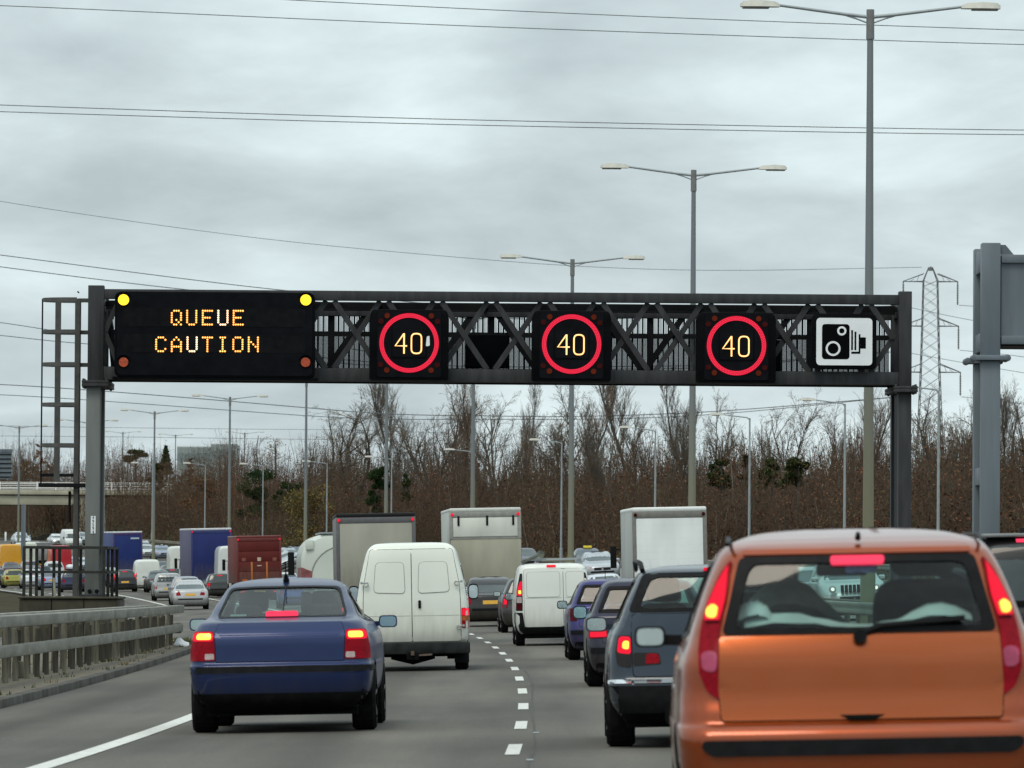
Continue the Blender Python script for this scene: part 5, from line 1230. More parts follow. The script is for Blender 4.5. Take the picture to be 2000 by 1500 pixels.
MB().prism(rrect(-.12, 1.30, .12, 1.36, .02), 2.02, 2.05).build('rear_view_mirror', M['trim'], o, bevel=.008)
MB().box(-.70, .70, 2.35, 2.75, .90, 1.0).build('dashboard', M['cabin'], o, bevel=.03)
MB().box(-.66, .66, .30, 3.4, .16, .42).build('floor_pan', M['under'], o)

# --- blue saloon
b = place('saloon_car', 'dark blue saloon with lit brake lamps in the left lane beside the barrier', 'car', 551, 55, NG)
blue = pm('blue_metallic', (0.009, 0.021, 0.084), 0.34, 0.35, coat=0.35, spec=.25, var=0.05, scale=1.2, dirt=(.62, .2, (.035, .034, .036), .7))
sl_ = [(.20, .72, .35, 4.5), (.30, .80, .06, 4.7), (.42, .885, .01, 4.8), (.57, .905, -.01, 4.82), (.655, .91, -.005, 4.8), (.695, .905, .03, 4.78), (.85, .898, .045, 4.6), (.945, .885, .055, 4.3), (.972, .877, .075, 4.15), (1.03, .85, .135, 3.8), (1.085, .81, .215, 3.5), (1.11, .775, .40, 3.42), (1.135, .74, .62, 3.35),
       (1.25, .685, .93, 3.1), (1.36, .622, 1.25, 2.85), (1.435, .575, 1.45, 2.68), (1.478, .51, 1.65, 2.55), (1.508, .36, 1.95, 2.4), (1.522, .17, 2.1, 2.25)]
gz = rpoly([(-.648, 1.128), (.648, 1.128), (.55, 1.425), (.30, 1.437), (-.30, 1.437), (-.55, 1.425)], .05)
gi = rpoly([(-.625, 1.142), (.625, 1.142), (.531, 1.408), (.29, 1.42), (-.29, 1.42), (-.531, 1.408)], .05)
ws = rpoly([(-.63, 1.16), (.63, 1.16), (.53, 1.40), (-.53, 1.40)], .05)
sw = [rpoly([(1.05, 1.09), (1.95, 1.07), (1.97, 1.395), (1.45, 1.36)], .08), rpoly([(2.02, 1.07), (3.2, 1.06), (2.66, 1.37), (2.04, 1.395)], .06)]
bv = hero(b, sl_, blue, gz, gi, ws, sw, (.95, 3.75), .325, .905, sub=4, cr=.17, bulge=.05, tyre_w=.24)
tg = rpoly([(-.625, .702), (.625, .702), (.632, .98), (.600, 1.075), (-.600, 1.075), (-.632, .98)], .015)
patch(bv, [(a*1.008, .89+(z-.89)*1.022) for a, z in tg], 'R', 'shut_line', M['gap'], b, t=.001)
patch(bv, tg, 'R', 'boot_lid', blue, b, t=.008)
lo = rpoly([(-.835, 1.0), (-.868, .86), (-.878, .715), (-.632, .715), (-.638, .86), (-.645, 1.0)], .02, 3)
lit = rpoly([(-.832, .99), (-.850, .905), (-.648, .905), (-.652, .99)], .03, 3)
core = rpoly([(-.800, .974), (-.812, .922), (-.668, .922), (-.668, .974)], .025, 3)
rev = rpoly([(-.732, .785), (-.734, .728), (-.642, .728), (-.645, .785)], .012, 3)
lamp_pair(bv, b, lo, lit, core, extra=((rev, 'clear_lens'),))
patch(bv, rrect(-.90, .595, .90, .655, .02), 'R', 'bumper_strip', M['trim'], b, t=.014, far=.9)
patch(bv, rpoly([(-.745, .202), (.745, .202), (.875, .34), (.88, .392), (-.88, .392), (-.875, .34)], .02), 'R', 'valance_or_shade', M['under'], b, t=.014, far=1.4, step=.035)  # shade under the blue bumper put in as a dark band
for s_ in 'LP': patch(bv, rpoly([(.1, .205), (4.4, .205), (4.4, .30), (.1, .36)], .02), s_, 'sill', M['under'], b, t=.004, far=.6)
MB().prism(rrect(-.16, 1.125, .16, 1.192, .032), .61, .66).build('brake_light', M['pink_on'], b)
ae = MB(); ae.tube([(0, 1.66, 1.49), (0, 1.62, 1.535), (0, 1.58, 1.565)], [.035, .02, .008], 8); ae.tube([(0, 1.585, 1.56), (0, 1.48, 1.68)], .006, 6); ae.build('aerial', M['trim'], b, True)
MB().bar((0.005, .66, 1.15), (0.005, 1.40, 1.42), .012).build('window_wire', M['trim'], b)
for s in (-1, 1):
    seat(b, s*.37, 2.35, M['fabric'], .55, .62, .54); 
    MB().prism(rrect(s*.36-.13, 1.10, s*.36+.13, 1.25, .06), 1.22, 1.34).build('headrest', M['fabric'], b, bevel=.03)
    mirror(b, s*.88, 3.05, 1.06, .19, .125, blue, s, pm('mirror_bluish', (.35, .50, .58), .1, 1) if s > 0 else pm('mirror_teal', (.50, .62, .62), .1, 1))
MB().box(-.70, .70, .65, 1.25, 1.06, 1.10).build('parcel_shelf', pm('grey_shelf', (.045, .065, .065), .9), b)
MB().box(-.68, .68, 1.15, 1.32, .55, 1.10).build('rear_bench', M['cabin'], b, bevel=.03)
MB().box(-.72, .72, 3.0, 3.4, .95, 1.08).build('dashboard', M['cabin'], b, bevel=.03)
MB().box(-.74, .74, .35, 4.4, .17, .45).build('floor_pan', M['under'], b)
lb = MB().prism(rrect(-.52, 1.145, -.36, 1.165, .008), .80, .82).build('window_label', pm('pale_label', (.4, .55, .55), .6), b)

# --- steel blue estate
e_ = place('estate_car', 'steel blue estate car with roof rails half hidden behind the orange hatchback', 'car', 1396, 47, NG)
grey = pm('steel_blue_metallic', (0.024, 0.036, 0.054), 0.30, 0.4, coat=0.5, spec=.3, var=0.05, scale=1.2, dirt=(.7, .2, (.035, .034, .032), .7))
sl_ = [(.20, .72, .35, 4.4), (.29, .80, .06, 4.6), (.40, .865, .0, 4.72), (.535, .88, -.005, 4.74), (.575, .88, .05, 4.72), (.75, .875, .085, 4.6), (.93, .845, .11, 4.1), (1.02, .80, .125, 3.55), (1.10, .765, .14, 3.35), (1.22, .715, .175, 3.05),
       (1.36, .645, .235, 2.8), (1.455, .59, .295, 2.55), (1.50, .51, .42, 2.4), (1.525, .33, .75, 2.2), (1.532, .16, 1.1, 2.0)]
gz = rpoly([(-.690, 1.135), (.690, 1.135), (.555, 1.462), (-.555, 1.462)], .05)
gi = rpoly([(-.600, 1.165), (.600, 1.165), (.490, 1.425), (-.490, 1.425)], .07)
ws = rpoly([(-.62, 1.12), (.62, 1.12), (.52, 1.43), (-.52, 1.43)], .05)
sw = [rpoly([(.42, 1.07), (1.40, 1.05), (1.43, 1.42), (.55, 1.40)], .07), rpoly([(1.46, 1.05), (2.2, 1.04), (2.15, 1.42), (1.48, 1.42)], .04), rpoly([(2.26, 1.04), (3.2, 1.03), (2.6, 1.40), (2.2, 1.42)], .05)]
bv = hero(e_, sl_, grey, gz, gi, ws, sw, (.92, 3.68), .32, .88, cr=.18, tyre_w=.24)
tg = rpoly([(-.655, .60), (.655, .60), (.665, .95), (.655, 1.12), (-.655, 1.12), (-.665, .95)], .03)
patch(bv, [(a*1.010, .86+(z-.86)*1.02) for a, z in tg], 'R', 'shut_line', M['gap'], e_, t=.001)
tgo = patch(bv, tg, 'R', 'tailgate', grey, e_, t=.008)
lo = rpoly([(-.775, .945), (-.800, .80), (-.785, .69), (-.672, .675), (-.668, .945)], .03, 3)
lit = rpoly([(-.768, .935), (-.786, .80), (-.672, .785), (-.674, .935)], .03, 3)
core = rpoly([(-.735, .895), (-.742, .835), (-.690, .825), (-.686, .90)], .02, 3)
lamp_pair(bv, e_, lo, lit, core, mat='smoke_lens')
for m in (0, 1):
    f = mir if m else (lambda q: q)
    patch(bv, f(rpoly([(-.655, .80), (-.655, .685), (-.42, .70), (-.44, .795)], .02, 3)), 'R', 'tailgate_lamp', M['smoke_lens'], tgo, t=.012)
    patch(bv, f(rpoly([(-.545, .79), (-.555, .70), (-.43, .71), (-.445, .788)], .02, 3)), 'R', 'tailgate_lamp_lens', M['red_lens'], tgo, t=.017)
for a0, a1 in ((-.86, -.675), (-.655, .655), (.675, .86)): patch(bv, rrect(a0, .542, a1, .572, .008), 'R', 'chrome_strip', M['chrome'], e_, t=.014, far=.9)
patch(bv, rrect(-.865, .30, .865, .525, .03), 'R', 'bumper_strip', M['trim'], e_, t=.012, far=.9)
patch(bv, rpoly([(-.72, .205), (.72, .205), (.80, .30), (-.80, .30)], .02), 'R', 'valance_or_shade', M['under'], e_, t=.012, far=.9, step=.04)
MB().prism(rrect(-.05, 1.475, .05, 1.502, .01), .30, .36).build('brake_light', M['red_on'], e_)
for s in (-1, 1):
    MB().tube([(s*.56, .48, 1.485), (s*.575, .60, 1.545), (s*.59, .8, 1.56), (s*.60, 2.3, 1.575), (s*.59, 2.5, 1.51)], [.022, .024, .022, .022, .02], 8).build('roof_rail', M['trim'], e_, True)
    seat(e_, s*.36, 2.3, M['fabric'], .55, .66, .54); mirror(e_, s*.85, 3.0, 1.03, .19, .13, grey, s, pm('mirror_teal', (.50, .62, .62), .1, 1))
MB().box(-.70, .70, 1.15, 1.30, .5, 1.13).build('rear_bench', M['cabin'], e_, bevel=.03)
MB().box(-.72, .72, 2.95, 3.3, .93, 1.04).build('dashboard', M['cabin'], e_, bevel=.03)
MB().box(-.72, .72, .35, 4.3, .17, .43).build('floor_pan', M['under'], e_)
MB().prism(rrect(-.40, .20, .0, .36, .05), -.01, .5).build('exhaust_box', M['under'], e_)
MB().tube([(-.30, .4, .25), (-.30, -.03, .25)], .03, 8).build('exhaust_pipe', M['chrome'], e_, True)

# --- large white van
M['groove_shading'] = pm('groove_shade_grey', (.36, .375, .33), .6, var=.2)  # darker grey that paints the shade round the pressed panels
t = place('panel_van', 'large white panel van with two blank rear doors, left lane ahead of the blue saloon', 'van', 808, 92, NG)
white = pm('van_white', (0.74, 0.765, 0.69), 0.35, 0, coat=0.4, var=0.05, scale=.8, dirt=(1.0, .4, (.22, .20, .155), .55))
sl_ = [(.46, .90, .05, 5.0), (.52, .93, .02, 5.1), (.75, .94, 0, 5.1), (1.10, .928, .0, 4.8), (1.30, .90, .01, 4.3), (1.50, .865, .02, 4.0), (1.80, .79, .05, 3.6), (1.95, .745, .075, 3.35), (2.03, .69, .12, 3.2), (2.085, .58, .2, 3.0), (2.10, .35, .5, 2.7)]
bm = shell(sl_, 4, 10, 6, 18, 8, cr=.12, bulge=.03, cf=.4); bvh = BVHTree.FromBMesh(bm)
arches(bm, t, (1.0, 4.0), .32, .94); link('body', to_mesh('body', bm, True, 40), t, white)
drs = [rpoly([(-.79, .485), (-.006, .485), (-.006, 1.985), (-.665, 1.985), (-.70, 1.80), (-.775, 1.40), (-.79, 1.1)], [.04, .02, .03, .10, .1, .1, .1])]
drs.append(mir(drs[0]))
patch(bvh, rpoly([(-.80, .475), (.80, .475), (.80, 1.1), (.785, 1.40), (.71, 1.80), (.675, 1.995), (-.675, 1.995), (-.71, 1.80), (-.785, 1.40), (-.80, 1.1)], .05), 'R', 'shut_line', M['gap'], t, t=.002)
for k, dl in enumerate(drs):
    s = -1 if k == 0 else 1
    do = patch(bvh, dl, 'R', 'rear_door', white, t, t=.014)
    pl = rpoly([(s*.11, 1.27), (s*.615, 1.29), (s*.575, 1.775), (s*.13, 1.775)], .07)
    patch(bvh, inset(pl, -.012), 'R', 'painted_groove_shade', M['groove_shading'], do, t=.0150, sink=.004, inner=inset(pl, .012), step=.12)
    patch(bvh, pl, 'R', 'pressed_panel', white, do, t=.026, sink=.012)
    patch(bvh, rpoly([(s*.02, .895), (s*.775, .895), (s*.775, .907), (s*.02, .907)], .002), 'R', 'painted_crease_shade', pm('crease_shade_grey', (.42, .43, .38), .5), do, t=.0155, sink=.004)  # crease shade laid on as a darker grey strip
    for zz in (1.42, .70):
        mb = MB(); xx = s*(.78 if zz < 1 else .755)
        mb.tube([(xx-s*.04, -.02, zz+.035), (xx+s*.0, -.035, zz+.03), (xx+s*.06, -.03, zz+.03)], .012, 6); mb.tube([(xx-s*.04, -.02, zz+.035), (xx-s*.05, -.03, zz), (xx-s*.04, -.02, zz-.03), (xx+s*.01, -.03, zz-.03)], .010, 6)
        mb.prism(circ(xx+s*.06, zz+.03, .022, 8), -.045, .02); mb.build('hinge', M['galv'], do, True)
    patch(bvh, [(a*1, z_) for a, z_ in rrect(s*.865-.055, .69, s*.865+.055, 1.02, .01)], 'R', 'tail_light', M['red_lens'], t, t=.016, far=.9)
    lampo = t.children[-1]
    patch(bvh, rrect(s*.865-.05, .895, s*.865+.05, 1.01, .01), 'R', 'lit_bulb_field', M['red_on'], lampo, t=.021, sink=.004, far=.9)
    patch(bvh, rrect(s*.865-.05, .81, s*.865+.05, .885, .01), 'R', 'indicator_lens', M['orange_lens'], lampo, t=.020, sink=.004, far=.9)
    mirror(t, s*.93, 3.75, 1.27, .17, .27, M['trim'], s)
MB().prism(rrect(.105, 1.02, .15, 1.155, .02), -.04, .03).build('door_handle', M['trim'], t, bevel=.006)
bmp = MB(); bmp.box(-.94, .94, -.06, .12, .275, .465); bmp.build('rear_bumper', pm('dirty_bumper', (.022, .024, .024), .7, var=.4, scale=5), t, bevel=.03)
ub = MB(); ub.box(-.86, .86, .4, 4.6, .25, .47); ub.tube([(-.35, .5, .25), (0, .45, .20), (.35, .5, .25)], [.06, .10, .06], 8); ub.tube([(-.7, .9, .28), (.7, .9, .28)], .06, 8); ub.box(-.10, .10, -.1, .3, .19, .28); ub.build('underbody', M['under'], t)
tb = MB(); tb.tube([(0, -.12, .26), (0, -.12, .33)], .03, 8); tb.bar((-.08, -.07, .25), (.32, -.07, .27), .03); tb.build('tow_ball', pm('rusty_steel', (.10, .07, .05), .7, var=.4, scale=20), t)
for s in (-1, 1): MB().box(s*.80-.12, s*.80+.12, .5, .53, .12, .42).build('mud_flap', M['trim'], t, bevel=.01)
wheels(t, .80, (1.0, 4.0), .32, .22)
for a in 'LP': patch(bvh, rpoly([(.5, 1.22), (1.9, 1.22), (1.9, 1.75), (.55, 1.72)], .08), a, 'side_window', M['window'], t, step=.25)
for a in 'LP': patch(bvh, rpoly([(2.7, 1.22), (3.9, 1.22), (3.4, 1.75), (2.7, 1.78)], .08), a, 'cab_window', M['window'], t, step=.25)
patch(bvh, rpoly([(-.78, 1.3), (.78, 1.3), (.66, 1.85), (-.66, 1.85)], .06), 'F', 'windscreen', M['window'], t, step=.25)

# --- small white van with a roof rack
s_v = place('panel_van', 'small white van with one lit roof lamp and a roof rack, second lane', 'van', 1083, 121, NG)
white2 = pm('small_van_white', (0.72, 0.745, 0.70), 0.35, 0, coat=0.4, var=0.04, scale=.8, dirt=(.85, .3, (.22, .20, .155), .5))
sl_ = [(.26, .72, .2, 4.0), (.36, .79, .03, 4.15), (.55, .82, 0, 4.2), (.95, .822, .0, 4.0), (1.15, .815, .01, 3.4), (1.35, .795, .02, 3.0), (1.62, .74, .05, 2.5), (1.70, .70, .08, 2.35), (1.755, .60, .18, 2.2), (1.775, .35, .5, 2.0)]
bm = shell(sl_, 4, 8, 6, 16, 6, cr=.13, bulge=.03); bvh = BVHTree.FromBMesh(bm); arches(bm, s_v, (.75, 3.35), .30, .82); link('body', to_mesh('body', bm, True, 40), s_v, white2)
patch(bvh, rrect(-.625, .405, .735, 1.655, .06), 'R', 'shut_line', M['gap'], s_v, t=.001)
for x0, x1 in ((-.62, .215), (.225, .73)):
    do = patch(bvh, rrect(x0, .41, x1, 1.65, .06), 'R', 'rear_door', white2, s_v, t=.013)
    pl = rrect(x0+.06, 1.05, x1-.07, 1.58, .06); patch(bvh, inset(pl, -.010), 'R', 'painted_groove_shade', M['groove_shading'], do, t=.0145, sink=.004, inner=inset(pl, .010), step=.12)
    patch(bvh, pl, 'R', 'pressed_panel', white2, do, t=.022, sink=.01)
    patch(bvh, rrect(x0+.03, 1.02, x1-.03, 1.032, .004), 'R', 'painted_crease_shade', pm('crease_shade_grey', (.42, .43, .40), .5), do, t=.015, sink=.004)  # grey strip painting the shade along the door crease
for m in (0, 1):
    f = mir if m else (lambda q: q)
    lo_ = patch(bvh, f(rpoly([(-.795, .76), (-.66, .76), (-.655, 1.56), (-.70, 1.56), (-.775, 1.2)], .02)), 'R', 'tail_light', M['smoke_lens'], s_v, t=.012, far=.9)
    patch(bvh, f(rpoly([(-.775, 1.09), (-.665, 1.08), (-.660, 1.40), (-.705, 1.38), (-.765, 1.2)], .02)), 'R', 'lit_bulb_field', M['red_on'], lo_, t=.017, far=.9)
    patch(bvh, f(rrect(-.735, 1.12, -.685, 1.20, .02)), 'R', 'lit_bulb_core', M['yellow_on'], lo_, t=.021, far=.9)
    patch(bvh, f(rrect(-.775, .93, -.672, 1.06, .02)), 'R', 'reversing_lens', M['clear_lens'], lo_, t=.016, far=.9)
    patch(bvh, f(rrect(-.78, .78, -.672, .90, .02)), 'R', 'lower_lens', M['red_lens_dark'], lo_, t=.016, far=.9)
patch(bvh, rrect(-.13, 1.685, .07, 1.725, .015), 'R', 'brake_light', M['red_on'], s_v, t=.02)
patch(bvh, rpoly([(-.81, .27), (.81, .27), (.80, .40), (-.62, .41), (-.66, .72), (-.81, .72)], .02), 'R', 'bumper', M['trim'], s_v, t=.02, far=.9)
MB().box(-.62, .62, .3, 3.8, .16, .40).build('underbody', M['under'], s_v); wheels(s_v, .71, (.75, 3.35), .30, .2)
rk = MB()
for y in (.5, 1.3, 2.0): rk.bar((-.62, y, 1.86), (.62, y, 1.86), .05, .04); rk.bar((-.62, y, 1.72), (-.62, y, 1.86), .04); rk.bar((.62, y, 1.72), (.62, y, 1.86), .04)
for x in (-.60, .60): rk.bar((x, .4, 1.87), (x, 2.1, 1.87), .03)
rk.build('roof_rack', M['galv'], s_v)
rl = MB(); rl.tube([(-.66, .45, 1.80), (-.40, .43, 1.90), (-.26, .42, 1.955)], .035, 8); rl.prism(circ(-.24, 1.97, .085, 14), .36, .46); rl.build('rack_roller', pm('roller_rubber', (.10, .11, .09), .7, var=.4, scale=9), s_v, True)
mirror(s_v, .80, 2.75, 1.06, .18, .17, M['trim'], 1); mirror(s_v, -.80, 2.75, 1.06, .18, .17, M['trim'], -1)
for a in 'LP': patch(bvh, rpoly([(1.9, 1.12), (3.1, 1.12), (2.5, 1.56), (1.9, 1.58)], .06), a, 'cab_window', M['window'], s_v, step=.25)
patch(bvh, rpoly([(-.7, 1.15), (.7, 1.15), (.6, 1.6), (-.6, 1.6)], .06), 'F', 'windscreen', M['window'], s_v, step=.25)

# --- dark navy hatchback and violet blue hatchback, mostly hidden
def mid_hatch(label, px, d, col, W_, H, hl, glassy, L_=4.1):
    r_ = place('hatchback', label, 'car', px, d, NG); h = W_/2; p_ = paint('mid_%.3f_%.3f_%.3f' % col, col, .35)
    ss = slices_for('hatch', L_, W_, H); b_ = .635*H; zb, zt = b_+.075, H-.10
    g0 = rpoly([(-.82*h, zb), (.82*h, zb), (.64*h, zt), (-.64*h, zt)], .05); g1 = inset(g0, .05)
    w_ = rpoly([(-.78*h, zb), (.78*h, zb), (.62*h, zt-.01), (-.62*h, zt-.01)], .05)
    sd = [rpoly([(.55, zb), (1.55, zb-.01), (1.58, zt), (.70, zt-.02)], .06), rpoly([(1.62, zb-.01), (L_-1.42, zb-.01), (L_-2.02, zt-.01), (1.65, zt)], .05)]
    bv = hero(r_, ss, p_, g0, g1, w_, sd, (.75, L_-.85), .31, h, glassm=glassy, sub=3, tyre_w=.22)
    tg = rpoly([(-.74*h, .60), (.74*h, .60), (.78*h, b_), (-.78*h, b_)], .02)
    patch(bv, [(a*1.01, .75+(z-.75)*1.03) for a, z in tg], 'R', 'shut_line', M['gap'], r_, t=.001); patch(bv, tg, 'R', 'tailgate', p_, r_, t=.008)
    lamp_pair(bv, r_, *hl)
    patch(bv, rrect(-.93*h, .46, .93*h, .535, .02), 'R', 'bumper_strip', M['trim'], r_, t=.012, far=.9)
    patch(bv, rrect(-.85*h, .20, .85*h, .33, .03), 'R', 'valance_or_shade', M['trim'], r_, t=.006, far=.9)
    for s in (-1, 1): seat(r_, s*.35, 1.9, M['fabric'], .5, .60, .52)
    MB().box(-.62, .62, .95, 1.1, .5, zb-.02).build('rear_bench', M['cabin'], r_, bevel=.03); MB().box(-.68, .68, L_-1.55, L_-1.3, .8, zb-.05).build('dashboard', M['cabin'], r_, bevel=.03)
    MB().box(-.68, .68, .3, L_-.4, .18, .42).build('floor_pan', M['under'], r_)
    return r_, bv, h, p_
nv, bv, h, p_ = mid_hatch('dark navy hatchback between the steel blue estate and the violet blue hatchback', 1272, 76, (.010, .011, .030), 1.70, 1.46,
    (rpoly([(-.80, .80), (-.82, .66), (-.56, .67), (-.58, .80)], .03), rpoly([(-.79, .79), (-.80, .675), (-.57, .68), (-.59, .79)], .03), None), 'glass')
mirror(nv, -.80, 2.4, 1.00, .2, .19, p_, -1, pm('mirror_cyan', (.42, .66, .70), .12, 1)); mirror(nv, .8, 2.4, 1.0, .2, .19, p_, 1)
MB().prism(rrect(-.4, .965, .3, .99, .01), .1, .16).build('spoiler_lip', M['trim'], nv)
vb, bv, h, p_ = mid_hatch('violet blue hatchback behind the small white van with the roof rack', 1203, 100, (.024, .024, .13), 1.66, 1.44,
    (rpoly([(-.80, .92), (-.82, .70), (-.66, .70), (-.66, .92)], .03), None, None, 'red_lens_dark'), 'glass_dark')
mirror(vb, -.78, 2.4, .98, .19, .15, M['trim'], -1, pm('mirror_teal', (.50, .62, .62), .1, 1)); mirror(vb, .78, 2.4, .98, .19, .15, M['trim'], 1)
MB().tube([(-.1, 1.9, 1.43), (-.1, 1.75, 1.62)], .006, 5).build('aerial', M['trim'], vb)
# ------------------------------------------------------------------ the rest of the traffic
LG = 'lorries standing in the traffic'
box_lorry('grey box lorry with a black edged pale rear, behind the large white van', 738, 177, 2.5, 3.52, .95, 9, (.20, .19, .19), (.34, .335, .285), (.10, .10, .105), (.02, .02, .02), 'plain', 'grey_lorry', mirrors=False)
box_lorry('white box lorry with an upper flap and a dirty tail lift, middle lane', 952, 184, 2.34, 3.70, 1.0, 8, (.50, .52, .48), (.66, .68, .62), (.26, .26, .24), (.55, .56, .52), 'flaps', 'flap_lorry', mirrors=False)
lo = box_lorry('white box lorry with a closed roller shutter, rightmost lorry', 1312, 160, 2.12, 3.36, .62, 6, (.42, .44, .42), (.80, .84, .84), (.17, .165, .15), (.72, .74, .72), 'shutter', 'shutter_lorry', marker='off')
MB().box(-1.02, 1.02, -.05, -.012, .64, 1.52).build('tail_lift', pm('lift_white', (.52, .55, .54), .5), lo, bevel=.01)
box_lorry('maroon box lorry with orange lift rails and lit roof lamps', 508, 314, 2.5, 3.62, .95, 8, (.14, .022, .018), (.105, .013, .011), (.12, .016, .013), (.14, .022, .018), 'ribbed', 'maroon_lorry', yaw=.6)
bl = box_lorry('tall blue curtain sided lorry with a white roof edge, left of the maroon lorry', 415, 345, 2.5, 4.15, .95, 9, (.10, .095, .17), (.014, .024, .125), (.02, .03, .13), (.55, .56, .58), 'plain', 'blue_curtain_lorry', yaw=1.2)
bl2 = box_lorry('blue box lorry with a white roof, beside the gantry foot', 251, 470, 2.45, 4.2, .9, 9, (.05, .07, .2), (.012, .028, .14), (.05, .025, .11), (.62, .64, .66), 'plain', 'blue_roofed_lorry', marker=False)
MB().box(.25, .95, -.02, -.012, 3.55, 3.68).build('name_board', pm('pale_board', (.45, .5, .58), .5, scale=30, var=.4), bl2)
# tractor units and vans seen beside the lorries
def cab_van(label, px, d, col, W_, H, L_=5.5, grp=LG):
    return van(label, col, px, d, W_, L_, H, 'lorry_cab', grp, zb=.7, plate=False)
van('white high sided van beside the maroon lorry with a black mirror', (.60, .62, .61), 459, 340, 2.1, 5.5, 3.05, 'high_van', plate=False, lit=False)
van('white van with one lit lamp just left of the tall blue lorry', (.62, .64, .60), 359, 425, 2.1, 5.2, 3.0, 'high_van', plate=False)
# tanker
d = 212; x = X(655, d); fr = frame(x, d); tk = thing('tanker_lorry', 'white tanker with a dull red side band, mostly behind the grey lorry', 'lorry', (x, d, G(x, d)), fr, LG)
tw = pm('tanker_white', (.56, .60, .54), .35, coat=.3, var=.06, scale=.6); V = []; F = []; n = 40; prof = [(.0, .05), (.02, .6), (.10, .9), (.25, 1.0), (9.0, 1.0)]
ol = lambda k: [((1.24*k)*abs(math.cos(a))**.75*math.copysign(1, math.cos(a)), 1.92+1.22*k*abs(math.sin(a))**.75*math.copysign(1, math.sin(a))) for a in [2*math.pi*i/n for i in range(n)]]
mb = MB(); b0 = 0
for y, k in prof: mb.v += [(px_, y, z_) for px_, z_ in ol(k)]
mb.f = [(j*n+i, j*n+(i+1) % n, (j+1)*n+(i+1) % n, (j+1)*n+i) for j in range(len(prof)-1) for i in range(n)]+[tuple(range(n))]
mb.build('tank', tw, tk, True)
ri = MB().ringprism(circ(.35, 1.45, 1.24, 36), circ(.35, 1.45, 1.20, 36), -.03, .08).build('end_ring', pm('ring_grey', (.24, .25, .22), .6), tk)
MB().prism(circ(.35, 1.45, 1.19, 36), -.02, .06).build('tank_end', tw, tk, True)
MB().prism(rpoly([(-1.245, 1.15), (-.90, 1.0), (-.82, 1.72), (-1.245, 1.9)], .04), -.035, 6.0).build('side_band', pm('dull_red', (.22, .065, .065), .6, var=.35, scale=5), tk)
MB().box(-1.06, -.76, -.02, .3, 2.55, 2.92).build('hatch_panel', tw, tk, bevel=.02); MB().box(-.5, 1.0, .1, 8, 3.14, 3.20).build('top_walkway', M['galv'], tk)
MB().box(-.9, .9, .2, 8, .5, .75).build('chassis', M['under'], tk); wheels(tk, .95, (1.4, 2.7), .48, .5, False)
MB().box(-1.55, -1.3, 9.2, 9.3, 1.6, 2.5).bar((-1.4, 9.25, 2.3), (-1.0, 9.25, 2.3), .05).build('wing_mirror', M['trim'], tk)
# middle lane, beyond the small white van
bc, bv = car('black saloon with a yellow plate ahead of the dark grey car, middle lane', 'saloon', (.018, .016, .017), 962, 166, 1.76, 4.5, 1.47, 'corner', False, True)
car('dark grey car squeezed between the black saloon and the small white van', 'hatch', (.03, .03, .032), 1044, 148, 1.70, 4.1, 1.45, 'tall', True, False, mirrors=True)
# right hand lane, cut by the frame edge
xs = X(1990, 46); bs_, bv = car('black off road car with a red roof lamp cut by the right edge', 'suv', (.012, .012, .013), 0, 46, 1.88, 4.7, 1.735, 'tall', False, False, dx=xs+.40, lod=3, win='window', cat='off road car', high=False)
MB().box(-.36, .36, .25, .31, 1.655, 1.685).build('brake_light', M['pink_on'], bs_); MB().box(-.64, .64, .24, .60, 1.70, 1.730).build('roof_spoiler', pm('pale_spoiler', (.20, .21, .21), .3), bs_, bevel=.012)
MB().tube([(-.30, .30, 1.72), (-.30, .30, 1.775)], [.04, .03], 8).build('washer_jet', M['trim'], bs_)
# left hand stream, from near to far
A = dict(trim=True)
car('silver saloon with a yellow plate, nearest car beyond the barrier end', 'saloon', (.42, .43, .44), 373, 268, 1.76, 4.6, 1.44, 'wide', False, True, win='window_pale')
car('silver roofed car directly behind the nearest silver saloon', 'hatch', (.30, .32, .36), 366, 298, 1.7, 4.2, 1.50, 'corner', False, False)
car('silver tall hatchback with a dark rear window beside the silver saloon', 'estate', (.36, .37, .37), 331, 322, 1.72, 4.3, 1.58, 'tall', False, True)
car('dark car with lit lamp squeezed between the blue and maroon lorries', 'hatch', (.03, .035, .035), 431, 333, 1.66, 4.1, 1.44, 'corner', True, False, dx=None)
car('black hatchback with a yellow plate right of the gantry foot', 'hatch', (.014, .015, .022), 245, 379, 1.66, 3.9, 1.50, 'high', True, True)
car('dark green saloon right of the white van', 'saloon', (.03, .045, .045), 314, 372, 1.76, 4.5, 1.45, 'wide', False, False, win='window_pale')
van('white van with a yellow plate right of the gantry foot', (.66, .68, .64), 290, 384, 1.82, 4.4, 2.15, 'panel_van', rack=True)
car('dark estate beyond the white van with its tail lamps lit', 'estate', (.10, .11, .11), 335, 440, 1.72, 4.4, 1.5, 'tall', True, False)
car('pale silver car just left of the tall blue lorry', 'saloon', (.40, .42, .42), 352, 400, 1.7, 4.3, 1.42, None, False, False, win='window_pale')
car('yellow green hatchback at the far left', 'hatch', (.30, .29, .05), 29, 432, 1.70, 4.0, 1.44, 'wide', False, False)
car('white saloon behind the railing uprights', 'saloon', (.60, .62, .64), 66, 425, 1.70, 4.3, 1.50, 'corner', True, False)
car('pale blue saloon behind the railing', 'saloon', (.23, .28, .42), 103, 405, 1.74, 4.4, 1.46, 'wide', True, True, win='window_pale')
car('navy car with a white roof box behind the railing', 'estate', (.02, .025, .07), 145, 385, 1.76, 4.4, 1.50, 'corner', False, False, roofbox=True, win='window_pale')
car('navy car right of the gantry column foot', 'hatch', (.02, .025, .06), 196, 420, 1.72, 4.1, 1.46, 'corner', True, True)
car('white off road car behind the railing in front of the red van', 'suv', (.60, .62, .62), 108, 500, 1.76, 4.3, 1.62, None, False, False)
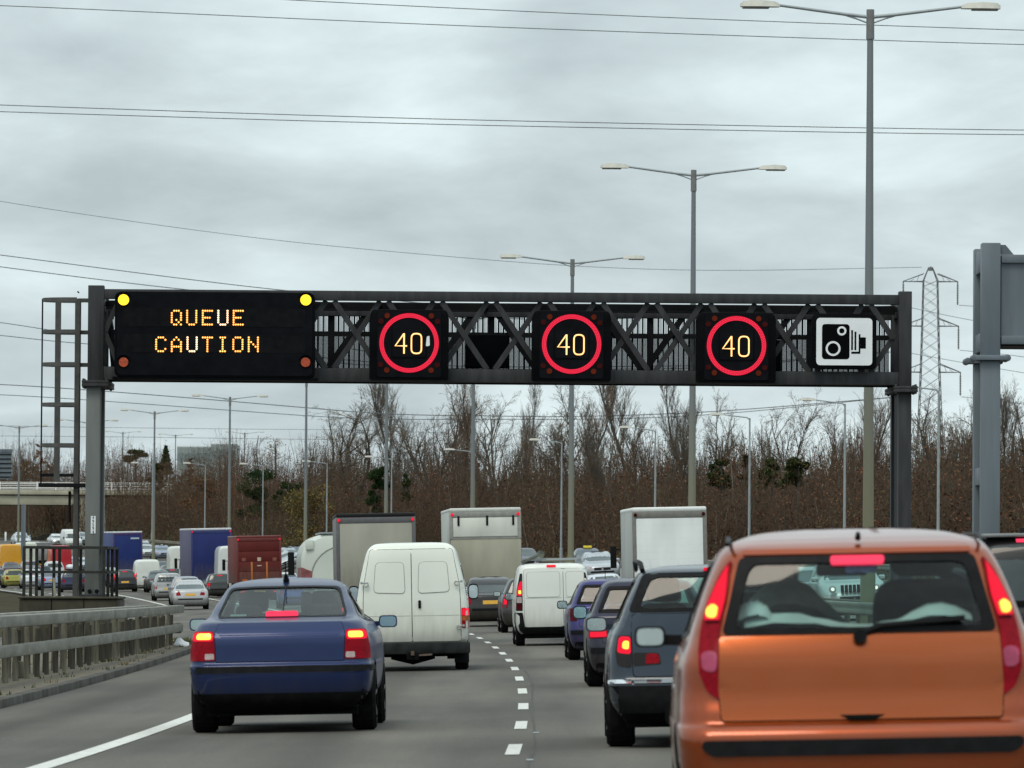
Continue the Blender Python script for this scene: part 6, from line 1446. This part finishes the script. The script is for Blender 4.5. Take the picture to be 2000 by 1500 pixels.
car('dark purple car behind the yellow green hatchback', 'saloon', (.04, .03, .045), 25, 520, 1.74, 4.4, 1.46, 'corner', False, False)
car('dark car cut by the left edge of the picture', 'hatch', (.03, .03, .035), -6, 440, 1.70, 4.1, 1.46, 'corner', False, False)
car('grey car with a red tail lamp right of the dark purple car', 'hatch', (.3, .31, .32), 60, 535, 1.70, 4.1, 1.46, 'wide', True, False)
van('orange yellow van at the left edge', (.62, .30, .02), 22, 550, 2.3, 5.2, 2.95, 'panel_van', plate=False, lit=False)
van('cream van right of the orange yellow van', (.55, .58, .48), 55, 575, 2.2, 5.2, 2.9, 'panel_van', plate=False, lit=False)
rv = van('bright red van behind the railing', (.42, .012, .022), 121, 532, 2.1, 5.2, 2.85, 'panel_van', lit=False)
box_lorry('grey flat fronted lorry between the cream van and the red van', 82, 590, 2.3, 2.75, .9, 6, (.28, .27, .28), (.30, .29, .30), (.2, .2, .2), None, 'plain', 'grey_far_lorry', marker=False)
car('dark blue car tucked behind the white saloon and the railing uprights', 'hatch', (.03, .04, .07), 84, 470, 1.72, 4.1, 1.46, 'corner', True, False)
car('silver car in front of the blue box lorry beside the black hatchback', 'saloon', (.34, .36, .37), 214, 440, 1.74, 4.4, 1.45, 'wide', True, False)
car('dark hatchback with lit lamps between the white van and the tall blue lorry', 'hatch', (.04, .045, .05), 338, 396, 1.70, 4.1, 1.46, 'tall', True, False)
# oncoming stream
ON = 'cars coming the other way'
def onc(label, kd, col, px, d, u=None, **k):
    return car(label, kd, col, px, d, facing='towards', lit=False, group=ON, plate=False, **k)
j_, bv = onc('silver off road car facing us, seen through the orange hatchback\'s windows', 'suv', (.45, .47, .47), 1672, 160, W_=1.88, L_=4.7, H=1.72, trim=True, lod=3, headlit=False, win='window_pale', cat='off road car')
for i in range(7): o = MB().box(-.39+i*.115, -.39+i*.115+.085, 4.60, 4.72, .80, 1.02).build('grille_slot', M['under'], j_, bevel=.02)
for s in (-1, 1):
    o = MB().prism(circ(s*.62, .91, .105, 16), 4.60, 4.70).build('headlight', M['clear_lens'], j_, bevel=.02); MB().prism(circ(s*.62, .91, .05, 10), 4.70, 4.715).build('lit_bulb', M['head_on'], o)
onc('oncoming silver car left of the jeep shaped one behind the orange hatchback', 'hatch', (.3, .33, .34), 1590, 175, W_=1.72, L_=4.1, H=1.45)
onc('dark oncoming car with a yellow roof sign above the small white van', 'saloon', (.10, .12, .15), 1157, 318, W_=1.78, L_=4.5, H=1.50, taxi=True, win='window_pale')
onc('silver oncoming car below the one with the yellow roof sign', 'saloon', (.40, .43, .46), 1178, 268, W_=1.76, L_=4.4, H=1.45, win='window_pale')
onc('white oncoming car peeping out beside the roof of the violet blue hatchback', 'hatch', (.55, .58, .62), 1192, 228, W_=1.72, L_=4.2, H=1.42)
onc('dark oncoming car left of the roof rack', 'hatch', (.05, .06, .08), 1032, 345, W_=1.72, L_=4.1, H=1.48)
onc('silver oncoming car just right of the maroon lorry, lower one', 'saloon', (.42, .45, .47), 566, 440, W_=1.74, L_=4.4, H=1.44, win='window_pale')
onc('silver oncoming car right of the maroon lorry, upper one', 'saloon', (.34, .38, .42), 570, 505, W_=1.74, L_=4.4, H=1.44, win='window_pale')
onc('dark oncoming car by the tanker\'s mirror', 'saloon', (.12, .15, .16), 584, 540, W_=1.74, L_=4.4, H=1.44, win='window_pale')
car('blue estate just left of the tanker', 'estate', (.06, .08, .26), 583, 262, 1.74, 4.4, 1.48, 'tall', False, False, dx=None)
car('white car between the maroon lorry and the blue estate', 'hatch', (.55, .57, .57), 561, 330, 1.70, 4.1, 1.45, 'corner', False, False, win='window_pale')
onc('silver oncoming car right of the blue box lorry, upper one', 'saloon', (.40, .44, .48), 285, 600, W_=1.74, L_=4.4, H=1.44, win='window_pale')
onc('pale oncoming car right of the blue box lorry, lower one', 'hatch', (.52, .56, .56), 290, 560, W_=1.72, L_=4.2, H=1.44, win='window_pale')
onc('blue grey oncoming car left of the white lamp lit van', 'saloon', (.22, .26, .34), 322, 545, W_=1.76, L_=4.4, H=1.46, win='window_pale')
onc('small dark oncoming car in front of the blue grey one', 'hatch', (.06, .07, .075), 330, 500, W_=1.72, L_=4.2, H=1.44)
onc('white oncoming car with bright headlamps above the red van', 'saloon', (.60, .62, .63), 117, 645, W_=1.80, L_=4.5, H=1.46, headlit=True, win='window_pale')
onc('silver blue oncoming car above the orange yellow van, upper one', 'saloon', (.38, .42, .47), 47, 670, W_=1.80, L_=4.5, H=1.46, win='window_pale')
onc('pale oncoming car above the orange yellow van, lower one', 'hatch', (.48, .52, .56), 46, 640, W_=1.80, L_=4.5, H=1.46, headlit=False, win='window_pale')
van('white oncoming van left of the gantry column', (.60, .62, .60), 145, 632, 1.9, 4.8, 2.1, 'panel_van', ON, 'towards', False, plate=False)
onc('grey oncoming car close to the left side of the gantry column', 'estate', (.28, .32, .34), 161, 655, W_=1.8, L_=4.5, H=1.6, win='window_pale')
onc('blue grey oncoming car behind the ladder stile', 'saloon', (.40, .46, .55), 150, 570, W_=1.8, L_=4.5, H=1.46, win='window_pale'); onc('silver oncoming car behind the gantry column foot', 'saloon', (.45, .5, .55), 163, 560, W_=1.8, L_=4.5, H=1.46, win='window_pale')
# ------------------------------------------------------------------ trees and scrub
def segs_mesh(name, S, mat):
    """three sided tapered twigs from rows (p0, p1, r0, r1)"""
    S = np.asarray(S, float); p0, p1, r0, r1 = S[:, :3], S[:, 3:6], S[:, 6], S[:, 7]
    d = p1-p0; d /= np.linalg.norm(d, axis=1)[:, None]+1e-9
    ref = np.where(np.abs(d[:, 2:3]) > .9, np.array([[1., 0, 0]]), np.array([[0, 0, 1.]])); a = np.cross(d, ref); a /= np.linalg.norm(a, axis=1)[:, None]+1e-9; b = np.cross(d, a)
    V = np.zeros((len(S), 6, 3))
    for k in range(3):
        o = a*math.cos(2.094*k)+b*math.sin(2.094*k); V[:, k] = p0+o*r0[:, None]; V[:, k+3] = p1+o*r1[:, None]
    base = (np.arange(len(S))*6)[:, None]; F = np.concatenate([base+np.array([[k, (k+1) % 3, (k+1) % 3+3, k+3]]) for k in range(3)])
    me = np_mesh(name, V.reshape(-1, 3), F, smooth=True); me.materials.append(mat); return me
def grow(style, H, seed):
    rng = random.Random(seed); T = []; B = []
    def limb(p, d, ln, r, lv, out):
        n = max(2, int(ln/.7)) if lv < 3 else 2
        pts = [p]; q = p.copy(); dd = d.copy(); rr = r
        up = {'poplar': .10, 'broad': .05, 'slim': .09}[style]
        for i in range(n):
            dd = (dd+Vector((rng.gauss(0, .10), rng.gauss(0, .10), rng.gauss(0, .05)+up))).normalized(); q2 = q+dd*(ln/n); r2 = max(.009, r*(1-.8*(i+1)/n))
            out.append((*q, *q2, rr, r2)); q = q2; rr = r2; pts.append(q)
        return pts, dd
    def kids(pts, d, ln, r, lv):
        if lv > 4: return
        k = {'broad': (0, 7, 7, 6, 5), 'poplar': (0, 8, 8, 7, 0), 'slim': (0, 7, 7, 6, 0)}[style][lv] if lv else 0
        for i in range(k):
            f = rng.uniform(.25, 1.0); j = min(len(pts)-2, int(f*(len(pts)-1))); p = pts[j].lerp(pts[j+1], rng.random())
            ang = rng.uniform(.35, .95) if style == 'broad' else rng.uniform(.18, .5)
            ax = Vector((rng.gauss(0, 1), rng.gauss(0, 1), rng.gauss(0, 1))); ax = (ax-d*ax.dot(d)).normalized()
            nd = (d*math.cos(ang)+ax*math.sin(ang)).normalized(); l2 = ln*rng.uniform(.34, .62)*(1.05-.35*f)
            if l2 < .25: continue
            ps, d2 = limb(p, nd, l2, max(.008, r*.5*(1-.5*f)), lv+1, B); kids(ps, d2, l2, r*.5*(1-.5*f), lv+1)
    th = H*(.30 if style == 'broad' else .92); r0 = H*(.021 if style == 'broad' else .015)
    tp, td = limb(Vector((0, 0, -.5)), Vector((rng.gauss(0, .05), rng.gauss(0, .05), 1)).normalized(), th, r0, 0, T)
    T[:] = [(*s[:6], max(s[6], r0*(.62 if style == 'broad' else 0)), max(s[7], r0*(.62 if style == 'broad' else 0))) for s in T]
    if style == 'broad':
        n = rng.choice((3, 4, 4, 5))
        for i in range(n):
            a = 2*math.pi*i/n+rng.uniform(-.5, .5); t = rng.uniform(.22, .72); f = rng.uniform(.75, 1); p = tp[int(f*(len(tp)-1))]
            nd = Vector((math.sin(t)*math.cos(a), math.sin(t)*math.sin(a), math.cos(t))); l2 = H*rng.uniform(.42, .62)
            ps, d2 = limb(p, nd, l2, r0*.62, 1, T); kids(ps, d2, l2, r0*.72, 1)
    else:
        n = 46 if style == 'poplar' else 24
        for i in range(n):
            f = rng.uniform(.10, .93); j = min(len(tp)-2, int(f*(len(tp)-1))); a = rng.uniform(0, 6.28); t = rng.uniform(.22, .46) if style == 'poplar' else rng.uniform(.3, .75); p = tp[j]
            nd = Vector((math.sin(t)*math.cos(a), math.sin(t)*math.sin(a), math.cos(t))); l2 = min(H*rng.uniform(.25, .42)*(1.15-.75*f), (H*1.02-p.z))*(1 if style == 'poplar' else .6)
            if l2 < .4: continue
            ps, d2 = limb(p, nd, l2, r0*.30*(1.1-f), 1, B); kids(ps, d2, l2, r0*.35*(1.1-f)+.01, 2)
    return T, B
bark = pm('bark', (.075, .063, .049), .95, var=.3, scale=1); twig = pm('twigs', (.125, .103, .077), .95, var=.35, scale=.35)
twig_r = pm('reddish_twigs', (.135, .092, .065), .95, var=.35, scale=.35)
protos = {}
for st, hs in (('broad', (16, 16, 16, 16)), ('poplar', (18, 18, 18)), ('slim', (13, 13, 13))):
    for i, h_ in enumerate(hs):
        T, B = grow(st, h_, 40+i*7+len(st)); protos[(st, i)] = (h_, segs_mesh('trunk', T, bark), segs_mesh('crown', B, twig_r if (i % 2 and st != 'broad') else twig))
def bare_tree(st, i, px, ytop, off, label, wide=1.0, rz=None, extra=0):
    d = float(solve_d(px, 9.4+20+off)); x = X(px, d); z = G(x, d); H = Z(px, ytop, d)-z+extra; h_, tm, cm = protos[(st, i)]
    o = thing('poplar_tree' if st == 'poplar' else 'bare_tree', label, 'tree', (x, d, z-.3), None, 'bare trees above the scrub')
    k = (H+.3)/h_; o.scale = (k*wide, k*wide, k); o.rotation_euler = (0, 0, rz if rz is not None else random.uniform(0, 6.28)); link('trunk', tm, o); link('crown', cm, o)
bare_tree('broad', 0, 700, 730, 14, 'widest spreading bare tree, just right of the message sign post', 1.35)
bare_tree('broad', 1, 838, 722, 14, 'forked bare tree between the first two poplars', 1.0)
bare_tree('broad', 2, 972, 728, 13, 'bare forked tree left of the third tall lamp post', .95)
bare_tree('broad', 3, 1085, 725, 15, 'bare tree leaning behind the third tall lamp post', 1.0)
bare_tree('broad', 0, 1545, 735, 16, 'large vase shaped bare tree between the rightmost 40 sign and the camera sign', .9, 1.0)
bare_tree('broad', 1, 1850, 735, 15, 'bare tree in front of the pylon', .95, 4.0); bare_tree('broad', 2, 1620, 760, 22, 'fine bare tree right of the large vase shaped one', .8, 2.2)
bare_tree('broad', 3, 1420, 752, 20, 'slight bare tree under the rightmost 40 sign', .7, 3.0); bare_tree('broad', 2, 1795, 770, 20, 'bare tree just right of the gantry column', .8, .5)
bare_tree('broad', 0, 1985, 720, 18, 'bare tree at the right edge beyond the blue grey column', .8, 5.0); bare_tree('broad', 3, 1915, 745, 22, 'bare tree behind the blue grey column', .8, 1.6)
for k, (px, yt, w, lab) in enumerate(((782, 705, 1.0, 'dark narrow poplar under the first 40 sign'), (903, 700, .8, 'slim dark poplar between the first and second 40 signs'), (1020, 715, .65, 'thin poplar left of the second 40 sign'), (1238, 700, 1.25, 'broad brush shaped poplar between the second and third 40 signs'),
    (1150, 745, 1.0, 'reddish poplar right of the third tall lamp post'), (1355, 700, .95, 'poplar behind the second tall lamp post'), (1320, 765, .8, 'shorter poplar left of the second tall lamp post'), (1700, 715, 1.0, 'poplar behind the nearest tall lamp post'), (1180, 765, .8, 'short poplar left of the brush shaped poplar'), (1960, 730, .8, 'poplar beyond the blue grey column at the right edge'))):
    bare_tree('poplar', k % 3, px, yt, 12+k % 4*2, lab, w)
for k, (px, yt, w, lab) in enumerate(((1290, 800, 1, 'slender bare tree above the white box lorry'), (1460, 800, .9, 'slender bare tree under the right end of the third 40 sign'), (1205, 800, 1, 'slender bare tree right of the reddish poplar'), (640, 775, 1.1, 'slender bare tree right of the message sign'), (530, 822, 1.3, 'low bare tree with yellow leaves above the maroon lorry'), (575, 830, 1.2, 'low bare tree left of the widest spreading tree'),
    (490, 850, 1, 'small bare tree right of the office block'), (38, 828, 1.0, 'bare tree behind the far left lamp post'), (62, 832, 1.0, 'bare tree above the bridge left of the ladder frame'), (90, 838, 1.1, 'bare tree above the bridge behind the ladder frame'), (5, 850, 1, 'bare tree at the left edge above the bridge'), (870, 790, 1.0, 'slender bare tree right of the forked one'), (940, 780, 1, 'slender bare tree right of the slim dark poplar'),
    (1750, 800, 1, 'slender bare tree left of the gantry column foot'), (1655, 800, 1, 'slender bare tree under the camera sign'), (1510, 790, .9, 'slender bare tree left of the large vase shaped tree'), (1040, 790, .9, 'slender bare tree beside the thin poplar'))):
    bare_tree('slim', k % 3, px, yt, 10+k % 5*2, lab, w)

# leaves and stems
def quads(P, size, rng, flat=.5):
    n = len(P); a = rng.normal(size=(n, 3)); a /= np.linalg.norm(a, axis=1)[:, None]; b = rng.normal(size=(n, 3)); b -= a*(a*b).sum(1)[:, None]; b /= np.linalg.norm(b, axis=1)[:, None]
    s = size*rng.uniform(.6, 1.4, (n, 1)); V = np.stack([P-a*s, P-b*s*flat, P+a*s, P+b*s*flat], 1).reshape(-1, 3); F = np.arange(n*4).reshape(-1, 4); return V, F
rng = np.random.default_rng(21)
leaf = {k: pm(k, c, .9, var=.35, scale=.25, col2=c2, detail=5) for k, c, c2 in (('rust_leaves', (.12, .038, .016), (.19, .068, .022)), ('brown_leaves', (.084, .035, .014), (.145, .060, .024)), ('olive_leaves', (.070, .058, .018), (.13, .10, .032)), ('dark_leaves', (.034, .019, .012), (.060, .032, .018)), ('pale_stems', (.16, .14, .105), (.24, .21, .165)), ('ivy_leaves', (.018, .034, .012), (.035, .056, .02)), ('grey_twigs', (.046, .037, .026), (.09, .073, .052)), ('brown_twigs', (.057, .033, .018), (.10, .056, .030)), ('yellow_leaves', (.20, .13, .02), (.32, .21, .035)))}
def gz_(x, y): return np.array([G(float(a), float(b)) for a, b in zip(x, y)])
def bank_points(n, o0, o1, p0=-350, p1=2350):
    px = rng.uniform(p0, p1, n); off = o0+(o1-o0)*rng.random(n)**1.3; d = solve_d(px, 29.4+off); x = (px-1000)/F_PX*d; return px, off, d, x
def top_h(px, off):     # height of the scrub along the bank
    b = np.interp(px, [-350, 0, 230, 330, 560, 700, 900, 1100, 1400, 1700, 2000, 2400], [10.8, 10.6, 8.9, 8.3, 8.6, 9.0, 8.3, 7.7, 6.9, 6.2, 5.8, 5.5]); k = (.55+.45*np.clip(off/12, 0, 1))
    return b*k*(1+.13*np.sin(px*.031)+.11*np.sin(px*.083+1)+.09*np.sin(px*.21))
ns = 21000
px, off, d, x = bank_points(ns, 3.5, 34); z = gz_(x, d); h_ = top_h(px, off)*rng.uniform(.6, 1.06, ns)
S = []; Tw = []; PALE = (rng.random(ns) < .014) & (off < 14)
lean = rng.normal(0, .13, (ns, 2)); 
p = np.stack([x, d, z-.2], 1); k_seg = 3; r = (.022+.026*rng.random(ns))*np.where(PALE, 1.6, 1)
stem_pts = [p]
for i in range(k_seg):
    q = p+np.stack([lean[:, 0]*h_/k_seg+rng.normal(0, .16, ns), lean[:, 1]*h_/k_seg, h_/k_seg], 1); r1 = np.maximum(.010, r*(.62 if i < k_seg-1 else .25))
    S.append(np.concatenate([p, q, r[:, None], r1[:, None]], 1)); p = q; r = r1; stem_pts.append(q)
SP = np.stack(stem_pts, 1)
def along(n, lo=.2):
    i = rng.integers(0, ns, n); t = (lo+(1-lo)*rng.random(n))*k_seg; j = np.minimum(t.astype(int), k_seg-1); f = (t-j)[:, None]; return SP[i, j]*(1-f)+SP[i, j+1]*f, i, t/k_seg
nt_ = 105000
q0, ii, tt_ = along(nt_, .22); dirv = np.stack([rng.normal(0, .55, nt_), rng.normal(0, .55, nt_), .35+.65*rng.random(nt_)], 1); ln = (.5+1.0*rng.random(nt_))*(1.25-.7*tt_)
q1 = q0+dirv*ln[:, None]; Tw = np.concatenate([q0, q1, np.full((nt_, 1), .014), np.full((nt_, 1), .006)], 1)
ALL = np.concatenate(S+[Tw])
pale = np.concatenate([np.tile(PALE, k_seg), np.zeros(nt_, bool)])
half = (rng.random(len(ALL)) < .3) & ~pale
for nm_, msk, mt in (('scrub_stems', half, 'grey_twigs'), ('scrub_twigs', ~half & ~pale, 'brown_twigs'), ('pale_stems', pale, 'pale_stems')):
    o = kind(link(nm_, segs_mesh(nm_, ALL[msk], leaf[mt])), 'stuff'); o['label'] = 'tangled bare stems of the brown scrub on the bank'
def patchy(P, seed, f):
    r2 = np.random.default_rng(seed); s = np.zeros(len(P))
    for _ in range(7): w = r2.normal(0, f, 3); s += np.sin(P@w+r2.uniform(0, 6.28))
    return s/7**.5
nl = 330000
L0, ii, tt_ = along(nl, .04); L0 = L0+rng.normal(0, .4, (nl, 3)); a1 = patchy(L0, 1, .22); a2 = patchy(L0, 2, .17); a3 = patchy(L0, 3, .14); dens = rng.random(nl)
sel = {'rust_leaves': (a1 > .55) & (tt_ < .92), 'olive_leaves': (a2 > .6) & (tt_ < .85), 'ivy_leaves': (a2 < -1.15) & (tt_ < .75), 'dark_leaves': (a3 > .25) & (tt_ < .95)}
used = np.zeros(nl, bool)
for k, m in sel.items():
    m = m & ~used & (dens < .9); used |= m; V, F = quads(L0[m], .09, rng); o = kind(link('scrub_'+k, np_mesh(k, V, F), None, leaf[k]), 'stuff'); o['label'] = k.replace('_', ' ')+' hanging on in the scrub'
m = ~used & (dens < .8) & (tt_ < .9); V, F = quads(L0[m], .088, rng); o = kind(link('scrub_brown_leaves', np_mesh('brown_leaves', V, F), None, leaf['brown_leaves']), 'stuff'); o['label'] = 'brown leaves hanging on in the scrub'
# evergreen and yellow bushes that stand out
def bush(name, label, px, py0, py1, w, off, mats, n, cat='shrub', size=.11, cone=False, lumps=9, seed=0):
    d = float(solve_d(px, 29.4+off)) if off < 90 else off; x = X(px, d); zt = Z(px, py0, d); z0 = min(Z(px, py1, d), zt-1.5); s = F_PX/d; hw = w/s/2; r_ = np.random.default_rng(seed+int(px))
    o = thing(name, label, cat, (x, d, z0-.3)); H = zt-z0
    g0 = G(x, d); tb_ = MB()
    tb_.tube([(0, 0, g0-z0-.2), (.1, 0, H*.4), (0, 0, H*.85)], [.16, .11, .04], 7)
    for k in range(6): a = k*1.05; tb_.tube([(0, 0, H*(.15+.1*k)), (hw*.6*math.cos(a), hw*.6*math.sin(a), H*(.3+.1*k))], [.05, .015], 5)
    tb_.build('trunk', bark, o, True)
    P = []
    if cat == 'tree' and size > .2:     # conifers of the skyline: a cone, or flat plates
        t_ = r_.random(n); a_ = r_.uniform(0, 6.28, n)
        if cone: rad = hw*(1-t_)**.8*r_.random(n)**.5*(1+.25*np.sin(t_*40)); P.append(np.stack([rad*np.cos(a_), rad*np.sin(a_), H*(.05+.95*t_)], 1))
        else:
            lv = r_.integers(0, 4, n); cxs = np.array([-.35, .05, .45, -.55])[lv]*hw; rad = hw*np.array([.55, .6, .5, .35])[lv]*r_.random(n)**.5; P.append(np.stack([cxs+rad*np.cos(a_), rad*np.sin(a_), H*(np.array([.55, .93, .72, .35])[lv]+r_.normal(0, .04, n))], 1))
        lumps = 0
    lumps = int(lumps*1.8)
    for k in range(lumps):
        f = r_.random(); c = np.array([r_.normal(0, .45)*hw*(1-f*.75 if cone else 1-.45*f), r_.normal(0, .45)*hw, H*(.08+.84*f)]); rr = hw*(.42-.28*f if cone else .34)*r_.uniform(.6, 1.25)
        q = r_.normal(size=(int(n*1.5)//lumps, 3)); q /= np.linalg.norm(q, axis=1)[:, None]; q *= r_.random((len(q), 1))**.4; P.append(c+q*np.array([rr, rr, rr*(.8 if not cone else .7)]))
    P = np.concatenate(P); me_i = r_.integers(0, len(mats), len(P)); V, F = quads(P, size, r_); me = np_mesh('foliage', V, F, me_i)
    for m_ in mats: me.materials.append(leaf[m_])
    link('foliage', me, o)
bush('shrub', 'yellow green bush below the lamp post pole left of the tanker', 600, 940, 1075, 125, 3.0, ['olive_leaves', 'yellow_leaves', 'olive_leaves', 'olive_leaves'], 4200, lumps=14)
bush('evergreen', 'dark evergreen above the maroon lorry', 505, 905, 1010, 90, 7, ['ivy_leaves'], 4200, lumps=12); bush('evergreen', 'dark evergreen above the yellow green bush', 562, 930, 1000, 60, 8, ['ivy_leaves'], 2400)
bush('evergreen', 'ivy covered dark tree behind the pole above the grey lorry', 738, 905, 1000, 62, 6, ['ivy_leaves'], 3400); bush('evergreen', 'dark evergreen right of the fifth tall pole', 790, 915, 980, 34, 8, ['ivy_leaves'], 1500)
bush('evergreen', 'rounded dark evergreen behind the second tall lamp post', 1405, 884, 945, 64, 8, ['ivy_leaves', 'ivy_leaves', 'brown_leaves'], 2600); bush('evergreen', 'narrow dark evergreen under the third 40 sign', 1455, 872, 930, 34, 10, ['ivy_leaves', 'brown_leaves'], 1800, cone=True)
bush('evergreen', 'dark evergreen left of the large vase shaped tree', 1503, 888, 945, 56, 8, ['ivy_leaves', 'ivy_leaves', 'olive_leaves'], 2600); bush('evergreen', 'dark evergreen right of the large vase shaped tree', 1556, 880, 950, 62, 8, ['ivy_leaves', 'ivy_leaves', 'olive_leaves'], 3000)
bush('conifer', 'dark pointed conifer on the skyline left of the office block', 322, 868, 925, 26, 900, ['ivy_leaves'], 2200, 'tree', .3, True, 14); bush('cedar', 'flat topped dark cedar on the skyline beside the gantry foot', 262, 877, 905, 50, 900, ['ivy_leaves'], 2200, 'tree', .3, False, 12)
bush('shrub', 'dark evergreen by the pole left of the blue lorry', 308, 895, 960, 34, 12, ['ivy_leaves', 'brown_leaves'], 1800); bush('shrub', 'orange leaved shrub seen beneath the bridge at the left edge', 20, 985, 1040, 70, 25, ['yellow_leaves', 'rust_leaves', 'rust_leaves'], 2600)
bush('birch_tree', 'thin yellow leaves on the low tree above the maroon lorry', 535, 848, 900, 70, 16, ['yellow_leaves', 'brown_leaves', 'olive_leaves'], 260, 'tree', .09)
bush('shrub', 'yellow leaved bush above the bridge end left of the gantry foot', 50, 895, 935, 40, 20, ['rust_leaves', 'yellow_leaves', 'brown_leaves'], 1600)
bush('shrub', 'olive bush above the bridge railing right of the gantry foot', 395, 925, 985, 80, 8, ['olive_leaves', 'brown_leaves', 'brown_leaves'], 2600)
# far wood behind it all, one mass on the horizon
n = 26000; px = rng.uniform(-600, 2600, n); dd = rng.uniform(860, 1050, n); x = (px-1000)/F_PX*dd; hh = 12.5+2.2*np.sin(px*.021)+2.4*np.sin(px*.067+2)+1.5*np.sin(px*.19); hh = hh*np.interp(px, [-600, 200, 420, 700, 1200, 2600], [1.18, 1.05, .98, 1.02, .95, .9])
zz = 2+hh*rng.random(n)**.7; V, F = quads(np.stack([x, dd, zz], 1), .55, rng); mi = rng.integers(0, 3, n); me = np_mesh('far_wood', V, F, mi)
for k in ('brown_leaves', 'rust_leaves', 'grey_twigs'): me.materials.append(leaf[k])
o = kind(link('far_wood', me), 'stuff'); o['label'] = 'brown wood far behind the road'
# low growth on the bank and under the bridge
n = 14000; px, off, d, x = bank_points(n, .8, 9); P = np.stack([x, d, gz_(x, d)+rng.random(n)**2*1.3], 1); V, F = quads(P, .11, rng); mi = rng.integers(0, 3, n); me = np_mesh('undergrowth', V, F, mi)
for k in ('ivy_leaves', 'brown_leaves', 'olive_leaves'): me.materials.append(leaf[k])
o = kind(link('undergrowth', me), 'stuff'); o['label'] = 'dark undergrowth at the foot of the scrub'
